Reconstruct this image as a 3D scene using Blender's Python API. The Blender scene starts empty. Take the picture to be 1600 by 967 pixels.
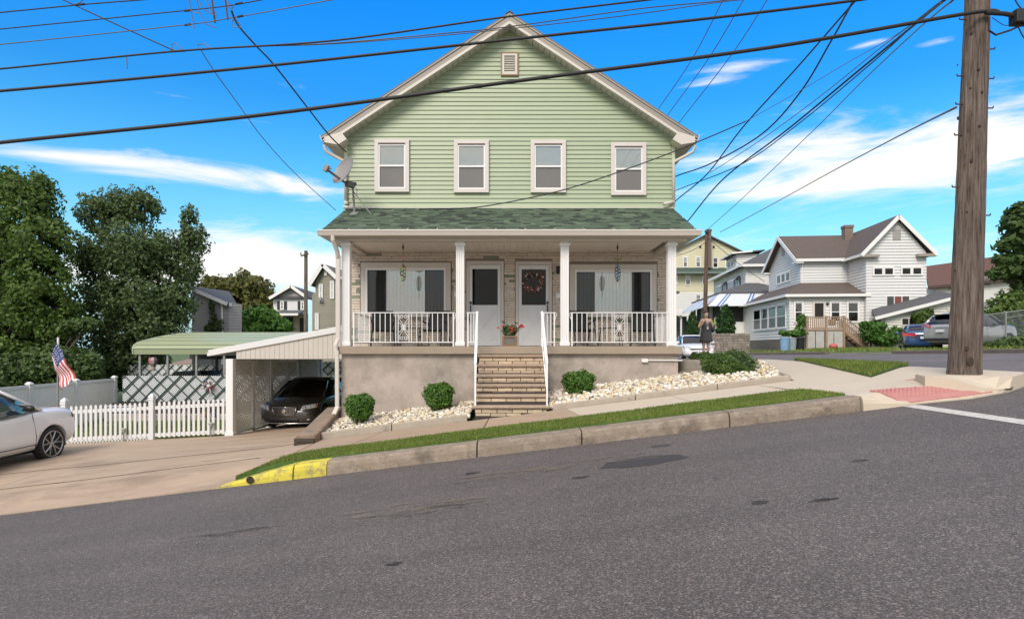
import bpy, bmesh, math, random
import numpy as np
from mathutils import Vector, Matrix, Euler

random.seed(7)
R = math.radians
SC = bpy.context.scene
COL = SC.collection

# ------------------------------------------------------------------ camera
cam_d = bpy.data.cameras.new("camera")
cam = bpy.data.objects.new("camera", cam_d)
COL.objects.link(cam)
cam.location = (0, 0, 0)
cam.rotation_euler = (R(90), 0, 0)
cam_d.sensor_width = 36
cam_d.lens = 972 / 1600 * 36
cam_d.shift_y = 57.5 / 1600
cam_d.clip_start = 0.1
cam_d.clip_end = 3000
SC.camera = cam

# ------------------------------------------------------------------ light
SUN_EL, SUN_AZ = 42, -158        # azimuth from +Y towards +X
SC.view_settings.view_transform = 'Standard'
SC.view_settings.look = 'None'
SC.view_settings.exposure = 0.5
SC.view_settings.gamma = 1

W = bpy.data.worlds.new("World")
SC.world = W
W.use_nodes = True
nt = W.node_tree
nt.nodes.clear()

def N(t, kind, **kw):
    n = t.nodes.new(kind)
    for k, v in kw.items():
        setattr(n, k, v)
    return n

def math_n(t, op, a, b=None, clamp=False):
    n = N(t, 'ShaderNodeMath', operation=op, use_clamp=clamp)
    for i, v in enumerate((a, b)):
        if v is None:
            continue
        if isinstance(v, (int, float)):
            n.inputs[i].default_value = v
        else:
            t.links.new(v, n.inputs[i])
    return n.outputs[0]

out = N(nt, 'ShaderNodeOutputWorld')
bg = N(nt, 'ShaderNodeBackground')
sky = N(nt, 'ShaderNodeTexSky', sky_type='NISHITA')
sky.sun_disc = False
sky.sun_elevation = R(SUN_EL)
sky.sun_rotation = R(SUN_AZ)
sky.air_density = 1.0
sky.dust_density = 0.4
sky.ozone_density = 2.5
hs = N(nt, 'ShaderNodeHueSaturation')
hs.inputs['Hue'].default_value = 0.475
hs.inputs['Saturation'].default_value = 1.45
hs.inputs['Value'].default_value = 1.15
nt.links.new(sky.outputs[0], hs.inputs['Color'])
tc = N(nt, 'ShaderNodeTexCoord')
sp = N(nt, 'ShaderNodeSeparateXYZ')
nt.links.new(tc.outputs['Generated'], sp.inputs[0])
X_, Y_, Z_ = sp.outputs
az = math_n(nt, 'ARCTAN2', X_, Y_)
hyp = math_n(nt, 'SQRT', math_n(nt, 'ADD', math_n(nt, 'MULTIPLY', X_, X_), math_n(nt, 'MULTIPLY', Y_, Y_)))
te = math_n(nt, 'DIVIDE', Z_, math_n(nt, 'ADD', hyp, 0.001))
el = math_n(nt, 'ARCTAN2', Z_, hyp)
# wispy noise, stretched sideways
cmb = N(nt, 'ShaderNodeCombineXYZ')
nt.links.new(math_n(nt, 'MULTIPLY', az, 3.0), cmb.inputs[0])
nt.links.new(math_n(nt, 'ADD', math_n(nt, 'MULTIPLY', el, 17.0), math_n(nt, 'MULTIPLY', az, -.25)), cmb.inputs[1])
nz = N(nt, 'ShaderNodeTexNoise')
nz.inputs['Scale'].default_value = 1.5
nz.inputs['Detail'].default_value = 7
nz.inputs['Roughness'].default_value = 0.62
nz.inputs['Distortion'].default_value = 0.55
nt.links.new(cmb.outputs[0], nz.inputs['Vector'])

def blob(a, e, wa, we, amp):
    u = math_n(nt, 'DIVIDE', math_n(nt, 'SUBTRACT', az, a), wa)
    v = math_n(nt, 'DIVIDE', math_n(nt, 'SUBTRACT', el, e), we)
    r2 = math_n(nt, 'ADD', math_n(nt, 'MULTIPLY', u, u), math_n(nt, 'MULTIPLY', v, v))
    return math_n(nt, 'MULTIPLY', math_n(nt, 'POWER', 2.71828, math_n(nt, 'MULTIPLY', r2, -1.0)), amp)

def pxdir(x, y):
    a = math.atan((x - 800) / 972)
    return a, math.atan((541 - y) / math.hypot(972, x - 800))

blobs = []
for (x, y, wx, wy, amp) in ((260, 262, 380, 20, .80), (420, 410, 260, 70, 1.0), (120, 420, 250, 40, .6), (1170, 235, 160, 50, .74),
                            (1430, 245, 300, 66, .70), (1250, 292, 260, 20, .66), (1560, 215, 130, 50, .60),
                            (1165, 104, 100, 12, .80), (1110, 130, 70, 8, .62), (1465, 66, 50, 8, .70), (1350, 70, 50, 8, .62),
                            (1250, 375, 260, 30, .45), (1500, 380, 200, 32, .45), (470, 300, 50, 16, .35), (300, 150, 300, 40, .12)):
    a, e = pxdir(x, y)
    blobs.append(blob(a, e, wx / 972 * math.cos(a) ** 2, wy / 972 * math.cos(a), amp))
acc = blobs[0]
for b in blobs[1:]:
    acc = math_n(nt, 'ADD', acc, b)
# broken cloud thickened out of view (overhead, sides, behind) to cut blue fill
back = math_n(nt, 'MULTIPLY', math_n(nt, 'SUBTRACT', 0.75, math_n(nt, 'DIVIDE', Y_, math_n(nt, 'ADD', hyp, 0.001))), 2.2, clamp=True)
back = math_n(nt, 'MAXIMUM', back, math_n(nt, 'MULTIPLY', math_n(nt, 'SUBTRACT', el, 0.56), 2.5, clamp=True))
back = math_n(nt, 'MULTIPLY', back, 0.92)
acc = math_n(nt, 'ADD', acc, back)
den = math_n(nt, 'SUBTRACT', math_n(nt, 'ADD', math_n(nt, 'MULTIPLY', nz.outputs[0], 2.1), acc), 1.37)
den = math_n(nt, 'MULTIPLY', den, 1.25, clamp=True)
mr = N(nt, 'ShaderNodeMapRange', interpolation_type='SMOOTHSTEP')
nt.links.new(den, mr.inputs[0])
mx = N(nt, 'ShaderNodeMix', data_type='RGBA')
nt.links.new(mr.outputs[0], mx.inputs[0])
cr = N(nt, 'ShaderNodeValToRGB')
_e = cr.color_ramp.elements
_e[0].position = .12; _e[0].color = (.95, .93, .92, 1)
_e[1].position = .62; _e[1].color = (.14, .58, 1.05, 1)
_x = _e.new(.38); _x.color = (.10, .54, .84, 1)
nt.links.new(te, cr.inputs[0])
mu = N(nt, 'ShaderNodeVectorMath', operation='MULTIPLY')
nt.links.new(hs.outputs[0], mu.inputs[0]); nt.links.new(cr.outputs[0], mu.inputs[1])
sc_ = N(nt, 'ShaderNodeVectorMath', operation='SCALE')
nt.links.new(mu.outputs[0], sc_.inputs[0])
nt.links.new(math_n(nt, 'ADD', math_n(nt, 'MULTIPLY', math_n(nt, 'DIVIDE', te, .45, clamp=True), .75), .9), sc_.inputs['Scale'])
hz = N(nt, 'ShaderNodeMix', data_type='RGBA')
nt.links.new(math_n(nt, 'MULTIPLY', math_n(nt, 'POWER', 2.71828, math_n(nt, 'MULTIPLY', math_n(nt, 'MAXIMUM', te, 0.0), -7.0)), .92), hz.inputs[0])
nt.links.new(sc_.outputs[0], hz.inputs[6]); hz.inputs[7].default_value = (2.9, 4.7, 5.5, 1)
nt.links.new(hz.outputs[2], mx.inputs[6])
mx.inputs[7].default_value = (6.9, 6.7, 6.35, 1)
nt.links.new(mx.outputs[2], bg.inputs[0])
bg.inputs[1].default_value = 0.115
nt.links.new(bg.outputs[0], out.inputs[0])

sd = bpy.data.lights.new("sun", 'SUN')
sd.energy = 2.3
sd.angle = R(24)
sd.color = (1.0, 0.915, 0.81)
sun = bpy.data.objects.new("sun", sd)
COL.objects.link(sun)
_d = Vector((math.sin(R(SUN_AZ)) * math.cos(R(SUN_EL)), math.cos(R(SUN_AZ)) * math.cos(R(SUN_EL)), math.sin(R(SUN_EL))))
sun.rotation_euler = _d.to_track_quat('Z', 'Y').to_euler()

# ------------------------------------------------------------------ materials
MATS = {}
def mat(name, col, rough=.6, metal=0., spec=.5, var=.12, vscale=3., bump=0., bscale=40., rnd=0., ramp=None,
        coat=0., trans=0., stain=None, pos=True, stretch=None, sss=0.):
    """col is the surface colour; var mottles it; rnd varies it per piece; ramp = per piece palette"""
    if name in MATS:
        return MATS[name]
    m = bpy.data.materials.new(name)
    m.use_nodes = True
    t = m.node_tree
    b = t.nodes['Principled BSDF']
    b.inputs['Roughness'].default_value = rough
    b.inputs['Metallic'].default_value = metal
    b.inputs['Specular IOR Level'].default_value = spec
    b.inputs['Coat Weight'].default_value = coat
    b.inputs['Coat Roughness'].default_value = .05
    b.inputs['Transmission Weight'].default_value = trans
    L = t.links.new
    g = N(t, 'ShaderNodeNewGeometry')
    vec = g.outputs['Position']
    if not pos:
        vec = N(t, 'ShaderNodeTexCoord').outputs['Object']
    if stretch:
        mp = N(t, 'ShaderNodeMapping')
        mp.inputs['Scale'].default_value = stretch
        L(vec, mp.inputs[0])
        vec = mp.outputs[0]
    base = N(t, 'ShaderNodeRGB')
    base.outputs[0].default_value = (*col, 1)
    c = base.outputs[0]
    if rnd or ramp:
        oi = N(t, 'ShaderNodeObjectInfo')
        fr = math_n(t, 'FRACT', math_n(t, 'ADD', math_n(t, 'MULTIPLY', oi.outputs['Random'], 7.31), g.outputs['Random Per Island']))
        if ramp:
            cr = N(t, 'ShaderNodeValToRGB')
            cr.color_ramp.interpolation = 'CONSTANT'
            while len(cr.color_ramp.elements) < len(ramp):
                cr.color_ramp.elements.new(.5)
            for i, (p, cc) in enumerate(ramp):
                cr.color_ramp.elements[i].position = p
                cr.color_ramp.elements[i].color = (*cc, 1)
            L(fr, cr.inputs[0])
            c = cr.outputs[0]
        if rnd:
            v = math_n(t, 'ADD', math_n(t, 'MULTIPLY', math_n(t, 'FRACT', math_n(t, 'MULTIPLY', fr, 13.7)), 2 * rnd), 1 - rnd)
            mm = N(t, 'ShaderNodeVectorMath', operation='SCALE')
            L(c, mm.inputs[0]); L(v, mm.inputs['Scale'])
            c = mm.outputs[0]
    if var:
        n1 = N(t, 'ShaderNodeTexNoise')
        n1.inputs['Scale'].default_value = vscale
        n1.inputs['Detail'].default_value = 6
        n1.inputs['Roughness'].default_value = .65
        L(vec, n1.inputs['Vector'])
        v = math_n(t, 'ADD', math_n(t, 'MULTIPLY', math_n(t, 'SUBTRACT', n1.outputs[0], .5), 4 * var), 1)
        mm = N(t, 'ShaderNodeVectorMath', operation='SCALE')
        L(c, mm.inputs[0]); L(v, mm.inputs['Scale'])
        c = mm.outputs[0]
    if stain:
        for (scol, ssc, lo, hi, amt) in stain:
            n2 = N(t, 'ShaderNodeTexNoise')
            n2.inputs['Scale'].default_value = ssc
            n2.inputs['Detail'].default_value = 8
            n2.inputs['Roughness'].default_value = .7
            L(vec, n2.inputs['Vector'])
            r2 = N(t, 'ShaderNodeMapRange')
            r2.inputs[1].default_value = lo; r2.inputs[2].default_value = hi; r2.inputs[4].default_value = amt
            L(n2.outputs[0], r2.inputs[0])
            m2 = N(t, 'ShaderNodeMix', data_type='RGBA')
            L(r2.outputs[0], m2.inputs[0]); L(c, m2.inputs[6])
            m2.inputs[7].default_value = (*scol, 1)
            c = m2.outputs[2]
    L(c, b.inputs['Base Color'])
    if bump:
        n3 = N(t, 'ShaderNodeTexNoise')
        n3.inputs['Scale'].default_value = bscale
        n3.inputs['Detail'].default_value = 5
        L(vec, n3.inputs['Vector'])
        bp = N(t, 'ShaderNodeBump')
        bp.inputs['Strength'].default_value = bump
        bp.inputs['Distance'].default_value = .02
        L(n3.outputs[0], bp.inputs['Height'])
        L(bp.outputs[0], b.inputs['Normal'])
    MATS[name] = m
    return m

def glass(name, tint, gloss=.12, rough=.01):
    if name in MATS: return MATS[name]
    m = bpy.data.materials.new(name); m.use_nodes = True
    t = m.node_tree; t.nodes.clear()
    o = N(t, 'ShaderNodeOutputMaterial')
    tr = N(t, 'ShaderNodeBsdfTransparent'); tr.inputs[0].default_value = (*tint, 1)
    gl = N(t, 'ShaderNodeBsdfGlossy'); gl.inputs['Roughness'].default_value = rough
    lw = N(t, 'ShaderNodeLayerWeight'); lw.inputs[0].default_value = .25
    f = math_n(t, 'ADD', math_n(t, 'MULTIPLY', lw.outputs['Fresnel'], .9), gloss, clamp=True)
    mxs = N(t, 'ShaderNodeMixShader')
    t.links.new(f, mxs.inputs[0]); t.links.new(tr.outputs[0], mxs.inputs[1]); t.links.new(gl.outputs[0], mxs.inputs[2])
    t.links.new(mxs.outputs[0], o.inputs[0])
    MATS[name] = m
    return m

def leafmat(name, c1, c2, rnd=.35, trans=.3):
    if name in MATS: return MATS[name]
    m = bpy.data.materials.new(name); m.use_nodes = True
    t = m.node_tree; b = t.nodes['Principled BSDF']
    L = t.links.new
    g = N(t, 'ShaderNodeNewGeometry')
    n1 = N(t, 'ShaderNodeTexNoise'); n1.inputs['Scale'].default_value = .9; n1.inputs['Detail'].default_value = 3
    L(g.outputs['Position'], n1.inputs['Vector'])
    f = math_n(t, 'ADD', math_n(t, 'MULTIPLY', g.outputs['Random Per Island'], .6), math_n(t, 'MULTIPLY', math_n(t, 'SUBTRACT', n1.outputs[0], .3), .9), clamp=True)
    m2 = N(t, 'ShaderNodeMix', data_type='RGBA')
    L(f, m2.inputs[0]); m2.inputs[6].default_value = (*c1, 1); m2.inputs[7].default_value = (*c2, 1)
    L(m2.outputs[2], b.inputs['Base Color'])
    b.inputs['Roughness'].default_value = .55
    b.inputs['Specular IOR Level'].default_value = .35
    tl = N(t, 'ShaderNodeBsdfTranslucent')
    L(m2.outputs[2], tl.inputs[0])
    ms = N(t, 'ShaderNodeMixShader'); ms.inputs[0].default_value = trans
    o = t.nodes['Material Output']
    L(b.outputs[0], ms.inputs[1]); L(tl.outputs[0], ms.inputs[2]); L(ms.outputs[0], o.inputs[0])
    MATS[name] = m
    return m

# ------------------------------------------------------------------ mesh builder
class MB:
    def __init__(s, M=None):
        s.v = []; s.f = []; s.mi = []; s.M = M; s.cur = 0
    def add(s, vs, fs):
        o = len(s.v)
        if s.M is not None:
            s.v += [tuple(s.M @ Vector(p)) for p in vs]
        else:
            s.v += [tuple(p) for p in vs]
        for f in fs:
            s.f.append(tuple(i + o for i in f)); s.mi.append(s.cur)
        return s
    def box(s, x0, x1, y0, y1, z0, z1):
        return s.add([(x0, y0, z0), (x1, y0, z0), (x1, y1, z0), (x0, y1, z0), (x0, y0, z1), (x1, y0, z1), (x1, y1, z1), (x0, y1, z1)],
              [(0, 3, 2, 1), (4, 5, 6, 7), (0, 1, 5, 4), (1, 2, 6, 5), (2, 3, 7, 6), (3, 0, 4, 7)])
    def hexa(s, b, t):
        return s.add(list(b) + list(t), [(0, 3, 2, 1), (4, 5, 6, 7), (0, 1, 5, 4), (1, 2, 6, 5), (2, 3, 7, 6), (3, 0, 4, 7)])
    def prism(s, pts, off):
        """pts 3D ring, off extrusion vector"""
        n = len(pts); o = Vector(off)
        vs = [Vector(p) for p in pts] + [Vector(p) + o for p in pts]
        fs = [tuple(range(n))[::-1], tuple(range(n, 2 * n))] + [(i, (i + 1) % n, n + (i + 1) % n, n + i) for i in range(n)]
        return s.add(vs, fs)
    def bar(s, a, b, w, h, up=(0, 0, 1)):
        a = Vector(a); b = Vector(b); d = (b - a).normalized(); u = Vector(up)
        sd = d.cross(u)
        if sd.length < 1e-4: sd = d.cross(Vector((0, 1, 0)))
        sd.normalize(); u = sd.cross(d).normalized()
        sd *= w / 2; u *= h / 2
        return s.hexa([a - sd - u, a + sd - u, a + sd + u, a - sd + u], [b - sd - u, b + sd - u, b + sd + u, b - sd + u])
    def tube(s, pts, r, n=8, cap=True):
        pts = [Vector(p) for p in pts]; k = len(pts)
        rr = r if isinstance(r, (list, tuple)) else [r] * k
        vs = []; ref = None
        for i, p in enumerate(pts):
            d = (pts[min(i + 1, k - 1)] - pts[max(i - 1, 0)]).normalized()
            if ref is None:
                ref = d.orthogonal().normalized()
            ref = (ref - d * ref.dot(d)).normalized()
            b = d.cross(ref)
            for j in range(n):
                a = 2 * math.pi * j / n
                vs.append(p + (ref * math.cos(a) + b * math.sin(a)) * rr[i])
        fs = [(i * n + j, i * n + (j + 1) % n, (i + 1) * n + (j + 1) % n, (i + 1) * n + j) for i in range(k - 1) for j in range(n)]
        if cap: fs += [tuple(range(n))[::-1], tuple((k - 1) * n + j for j in range(n))]
        return s.add(vs, fs)
    def lathe(s, prof, c=(0, 0, 0), n=16, axis='z'):
        vs = []
        for (r, z) in prof:
            for j in range(n):
                a = 2 * math.pi * j / n
                p = (r * math.cos(a), r * math.sin(a), z)
                if axis == 'y': p = (p[0], p[2], p[1])
                if axis == 'x': p = (p[2], p[0], p[1])
                vs.append((p[0] + c[0], p[1] + c[1], p[2] + c[2]))
        k = len(prof)
        fs = [(i * n + j, i * n + (j + 1) % n, (i + 1) * n + (j + 1) % n, (i + 1) * n + j) for i in range(k - 1) for j in range(n)]
        fs += [tuple(range(n))[::-1], tuple((k - 1) * n + j for j in range(n))]
        return s.add(vs, fs)
    def loft(s, rings, cap=True):
        n = len(rings[0]); k = len(rings)
        vs = [p for r_ in rings for p in r_]
        fs = [(i * n + j, i * n + (j + 1) % n, (i + 1) * n + (j + 1) % n, (i + 1) * n + j) for i in range(k - 1) for j in range(n)]
        if cap: fs += [tuple(range(n))[::-1], tuple((k - 1) * n + j for j in range(n))]
        return s.add(vs, fs)
    def ell(s, c, r, n=10, m=7):
        vs = []; 
        prof = [(math.sin(math.pi * i / m), -math.cos(math.pi * i / m)) for i in range(m + 1)]
        for (q, z) in prof:
            q = max(q, .02)
            for j in range(n):
                a = 2 * math.pi * j / n
                vs.append((c[0] + r[0] * q * math.cos(a), c[1] + r[1] * q * math.sin(a), c[2] + r[2] * z))
        fs = [(i * n + j, i * n + (j + 1) % n, (i + 1) * n + (j + 1) % n, (i + 1) * n + j) for i in range(m) for j in range(n)]
        fs += [tuple(range(n))[::-1], tuple(m * n + j for j in range(n))]
        return s.add(vs, fs)
    def build(s, name, m, parent=None, smooth=False, bevel=0, subsurf=0, local=False, stuff=False):
        me = bpy.data.meshes.new(name)
        off = Vector((0, 0, 0)) if (local or parent is None) else wloc(parent)
        me.from_pydata([(p[0] - off.x, p[1] - off.y, p[2] - off.z) for p in s.v], [], s.f)
        ms = m if isinstance(m, (list, tuple)) else [m]
        for q in ms: me.materials.append(q)
        if len(ms) > 1: me.polygons.foreach_set('material_index', s.mi)
        bm = bmesh.new(); bm.from_mesh(me); bmesh.ops.recalc_face_normals(bm, faces=bm.faces); bm.to_mesh(me); bm.free()
        if smooth: me.polygons.foreach_set('use_smooth', [True] * len(me.polygons))
        me.update()
        o = bpy.data.objects.new(name, me)
        COL.objects.link(o)
        if parent is not None: o.parent = parent
        if bevel:
            b = o.modifiers.new('bevel', 'BEVEL'); b.width = bevel; b.segments = 2; b.limit_method = 'ANGLE'
        if subsurf:
            b = o.modifiers.new('sub', 'SUBSURF'); b.levels = subsurf; b.render_levels = subsurf
        if stuff: o['kind'] = 'stuff'
        return o

def wloc(o):
    v = Vector((0, 0, 0))
    while o is not None:
        v += o.location; o = o.parent
    return v

def tag(o, label, cat, group=None):
    o['label'] = label; o['category'] = cat
    if group: o['group'] = group
    return o

def thing(name, loc, label, cat, group=None, rz=0):
    o = bpy.data.objects.new(name, None)
    o.empty_display_size = .2
    COL.objects.link(o); o.location = loc; o.rotation_euler = (0, 0, rz)
    return tag(o, label, cat, group)

def struct(o, label=None):
    o['kind'] = 'structure'
    if label: o['label'] = label
    return o

def kids(o): return [c for c in list(COL.objects) if c.parent == o]
def copy_tree(o, parent=None, cache=None):
    if cache is None:
        cache = {}
        for c in list(COL.objects):
            if c.parent: cache.setdefault(c.parent.name, []).append(c)
    c = o.copy(); COL.objects.link(c); c.parent = parent
    for ch in cache.get(o.name, []): copy_tree(ch, c, cache)
    return c

def inst(name, mesh, loc, scale, parent, off):
    o = bpy.data.objects.new(name, mesh)
    COL.objects.link(o); o.parent = parent
    o.location = (loc[0] - off.x, loc[1] - off.y, loc[2] - off.z); o.scale = scale
    return o

def P(px, py, Y): return Vector(((px - 800) / 972 * Y, Y, (541 - py) / 972 * Y))
def fr(ox, oy, deg, z=0): return Matrix.Translation((ox, oy, z)) @ Matrix.Rotation(R(deg), 4, 'Z')

def npmesh(name, V, F, m, parent=None, smooth=False, stuff=True, sub=None):
    """V (n,3) F (m,k)"""
    me = bpy.data.meshes.new(name)
    V = np.asarray(V, dtype=np.float32); F = np.asarray(F, dtype=np.int32)
    if parent is not None:
        w = wloc(parent); V = V - np.array([w.x, w.y, w.z], dtype=np.float32)
    k = F.shape[1]
    me.vertices.add(len(V)); me.vertices.foreach_set('co', V.ravel())
    me.loops.add(F.size); me.loops.foreach_set('vertex_index', F.ravel())
    me.polygons.add(len(F)); me.polygons.foreach_set('loop_start', np.arange(0, F.size, k, dtype=np.int32))
    me.polygons.foreach_set('loop_total', np.full(len(F), k, dtype=np.int32))
    me.materials.append(m)
    me.update(calc_edges=True); me.validate()
    if smooth: me.polygons.foreach_set('use_smooth', [True] * len(me.polygons))
    o = bpy.data.objects.new(name, me); COL.objects.link(o)
    if parent is not None: o.parent = parent
    if stuff: o['kind'] = 'stuff'
    return o

# ------------------------------------------------------------------ ground heights
def ss(t): t = min(1, max(0, t)); return t * t * (3 - 2 * t)
def Ax(X): return -1.55 + .125 * X if X < 8 else -.55 + .04 * (min(X, 40) - 8)
def roadz(X, Y): return Ax(X) - .0165 * (min(max(Y, 19), 70) - 19) * ss((X - 5) / 3)
def midz(X, Y): return -1.35 + .125 * min(max(X, -30), 7.6) - .0165 * (min(max(Y, 19), 70) - 19)
def leftz(X, Y):
    s = .125 - .075 * ss((Y - 10) / 6)
    X = max(X, -30)
    z = -2.1 - .05 * (min(max(Y, 12), 22) - 12) + s * (X + 6)
    return z + (-3.0 - z) * ss((Y - 23) / 4)
def gz(X, Y):
    if X > 16.6:
        r = roadz(16.6, Y) + .14
        return r + (-.20 - r) * ss((X - 17.6) / 5) * ss((Y - 22) / 12)
    if Y < 9: return roadz(X, Y)
    if X > 8.1: return roadz(X, Y)
    w = ss((X + 4.7) / .9)
    return leftz(X, Y) * (1 - w) + midz(X, Y) * w

def sheet(name, outline, zf, m, step=.5, skirt=0, parent=None, stuff=False, off=0.):
    bm = bmesh.new()
    f = bm.faces.new([bm.verts.new((p[0], p[1], 0)) for p in outline])
    xs = [p[0] for p in outline]; ys = [p[1] for p in outline]
    for ax, lo, hi in ((0, min(xs), max(xs)), (1, min(ys), max(ys))):
        k = math.ceil(lo / step + .001) * step
        while k < hi:
            co = (k, 0, 0) if ax == 0 else (0, k, 0); no = (1, 0, 0) if ax == 0 else (0, 1, 0)
            bmesh.ops.bisect_plane(bm, geom=bm.verts[:] + bm.edges[:] + bm.faces[:], plane_co=co, plane_no=no)
            k += step
    bmesh.ops.recalc_face_normals(bm, faces=bm.faces)
    if bm.faces[:] and bm.faces[:][0].normal.z < 0: bmesh.ops.reverse_faces(bm, faces=bm.faces[:])
    w = wloc(parent) if parent is not None else Vector((0, 0, 0))
    if skirt:
        be = [e for e in bm.edges if e.is_boundary]
        r_ = bmesh.ops.extrude_edge_only(bm, edges=be)
        low = {v for v in r_['geom'] if isinstance(v, bmesh.types.BMVert)}
    else: low = set()
    for v in bm.verts:
        v.co.z = zf(v.co.x, v.co.y) + off - (skirt if v in low else 0)
        v.co -= w
    me = bpy.data.meshes.new(name); bm.to_mesh(me); bm.free(); me.materials.append(m)
    o = bpy.data.objects.new(name, me); COL.objects.link(o)
    if parent is not None: o.parent = parent
    if stuff: o['kind'] = 'stuff'
    return o
# ------------------------------------------------------------------ palette
def asphalt(name, base, speck=1.):
    m = bpy.data.materials.new(name); m.use_nodes = True
    t = m.node_tree; b = t.nodes['Principled BSDF']; L = t.links.new
    pos = N(t, 'ShaderNodeNewGeometry').outputs['Position']
    vo = N(t, 'ShaderNodeTexVoronoi'); vo.inputs['Scale'].default_value = 130
    L(pos, vo.inputs['Vector'])
    sp_ = N(t, 'ShaderNodeSeparateColor'); L(vo.outputs['Color'], sp_.inputs[0])
    p = math_n(t, 'POWER', sp_.outputs[0], 3.2)
    vo2 = N(t, 'ShaderNodeTexVoronoi'); vo2.inputs['Scale'].default_value = 82
    L(pos, vo2.inputs['Vector'])
    s2 = N(t, 'ShaderNodeSeparateColor'); L(vo2.outputs['Color'], s2.inputs[0])
    q = math_n(t, 'POWER', s2.outputs[1], 7)
    n1 = N(t, 'ShaderNodeTexNoise'); n1.inputs['Scale'].default_value = .55; n1.inputs['Detail'].default_value = 7; n1.inputs['Roughness'].default_value = .6
    L(pos, n1.inputs['Vector'])
    v = math_n(t, 'ADD', math_n(t, 'ADD', math_n(t, 'MULTIPLY', p, 1.4 * speck), math_n(t, 'MULTIPLY', q, 1.5 * speck)),
               math_n(t, 'ADD', math_n(t, 'MULTIPLY', n1.outputs[0], .75), .32))
    # long soft wheel streaks along the street
    mp = N(t, 'ShaderNodeMapping'); mp.inputs['Scale'].default_value = (.12, 1.6, 1); L(pos, mp.inputs[0])
    n4 = N(t, 'ShaderNodeTexNoise'); n4.inputs['Scale'].default_value = 1.; n4.inputs['Detail'].default_value = 4; L(mp.outputs[0], n4.inputs['Vector'])
    v = math_n(t, 'MULTIPLY', v, math_n(t, 'ADD', math_n(t, 'MULTIPLY', n4.outputs[0], .5), .75))
    sc = N(t, 'ShaderNodeVectorMath', operation='SCALE'); sc.inputs[0].default_value = base; L(v, sc.inputs['Scale'])
    c = sc.outputs[0]
    # dusty tan film and dark oil spots
    n2 = N(t, 'ShaderNodeTexNoise'); n2.inputs['Scale'].default_value = .9; n2.inputs['Detail'].default_value = 9; n2.inputs['Roughness'].default_value = .7
    mp2 = N(t, 'ShaderNodeMapping'); mp2.inputs['Scale'].default_value = (.35, 1., 1); mp2.inputs['Location'].default_value = (4.2, 1.3, 0); L(pos, mp2.inputs[0]); L(mp2.outputs[0], n2.inputs['Vector'])
    r1 = N(t, 'ShaderNodeMapRange'); r1.inputs[1].default_value = .60; r1.inputs[2].default_value = .80; r1.inputs[4].default_value = .35
    L(n2.outputs[0], r1.inputs[0])
    mm = N(t, 'ShaderNodeMix', data_type='RGBA'); L(r1.outputs[0], mm.inputs[0]); L(c, mm.inputs[6]); mm.inputs[7].default_value = (.15, .125, .10, 1)
    r3 = N(t, 'ShaderNodeMapRange'); r3.inputs[1].default_value = .72; r3.inputs[2].default_value = .76; r3.inputs[4].default_value = .5
    n5 = N(t, 'ShaderNodeTexNoise'); n5.inputs['Scale'].default_value = 2.1; n5.inputs['Detail'].default_value = 3
    mp3 = N(t, 'ShaderNodeMapping'); mp3.inputs['Scale'].default_value = (.5, 1.6, 1); L(pos, mp3.inputs[0]); L(mp3.outputs[0], n5.inputs['Vector'])
    L(n5.outputs[0], r3.inputs[0])
    m3 = N(t, 'ShaderNodeMix', data_type='RGBA'); L(r3.outputs[0], m3.inputs[0]); L(mm.outputs[2], m3.inputs[6]); m3.inputs[7].default_value = (.03, .028, .028, 1)
    L(m3.outputs[2], b.inputs['Base Color'])
    b.inputs['Roughness'].default_value = .82
    bp = N(t, 'ShaderNodeBump'); bp.inputs['Strength'].default_value = .55; bp.inputs['Distance'].default_value = .006
    L(vo.outputs['Distance'], bp.inputs['Height']); L(bp.outputs[0], b.inputs['Normal'])
    MATS[name] = m
    return m

M_asph = asphalt('asphalt', (.086, .0715, .065))
M_asph2 = asphalt('asphalt_pale', (.135, .114, .108), .6)
M_patch = mat('asphalt_patch', (.055, .05, .052), .85, var=.2, vscale=6, bump=.3, bscale=120)
M_drive = mat('drive_concrete', (.385, .285, .20), .85, var=.12, vscale=1.1, bump=.25, bscale=90,
              stain=[((.20, .145, .10), .9, .50, .66, .65), ((.50, .40, .29), 1.6, .54, .68, .5)], stretch=(.6, 1.6, 1))
M_walkb = mat('walk_tan', (.36, .26, .18), .85, var=.08, vscale=1.6, bump=.25, bscale=110, rnd=.05, stain=[((.20, .15, .11), 1.3, .55, .75, .4)])
M_walkl = mat('walk_pale', (.51, .43, .33), .85, var=.05, vscale=1.2, bump=.2, bscale=110, rnd=.03, stain=[((.36, .29, .22), 1.1, .55, .8, .4)])
M_curb = mat('kerb_old', (.255, .20, .15), .9, var=.22, vscale=7, bump=.8, bscale=45, rnd=.08,
             stain=[((.33, .29, .24), 7, .52, .66, .55), ((.10, .08, .06), 2.6, .52, .64, .65), ((.08, .065, .05), 16, .60, .68, .7)])
M_curby = mat('kerb_yellow', (.56, .47, .05), .75, var=.1, vscale=6, bump=.5, bscale=45, stain=[((.24, .20, .10), 5, .50, .60, .8)])
M_bedk = mat('bed_kerb', (.36, .31, .25), .9, var=.12, vscale=5, bump=.4, bscale=60, stain=[((.17, .14, .11), 4, .55, .7, .6)])
M_dark = mat('soil', (.05, .035, .025), .95, var=.2)
M_grass = mat('lawn', (.055, .12, .022), .9, var=.25, vscale=9, bump=.6, bscale=120, stain=[((.12, .14, .04), 3, .52, .7, .5)])
M_blade = leafmat('grass_blades', (.095, .145, .022), (.24, .29, .06), trans=.25)
M_yard = mat('yard_grass', (.075, .11, .028), .95, var=.25, vscale=2.2, bump=.6, bscale=40, stain=[((.13, .15, .05), 1.2, .52, .75, .5)])
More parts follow.
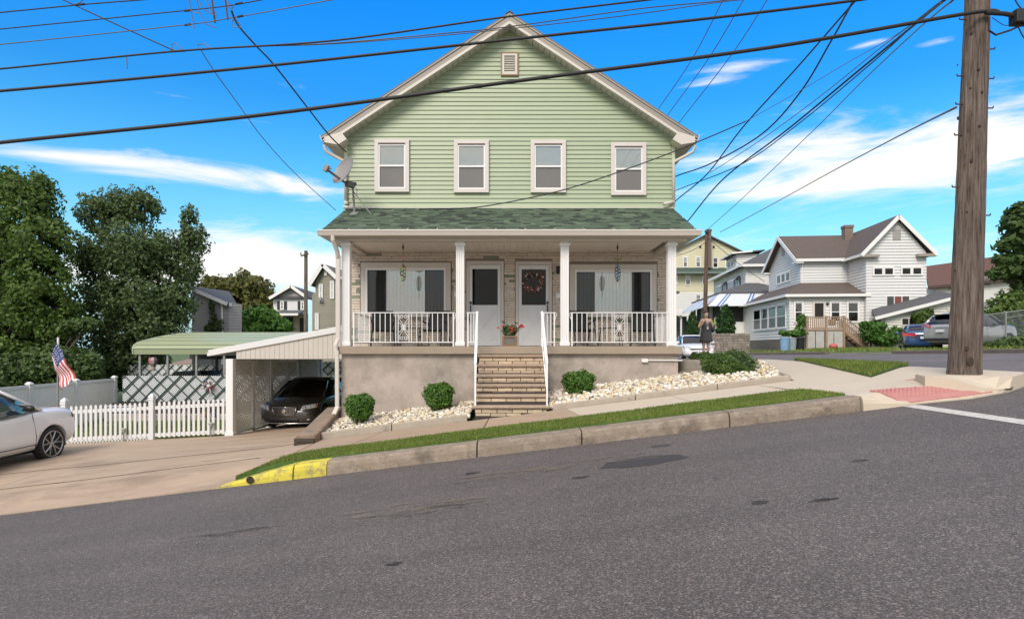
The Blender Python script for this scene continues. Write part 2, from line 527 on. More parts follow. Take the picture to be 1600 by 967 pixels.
M_red = mat('tactile_red', (.42, .19, .17), .7, var=.12, vscale=9)
M_white_line = mat('line_paint', (.54, .50, .45), .7, var=.12, vscale=12, stain=[((.14, .125, .125), 14, .53, .66, .7)])
M_stucco = mat('stucco', (.44, .365, .315), .9, var=.12, vscale=1.6, bump=.35, bscale=55,
               stain=[((.27, .235, .19), 1.5, .44, .62, .8), ((.17, .14, .115), 2.6, .56, .74, .7), ((.45, .37, .32), 1.1, .52, .7, .5)])
M_slab = mat('slab_concrete', (.33, .26, .195), .85, var=.08, vscale=3, bump=.3, bscale=70, stain=[((.17, .13, .10), 2.3, .58, .72, .6)])
M_stone = mat('river_stone', (.5, .45, .38), .75, var=.10, vscale=25,
              ramp=[(0, (.62, .55, .42)), (.28, (.70, .66, .58)), (.5, (.58, .47, .28)), (.68, (.50, .42, .33)), (.8, (.74, .71, .65)), (.92, (.36, .21, .12)), (.96, (.25, .22, .2))], rnd=.15)
M_tread = mat('step_tread', (.36, .265, .195), .85, var=.14, vscale=9, bump=.9, bscale=30, stretch=(.5, 1, 2), rnd=.06)
M_stepb = mat('step_brick', (.52, .40, .275), .85, var=.1, vscale=12, bump=.7, bscale=50, rnd=.14)
M_mortar = mat('dark_joint', (.035, .028, .024), .95, var=.1)

# ------------------------------------------------------------------ ground, road
def grid(name, xs, ys, zf, m):
    V = [(x, y, zf(x, y)) for y in ys for x in xs]
    nx = len(xs)
    F = [(j * nx + i, j * nx + i + 1, (j + 1) * nx + i + 1, (j + 1) * nx + i) for j in range(len(ys) - 1) for i in range(nx - 1)]
    return npmesh(name, V, F, m, stuff=False, smooth=True)
xs = [-900, -400, -200, -120, -80, -60, -45, -35] + [-30 + .5 * i for i in range(141)] + [45, 60, 80, 120, 200, 400, 900]
ys = [-60, -30, -15] + [-8 + 1. * i for i in range(17)] + [8.9, 9.12] + [9.6, 10.1, 10.39, 10.5, 10.8] + [11.1 + .5 * i for i in range(87)] + [58, 62, 68, 75, 90, 120, 200, 400, 900, 1500]
def groundz(X, Y):
    if Y < 9.05 or (8.1 < X < 16.9): return gz(X, Y) - .09
    if X <= 8.1 and Y < 10.4: return roadz(X, Y) - .09
    if X <= 8.1: return gz(X, Y) - .075
    return gz(X, Y)
struct(grid('ground', xs, ys, groundz, M_yard), 'grassy ground under the street and the yards')

rx = [-70, -50, -40] + [-30 + .5 * i for i in range(121)] + [36, 45, 60]
ry = [-14, -10, -6, -3] + [-1 + .5 * i for i in range(20)] + [9.0, 9.5]
struct(grid('street', rx, ry, lambda x, y: roadz(x, y), M_asph), 'dark asphalt street climbing to the right')
rx2 = [7.0 + .5 * i for i in range(20)] + [16.6]
ry2 = [9.0 + .5 * i for i in range(100)] + [60, 66, 72, 80]
struct(grid('side_street', rx2, ry2, lambda x, y: roadz(x, y) + .001 + .003 * ss((y - 9) / .5), M_asph2), 'paler asphalt side street running back past the green house')

# worn patches and the stop line
def decal(name, outline, m, label, off=.005):
    o = sheet(name, outline, roadz, m, .5, off=off)
    return struct(o, label)
decal('stop_line', [(5.55, 8.85), (5.75, 8.84), (5.82, 2.2), (5.60, 2.2)], M_white_line, 'worn white stop line across the street')
decal('edge_line', [(8.9, 10.55), (8.95, 10.68), (16, 11.9), (16, 11.75)], M_white_line, 'white line across the mouth of the side street', .008)
def scuff(name, col, sc, thr):
    if name in MATS: return MATS[name]
    m = bpy.data.materials.new(name); m.use_nodes = True; t = m.node_tree; b = t.nodes['Principled BSDF']
    b.inputs['Base Color'].default_value = (*col, 1); b.inputs['Roughness'].default_value = .85
    pos = N(t, 'ShaderNodeNewGeometry').outputs['Position']
    mp = N(t, 'ShaderNodeMapping'); mp.inputs['Scale'].default_value = (.45, 2.4, 1); t.links.new(pos, mp.inputs[0])
    n = N(t, 'ShaderNodeTexNoise'); n.inputs['Scale'].default_value = sc; n.inputs['Detail'].default_value = 9; n.inputs['Roughness'].default_value = .75; t.links.new(mp.outputs[0], n.inputs['Vector'])
    r = N(t, 'ShaderNodeMapRange'); r.inputs[1].default_value = thr; r.inputs[2].default_value = thr + .14; r.inputs[4].default_value = .8; t.links.new(n.outputs[0], r.inputs[0])
    t.links.new(r.outputs[0], b.inputs['Alpha'])
    MATS[name] = m
    return m
def blobpoly(cx, cy, a, b, n=18, seed=0, rot=0):
    rr = random.Random(seed)
    o = []
    for i in range(n):
        t = 2 * math.pi * i / n; q = 1 + rr.uniform(-.12, .12)
        x = a * q * math.cos(t); y = b * q * math.sin(t)
        o.append((cx + x * math.cos(rot) - y * math.sin(rot), cy + x * math.sin(rot) + y * math.cos(rot)))
    return o
decal('asphalt_patch', blobpoly(1.55, 7.35, .50, .26, seed=3, rot=.02), scuff('patch_soft', (.05, .046, .047), 3, .22), 'smooth dark asphalt patch near the kerb')
decal('asphalt_stain', blobpoly(1.95, 8.18, .13, .07, seed=4), M_patch, 'small dark spot beyond the asphalt patch')
decal('asphalt_scrape', [(-1.5, 6.02), (-.6, 6.15), (-.25, 6.36), (-.7, 6.46), (-1.45, 6.30)], scuff('scuff_dark', (.035, .03, .028), 5, .50), 'short dark scrape in the asphalt')
decal('asphalt_scrape', [(-3.5, 6.2), (-2.8, 6.26), (-2.2, 6.42), (-2.8, 6.46), (-3.4, 6.40)], scuff('scuff_dark', (.035, .03, .028), 5, .50), 'short dark scrape on the left of the street')

decal('road_dust', blobpoly(-1.0, 6.45, .8, .25, seed=9), scuff('scuff_tan', (.20, .16, .115), 3, .50), 'tan dust film round the scrape in the asphalt', .009)
decal('road_dust', blobpoly(.6, 7.6, 1.5, .30, seed=10), scuff('scuff_tan', (.20, .16, .115), 3, .50), 'tan dust film left of the asphalt patch', .009)
for (x, y, a, b, sd_) in ((2.05, 5.15, .07, .05, 1), (2.5, 5.0, .12, .04, 2), (-.5, 7.9, .10, .06, 3), (-.9, 4.75, .06, .04, 5), (.75, 6.9, .1, .05, 6), (3.4, 6.1, .09, .05, 7), (-4.6, 5.3, .12, .05, 8)):
    decal('oil_spot', blobpoly(x, y, a, b, seed=sd_), scuff('oil', (.02, .018, .017), 9, .40), 'small dark oil spot on the asphalt', .007)
# ------------------------------------------------------------------ kerb: individual blocks
CURBY = lambda X: 9.03 - .028 * X
kerb = struct(thing('kerb', (0, 9, -1.4), 'long old concrete kerb along the street', 'kerb')); del kerb['category']
def kerb_piece(x0, x1, m, h0=.2, h1=.2, label=None, w=.34):
    mb = MB(); n = max(2, int((x1 - x0) / .25))
    rings = []
    for i in range(n + 1):
        x = x0 + (x1 - x0) * i / n; y = CURBY(x); h = h0 + (h1 - h0) * i / n
        z = roadz(x, y); j = .008 * math.sin(x * 23.1) + .006 * math.sin(x * 57)
        rings.append([(x, y - .02 + j, z - .15), (x, y + j, z + h * .55), (x, y + .02 + j, z + h - .03), (x, y + .055, z + h + j * .4), (x, y + w, z + h + .005), (x, y + w, z - .15)])
    mb.loft(rings)
    o = mb.build('kerb_block', m, kerb)
    if label: o['label'] = label
    return o
for a, b, m in ((-4.35, -3.22, 0), (-3.2, -2.72, 0), (-2.71, -.52, 1), (-.5, 1.0, 1), (1.02, 3.12, 1), (3.14, 4.98, 1)):
    if not m:
        kerb_piece(a, b, M_curby, .02 if a < -4 else .2, .2, 'yellow painted kerb block')
    else: kerb_piece(a, b, M_curb)
kerb_piece(5.02, 5.75, M_walkl, .2, .03, 'pale dropped kerb block by the ramp', .3)
mb = MB(); c = P(390, 741, 9.1); mb.lathe([(.055, 0), (.055, .01)], (c.x, CURBY(c.x) - .03, roadz(c.x, 9.1) + .075), 14, 'y')
mb.build('drain_hole', M_mortar, kerb)

# ------------------------------------------------------------------ sidewalk slabs
def walkz(X, Y): return min(gz(X, Y), -.40 - .0165 * (max(Y, 19) - 19)) if X > 5 else gz(X, Y)
sw = struct(thing('sidewalk', (0, 11, -1.35), 'concrete sidewalk in front of the green house', 'sidewalk')); del sw['category']
YB, YF = 12.12, 10.5
JT = [(-3.7, -3.7), (-2.5, -2.85), (-.45, -.50), (1.06, 1.2), (3.1, 3.12), (4.76, 4.76)]
for i in range(5):
    (b0, f0), (b1, f1) = JT[i], JT[i + 1]; m = M_walkb if i < 3 else M_walkl
    o = sheet('sidewalk_slab', [(f0 + .01, YF), (f1 - .01, YF), (b1 - .01, YB), (b0 + .01, YB)], walkz, m, .5, skirt=.06, parent=sw)
    o['label'] = 'tan sidewalk slab' if m is M_walkb else 'pale sidewalk slab'
struct(sheet('sidewalk_bed', [(-3.6, YF - .02), (4.8, YF - .02), (4.8, YB), (-3.6, YB)], lambda x, y: walkz(x, y) - .03, M_dark, .5), 'dark soil under the sidewalk joints')
# the broad pale apron at the corner with its ramp
def cornerz(X, Y):
    z = walkz(X, Y)
    w = ss((X - 4.95) / .7) * (1 - ss((X - 7.0) / .25)) * (1 - ss((Y - 8.86) / .46))
    return z + (roadz(X, Y) + .022 - z) * w
corner = [(4.87, 10.5), (4.95, 9.25), (5.02, CURBY(5.0) + .30), (5.3, 9.02), (5.75, 8.90), (6.5, 8.78), (7.13, 8.93), (7.7, 9.3), (8.1, 9.9), (8.22, 10.7),
          (8.15, 12.0), (7.95, 12.4), (6.38, 11.05), (7.75, 16.9), (7.9, 19.5), (6.9, 20.0), (6.4, 15.6), (5.5, 12.12), (4.77, 12.12)]
o = sheet('corner_apron', corner, cornerz, M_walkl, .25, skirt=.2, parent=sw)
o['label'] = 'wide pale concrete apron and ramp at the corner'
side_k = MB()
for (a, b) in (((8.15, 12.05), (8.15, 19.6)), ((8.15, 19.65), (8.2, 34)), ((8.2, 34.05), (8.3, 60))):
    n = 12
    side_k.loft([[(a[0] + (b[0] - a[0]) * i / n + dx, a[1] + (b[1] - a[1]) * i / n, roadz(8.2, a[1] + (b[1] - a[1]) * i / n) + dz) for dx, dz in ((-.18, -.2), (-.18, .125), (-.02, .125), (0, .1), (0, -.2))] for i in range(n + 1)])
side_k.build('side_kerb', M_bedk, kerb)
# raised island under the pole
isl = [(6.12, 9.22), (6.5, 9.03), (6.96, 8.90), (7.2, 9.0), (7.72, 9.38), (8.05, 9.95), (8.1, 10.8), (7.35, 10.75), (6.45, 9.95)]
def islz(X, Y): return -.445 - .17 * ss((9.45 - Y) / .5) * ss((X - 6.2) / .7)
o = sheet('kerb_island', isl, islz, M_walkl, .2, skirt=.4, parent=sw); o['label'] = 'raised pale concrete corner round the utility pole'
mb = MB(); pts = []
for (x, y) in [(7.02, 8.86), (7.2, 8.97), (7.45, 9.2), (7.62, 9.6), (7.8, 10.1)]:
    pts.append((x, y, islz(x, y) + .002))
mb.tube(pts, .012, 5); mb.build('expansion_joint', M_mortar, sw)
# tactile paving with ribs
tp = [(5.36, 9.32), (6.15, 9.2), (6.88, 8.90), (6.45, 8.84), (5.62, 8.92)]
o = sheet('tactile_paving', tp, cornerz, M_red, .15, skirt=.02, parent=sw, off=.022); o['label'] = 'red ribbed tactile paving on the ramp'
mb = MB()
import itertools
def inpoly(x, y, poly):
    c_ = False; n = len(poly)
    for i in range(n):
        x1, y1 = poly[i]; x2, y2 = poly[i - 1]
        if (y1 > y) != (y2 > y) and x < (x2 - x1) * (y - y1) / (y2 - y1) + x1: c_ = not c_
    return c_
yy = 8.86; i = 0
while yy < 9.34:
    xx = 5.38 + (.03 if i % 2 else 0)
    while xx < 6.9:
        if inpoly(xx, yy, tp):
            z = cornerz(xx, yy) + .022
            mb.add([(xx - .013, yy - .013, z), (xx + .013, yy - .013, z), (xx + .013, yy + .013, z), (xx - .013, yy + .013, z),
                    (xx - .008, yy - .008, z + .008), (xx + .008, yy - .008, z + .008), (xx + .008, yy + .008, z + .008), (xx - .008, yy + .008, z + .008)],
                   [(4, 5, 6, 7), (0, 1, 5, 4), (1, 2, 6, 5), (2, 3, 7, 6), (3, 0, 4, 7)])
        xx += .06
    yy += .045; i += 1
mb.build('tactile_domes', mat('tactile_dome', (.55, .20, .19), .7), sw, stuff=True)
tp2 = [(6.18, 9.75), (6.36, 9.78), (6.5, 10.05), (6.3, 10.0)]
o = sheet('tactile_paving', [(6.35, 10.05), (6.62, 9.98), (6.68, 10.12)], cornerz, M_red, .2, skirt=.02, parent=sw, off=.01); o['label'] = 'red tactile paving sliver behind the island'

# ------------------------------------------------------------------ driveway slabs
dw = struct(thing('driveway', (-8, 12, -2.3), 'wide tan concrete driveway left of the green house', 'driveway')); del dw['category']
def drz(X, Y):
    if Y < 10.5:
        t = ss((Y - 9.1) / 1.3)
        return (roadz(X, Y) + .012) * (1 - t) + (-1.35 + .125 * X) * t
    return leftz(X, Y) if X < -4.7 else gz(X, Y)
o = sheet('apron_slab', [(-26, 9.3), (-9, 9.22), (-4.33, 9.15), (-4.12, 9.5), (-3.8, 10.1), (-3.3, 10.48), (-26, 10.48)], drz, M_drive, .5, skirt=.05, parent=dw)
o['label'] = 'driveway apron beside the street'
for a, b in ((-26, -9.02), (-9, -3.72)):
    sheet('driveway_slab', [(a, 10.51), (b, 10.51), (b, 12.15), (a, 12.15)], drz, M_drive, .5, skirt=.05, parent=dw)
for a, b in ((-16, -3.9),):
    sheet('driveway_slab', [(a, 12.18), (b, 12.18), (-4.1, 14.0), (-4.3, 16.9), (-4.4, 25.0), (-7.8, 25.0), (-7.9, 17.06), (a, 17.06)], drz, M_drive, .5, skirt=.05, parent=dw)
mb = MB()  # wandering tar sealed joints
for y0, amp, ph in ((10.495, .05, 0), (12.165, .06, 1.3)):
    pts = []
    x = -15
    while x < -4.2:
        y = y0 + amp * ss((-x - 6) / 3) * math.sin(x * 1.3 + ph) * 1.6 - .01
        pts.append((x, y, drz(x, y) + .004)); x += .25
    mb.tube(pts, .008, 5)
mb.build('tar_joint', mat('tar', (.13, .095, .07), .9), dw)

# ------------------------------------------------------------------ grass verge
vout = [(-4.2, 9.45), (-3.9, 10.0), (-3.4, 10.38), (-2.9, 10.46), (4.85, 10.46), (4.93, 9.3), (4.95, 9.25)]
verge = [(-4.15, CURBY(-4.15) + .2)] + vout[:4] + [(4.85, 10.47), (4.95, CURBY(4.95) + .345)] + [(x, CURBY(x) + .345) for x in (3, 1, -1, -3, -3.9)]
def vz(X, Y):
    z = -1.35 + .125 * X
    return z - .14 * ss((-3.6 - X) / .7) + .02
def grass_blades(name, poly, zf, n, h, seed, m=None, w=.006, label=None):
    rg = np.random.default_rng(seed)
    xs_ = [p[0] for p in poly]; ys_ = [p[1] for p in poly]
    P0 = []
    while len(P0) < n:
        x = rg.uniform(min(xs_), max(xs_)); y = rg.uniform(min(ys_), max(ys_))
        if inpoly(x, y, poly) and math.sin(x * 3.1 + y * 2) * math.sin(x * 1.3 - y * 4.1) + rg.uniform(-.6, 1.8) > 0: P0.append((x, y, zf(x, y)))
    P0 = np.array(P0); k = len(P0)
    a = rg.uniform(0, 2 * np.pi, k); hh = h * rg.uniform(.5, 1.25, k); ww = w * rg.uniform(.7, 1.5, k)
    l = rg.uniform(-.6, .6, (k, 2)) * hh[:, None]
    dx = np.cos(a) * ww; dy = np.sin(a) * ww
    V = np.zeros((k, 3, 3)); V[:, 0] = P0 - np.stack([dx, dy, 0 * dx], 1); V[:, 1] = P0 + np.stack([dx, dy, 0 * dx], 1)
    V[:, 2] = P0 + np.stack([l[:, 0], l[:, 1], hh], 1)
    o = npmesh(name, V.reshape(-1, 3), np.arange(3 * k).reshape(-1, 3), m or M_blade)
    if label: o['label'] = label
    return o
o = sheet('grass_verge', verge, vz, M_grass, .4, skirt=.15, stuff=False); struct(o, 'grass strip between kerb and sidewalk')
grass_blades('verge_grass', verge, vz, 60000, .036, 3)['label'] = 'short green grass on the strip behind the kerb'
tri = [(7.93, 12.45), (6.40, 11.12), (7.72, 16.8), (7.95, 17.5)]
struct(sheet('corner_lawn', tri, lambda x, y: walkz(x, y) + .03, M_grass, .4, skirt=.12), 'triangle of lawn between the paths at the corner')
grass_blades('corner_grass', tri, lambda x, y: walkz(x, y) + .03, 9000, .07, 5, w=.009)['label'] = 'short grass on the corner triangle'
yardp = [(-16.8, 17.2), (-7.9, 17.2), (-7.9, 24.6), (-16.8, 24.6)]
grass_blades('yard_grass', yardp, lambda x, y: gz(x, y) - .07, 26000, .10, 8, w=.014)['label'] = 'green grass of the fenced yard'

# ------------------------------------------------------------------ stone beds
bedL = [(-3.66, 12.25), (-.86, 12.25), (-.86, 14.15), (-3.95, 14.15), (-3.93, 13.4), (-3.8, 12.6)]
bedR = [(.78, 12.25), (5.35, 12.25), (6.15, 15.35), (5.0, 15.6), (3.8, 15.2), (3.8, 14.15), (.78, 14.15)]
def bedz(X, Y): return gz(X, Y) + .05 + .14 * ss((Y - 12.3) / 1.9)
bk = thing('bed_edging', (0, 12.15, -1.35), 'low concrete edging in front of the stone beds', 'edging')
def edging(p0, p1, h=.10, w=.10):
    mb = MB(); n = max(2, int(math.dist(p0, p1) / .5))
    dx, dy = p1[0] - p0[0], p1[1] - p0[1]; l = math.hypot(dx, dy); nx, ny = -dy / l * w, dx / l * w
    rings = []
    for i in range(n + 1):
        x = p0[0] + dx * i / n; y = p0[1] + dy * i / n; z = gz(x, y)
        rings.append([(x, y, z - .1), (x, y + 0, z + h - .012), (x + nx * .12, y + ny * .12, z + h), (x + nx, y + ny, z + h), (x + nx, y + ny, z - .1)])
    mb.loft(rings); mb.build('edging_block', M_bedk, bk)
for a, b in (((-3.72, 12.14), (-2.36, 12.14)), ((-2.34, 12.14), (-.88, 12.14)), ((.8, 12.14), (2.4, 12.14)), ((2.42, 12.14), (4.0, 12.14)), ((4.02, 12.14), (5.42, 12.14)), ((5.45, 12.16), (5.8, 13.7)), ((5.81, 13.72), (6.25, 15.4))):
    edging(a, b, .13 if a[0] < 0 else .11)
ICO = None
def stones(name, poly, zf, n, s0, s1, seed, label):
    bm = bmesh.new(); bmesh.ops.create_icosphere(bm, subdivisions=1, radius=1)
    iv = np.array([v.co[:] for v in bm.verts]); fi = np.array([[v.index for v in f.verts] for f in bm.faces]); bm.free()
    rg = np.random.default_rng(seed); xs_ = [p[0] for p in poly]; ys_ = [p[1] for p in poly]
    Vs = []; Fs = []; o_ = 0; k = 0
    while k < n:
        x = rg.uniform(min(xs_), max(xs_)); y = rg.uniform(min(ys_), max(ys_))
        if not inpoly(x, y, poly): continue
        s = s0 + (s1 - s0) * rg.random() ** 2.2
        v = iv * (1 + rg.uniform(-.18, .18, (len(iv), 1))) * np.array([s * rg.uniform(.8, 1.4), s, s * rg.uniform(.5, .8)])
        e = Euler((rg.uniform(-.6, .6), rg.uniform(-.6, .6), rg.uniform(0, 6.3))).to_matrix()
        v = v @ np.array(e).T + np.array([x, y, zf(x, y) + rg.uniform(-.3, 1.0) * s])
        Vs.append(v); Fs.append(fi + o_); o_ += len(iv); k += 1
    o = npmesh(name, np.vstack(Vs), np.vstack(Fs), M_stone, smooth=False)
    o['label'] = label
    return o
struct(sheet('bed_soil', bedL, bedz, M_dark, .5, skirt=.3), 'soil under the left stone bed')
struct(sheet('bed_soil', bedR, bedz, M_dark, .5, skirt=.3), 'soil under the right stone bed')
stones('river_stones', bedL, bedz, 4600, .018, .050, 11, 'cream river stones in the bed left of the steps')
stones('river_stones', bedR, bedz, 7600, .019, .058, 12, 'cream river stones in the bed right of the steps')
# curved retaining wall beside the driveway
rw = thing('retaining_wall', (-3.95, 12.5, -1.9), 'low curved brown concrete wall between driveway and stone bed', 'low wall')
mb = MB(); rings = []
for (x, y, z) in ((-3.90, 11.72, -1.70), (-3.92, 12.2, -1.64), (-3.97, 12.8, -1.58), (-4.04, 13.4, -1.53), (-4.13, 14.1, -1.49), (-4.25, 14.9, -1.46)):
    rings.append([(x - .18, y, z - .6), (x - .19, y, z - .02), (x - .16, y, z), (x + .15, y + .03, z + .02), (x + .18, y + .03, z), (x + .17, y + .03, z - .6)])
mb.loft(rings); mb.build('wall_top', mat('retain', (.25, .18, .125), .9, var=.2, vscale=4, bump=.6, bscale=40, stain=[((.12, .085, .06), 3, .5, .65, .7)]), rw)
mb = MB()
for k in range(3): mb.box(-4.09, -3.72, 11.66, 11.73, -1.95 + k * .075, -1.885 + k * .075)
mb.build('end_bricks', mat('dark_brick', (.055, .04, .03), .9, var=.2, vscale=20, bump=.6), rw)
# ------------------------------------------------------------------ main house
M_sid = mat('green_siding', (.33, .385, .25), .5, var=.03, vscale=2, rnd=.025)
M_trimg = mat('taupe_fascia', (.29, .255, .215), .5, var=.03)
M_trim = mat('offwhite_trim', (.58, .53, .47), .5, var=.03)
M_white = mat('white_paint', (.74, .72, .70), .45, var=.02)
M_pinkw = mat('window_trim', (.60, .545, .50), .5, var=.03)
M_soff = mat('soffit', (.50, .475, .41), .55, var=.03, rnd=.04)
M_ceil = mat('porch_ceiling', (.84, .79, .72), .55, var=.03, rnd=.03)
M_shing = mat('green_shingle', (.1, .14, .09), .9, var=.12, vscale=40, bump=.5, bscale=180, rnd=.12,
              ramp=[(0, (.050, .070, .048)), (.2, (.080, .115, .075)), (.45, (.105, .15, .095)), (.62, (.036, .046, .035)), (.75, (.09, .13, .085)), (.9, (.13, .175, .115))])
M_roofd = mat('main_shingle', (.16, .15, .14), .9, var=.15, vscale=12, bump=.4)
M_brick = mat('porch_brick', (.64, .55, .46), .85, var=.08, vscale=18, bump=.9, bscale=45, rnd=.07)
M_brickg = mat('green_brick', (.24, .27, .19), .85, var=.08, vscale=18, bump=.9, bscale=45, rnd=.08)
M_mort = mat('pale_mortar', (.30, .245, .19), .9, var=.08, vscale=20)
M_blind = mat('blind', (.88, .87, .85), .6, var=.02)
M_shade = mat('roller_shade', (.84, .82, .80), .7, var=.03)
M_black = mat('black_metal', (.012, .012, .012), .45, var=0)
M_room = mat('dark_room', (.02, .018, .016), .9, var=0)
M_iron = mat('white_iron', (.78, .77, .75), .35, var=.02)
G_clear = glass('window_glass', (.86, .88, .87), .06)
G_screen = glass('screened_glass', (.44, .44, .44), .03, .05)
G_half = glass('insect_screen', (.74, .73, .72), .01, .3)
G_porch = glass('picture_glass', (.86, .86, .84), .20)
G_dark = glass('dark_glass', (.12, .11, .10), .03)

HX = -.06; HW = 4.27; WY = 16.2
YE = 15.85
house = thing('green_house', (0, 16.2, -1.3), 'light green sided double house with shingled front porch and stone steps', 'house')
def gable_top(x): return 8.32 - .657 * abs(x - HX)
# upper front wall, one board per course
wall = MB().box(HX - HW + .01, HX + HW - .01, WY + .012, WY + .14, 2.4, 5.38)
wall.prism([(HX - HW + .01, WY + .012, 5.38), (HX + HW - .01, WY + .012, 5.38), (HX, WY + .012, 8.2)], (0, .12, 0))
WALL = wall.build('wall', M_sid, house); WALL['label'] = 'upper front wall in green lap siding'
def lap(mb, a, b, c, d, n, t):
    n = Vector(n); a, b, c, d = map(Vector, (a, b, c, d))
    mb.add([a, b, a + n * t, b + n * t, c + n * .002, d + n * .002, c - n * .004, d - n * .004],
           [(0, 2, 3, 1), (2, 5, 4, 3), (0, 6, 5, 2) if 0 else (0, 7, 5, 2), (1, 3, 4, 6), (4, 5, 7, 6)])
CH = .1145
z = 3.62; k = 0
while z < 8.15:
    z1 = min(z + CH, 8.2)
    def hw(zz): return min(HW, (8.32 - zz) / .657)
    w0, w1 = hw(z), hw(z1)
    mb = MB(); lap(mb, (HX - w0, WY, z), (HX + w0, WY, z), (HX + w1, WY, z1), (HX - w1, WY, z1), (0, -1, 0), .024)
    mb.build('siding_board', M_sid, WALL)
    z = z1; k += 1
mb = MB()
mb.box(HX - HW - .03, HX - HW + .05, WY - .03, WY + .01, 3.4, 5.4).box(HX + HW - .05, HX + HW + .03, WY - .03, WY + .01, 3.4, 5.4)
mb.box(HX - HW + .05, HX + HW - .05, WY - .022, WY, 3.53, 3.62)
mb.build('corner_trim', mat('siding_trim', (.52, .55, .40), .5, var=.02), house)
# side walls and back wall in lap siding
YBK = 26.5
for sx in (-1, 1):
    mb = MB(); x = HX + sx * HW
    mb.box(min(x, x - sx * .15), max(x, x - sx * .15), WY + .15, YBK, -1.9, 5.4)
    z = -.1
    while z < 5.35:
        a, b = ((x, YBK), (x, WY)) if sx < 0 else ((x, WY), (x, YBK))
        lap(mb, (*a, z), (*b, z), (*b, z + CH), (*a, z + CH), (sx, 0, 0), .016); z += CH
    mb.build('side_wall', M_sid, house)
mb = MB().box(HX - HW + .16, HX + HW - .16, YBK - .15, YBK, -2.4, 5.4)
mb.prism([(HX - HW, YBK - .14, 5.38), (HX + HW, YBK - .14, 5.38), (HX, YBK - .14, 8.2)], (0, .12, 0))
mb.build('back_wall', M_sid, house)
# roof: two slopes with rake boards and soffit slats
RT = 8.52
for sx in (-1, 1):
    ex = HX + sx * 4.76
    def rp(t, dz=0, y=YE): return (HX + sx * 4.76 * t, y, RT - 3.128 * t + dz)
    mb = MB()
    mb.prism([rp(0), rp(1.012), rp(1.012, -.06), rp(0, -.06)], (0, YBK + .35 - YE, 0)); mb.build('roof_slope', M_roofd, house)
    mb = MB().prism([rp(0, -.062, YE + .01), rp(1, -.062, YE + .01), rp(1, -.235, YE + .01), rp(0, -.235, YE + .01)], (0, .05, 0))
    mb.build('rake_board', M_trimg, house, bevel=.004)
    mb = MB().prism([rp(0, -.045, YE - .012), rp(1.01, -.045, YE - .012), rp(1.01, -.085, YE - .012), rp(0, -.085, YE - .012)], (0, .03, 0))
    mb.build('drip_edge', M_trimg, house)
    mb = MB().prism([rp(0, -.237, YE - .015), rp(.985, -.237, YE - .015), rp(.93, -.315, YE - .015), rp(0, -.315, YE - .015)], (0, .09, 0))
    mb.build('rake_trim', M_trim, house, bevel=.004)
    nsl = 30
    for i in range(nsl):
        t0 = (i + .03) / nsl * .93; t1 = (i + .95) / nsl * .93
        mb = MB().prism([rp(t0, -.30, YE + .07), rp(t1, -.30, YE + .07), rp(t1, -.315, YE + .07), rp(t0, -.315, YE + .07)], (0, WY - YE - .05, 0))
        mb.build('soffit_slat', M_soff, house)
    mb = MB().prism([rp(0, -.27, YE + .07), rp(.93, -.27, YE + .07), rp(.93, -.297, YE + .07), rp(0, -.297, YE + .07)], (0, WY - YE - .05, 0))
    mb.build('soffit_backing', mat('soffit_gap', (.22, .2, .17), .8), house)
    # boxed eave return, side soffit and gutter
    zb = rp(1)[2]
    x0, x1 = sorted((HX + sx * (HW - .02), HX + sx * 4.70))
    mb = MB().prism([(HX + sx * 4.72, YE - .014, zb - .06), (HX + sx * 4.72, YE - .014, zb - .2), (HX + sx * (HW + .1), YE - .014, zb - .26), (HX + sx * (HW - .12), YE - .014, zb - .12), (HX + sx * (HW + .02), YE - .014, zb + .06)], (0, .35, 0))
    mb.build('eave_return', M_trim, house)
    mb = MB().box(x0, x1, YE + .34, YBK, zb - .24, zb - .2); mb.build('side_soffit', M_soff, house)
    g0 = HX + sx * 4.70; g1 = HX + sx * 4.84
    mb = MB().prism([(g0, YE - .02, zb - .02), (g0, YE - .02, zb - .16), (g0 + sx * .09, YE - .02, zb - .16), (g1, YE - .02, zb - .03), (g1 - sx * .012, YE - .02, zb - .02), (g0 + sx * .08, YE - .02, zb - .145), (g0 + sx * .012, YE - .02, zb - .145), (g0 + sx * .012, YE - .02, zb - .02)], (0, YBK - YE, 0))
    mb.build('gutter', M_trim, house)
    # upper downspout
    px_ = HX + sx * (HW - .02)
    mb = MB()
    xg = HX + sx * 4.73
    path = [(xg, 15.93, zb - .14), (xg + sx * .01, 15.93, zb - .28), (xg - sx * .02, 15.98, zb - .40), (xg - sx * .26, 16.05, zb - .52), (px_ - sx * .02 * 0, 16.1, zb - .62), (px_, 16.12, zb - .75), (px_, 16.12, 3.72)]
    mb.tube(path, .042, 8)
    mb.bar((px_, 16.12, 3.74), (px_ - sx * (.05 if sx < 0 else .28), 16.0, 3.655), .085, .07)
    mb.build('downspout', M_trim, house, smooth=True)
mb = MB().prism([(HX - .10, YE - .02, RT - .05), (HX, YE - .02, RT + .025), (HX + .10, YE - .02, RT - .05), (HX, YE - .02, RT + .005)], (0, YBK + .3 - YE, 0)); mb.build('ridge_cap', M_roofd, house)

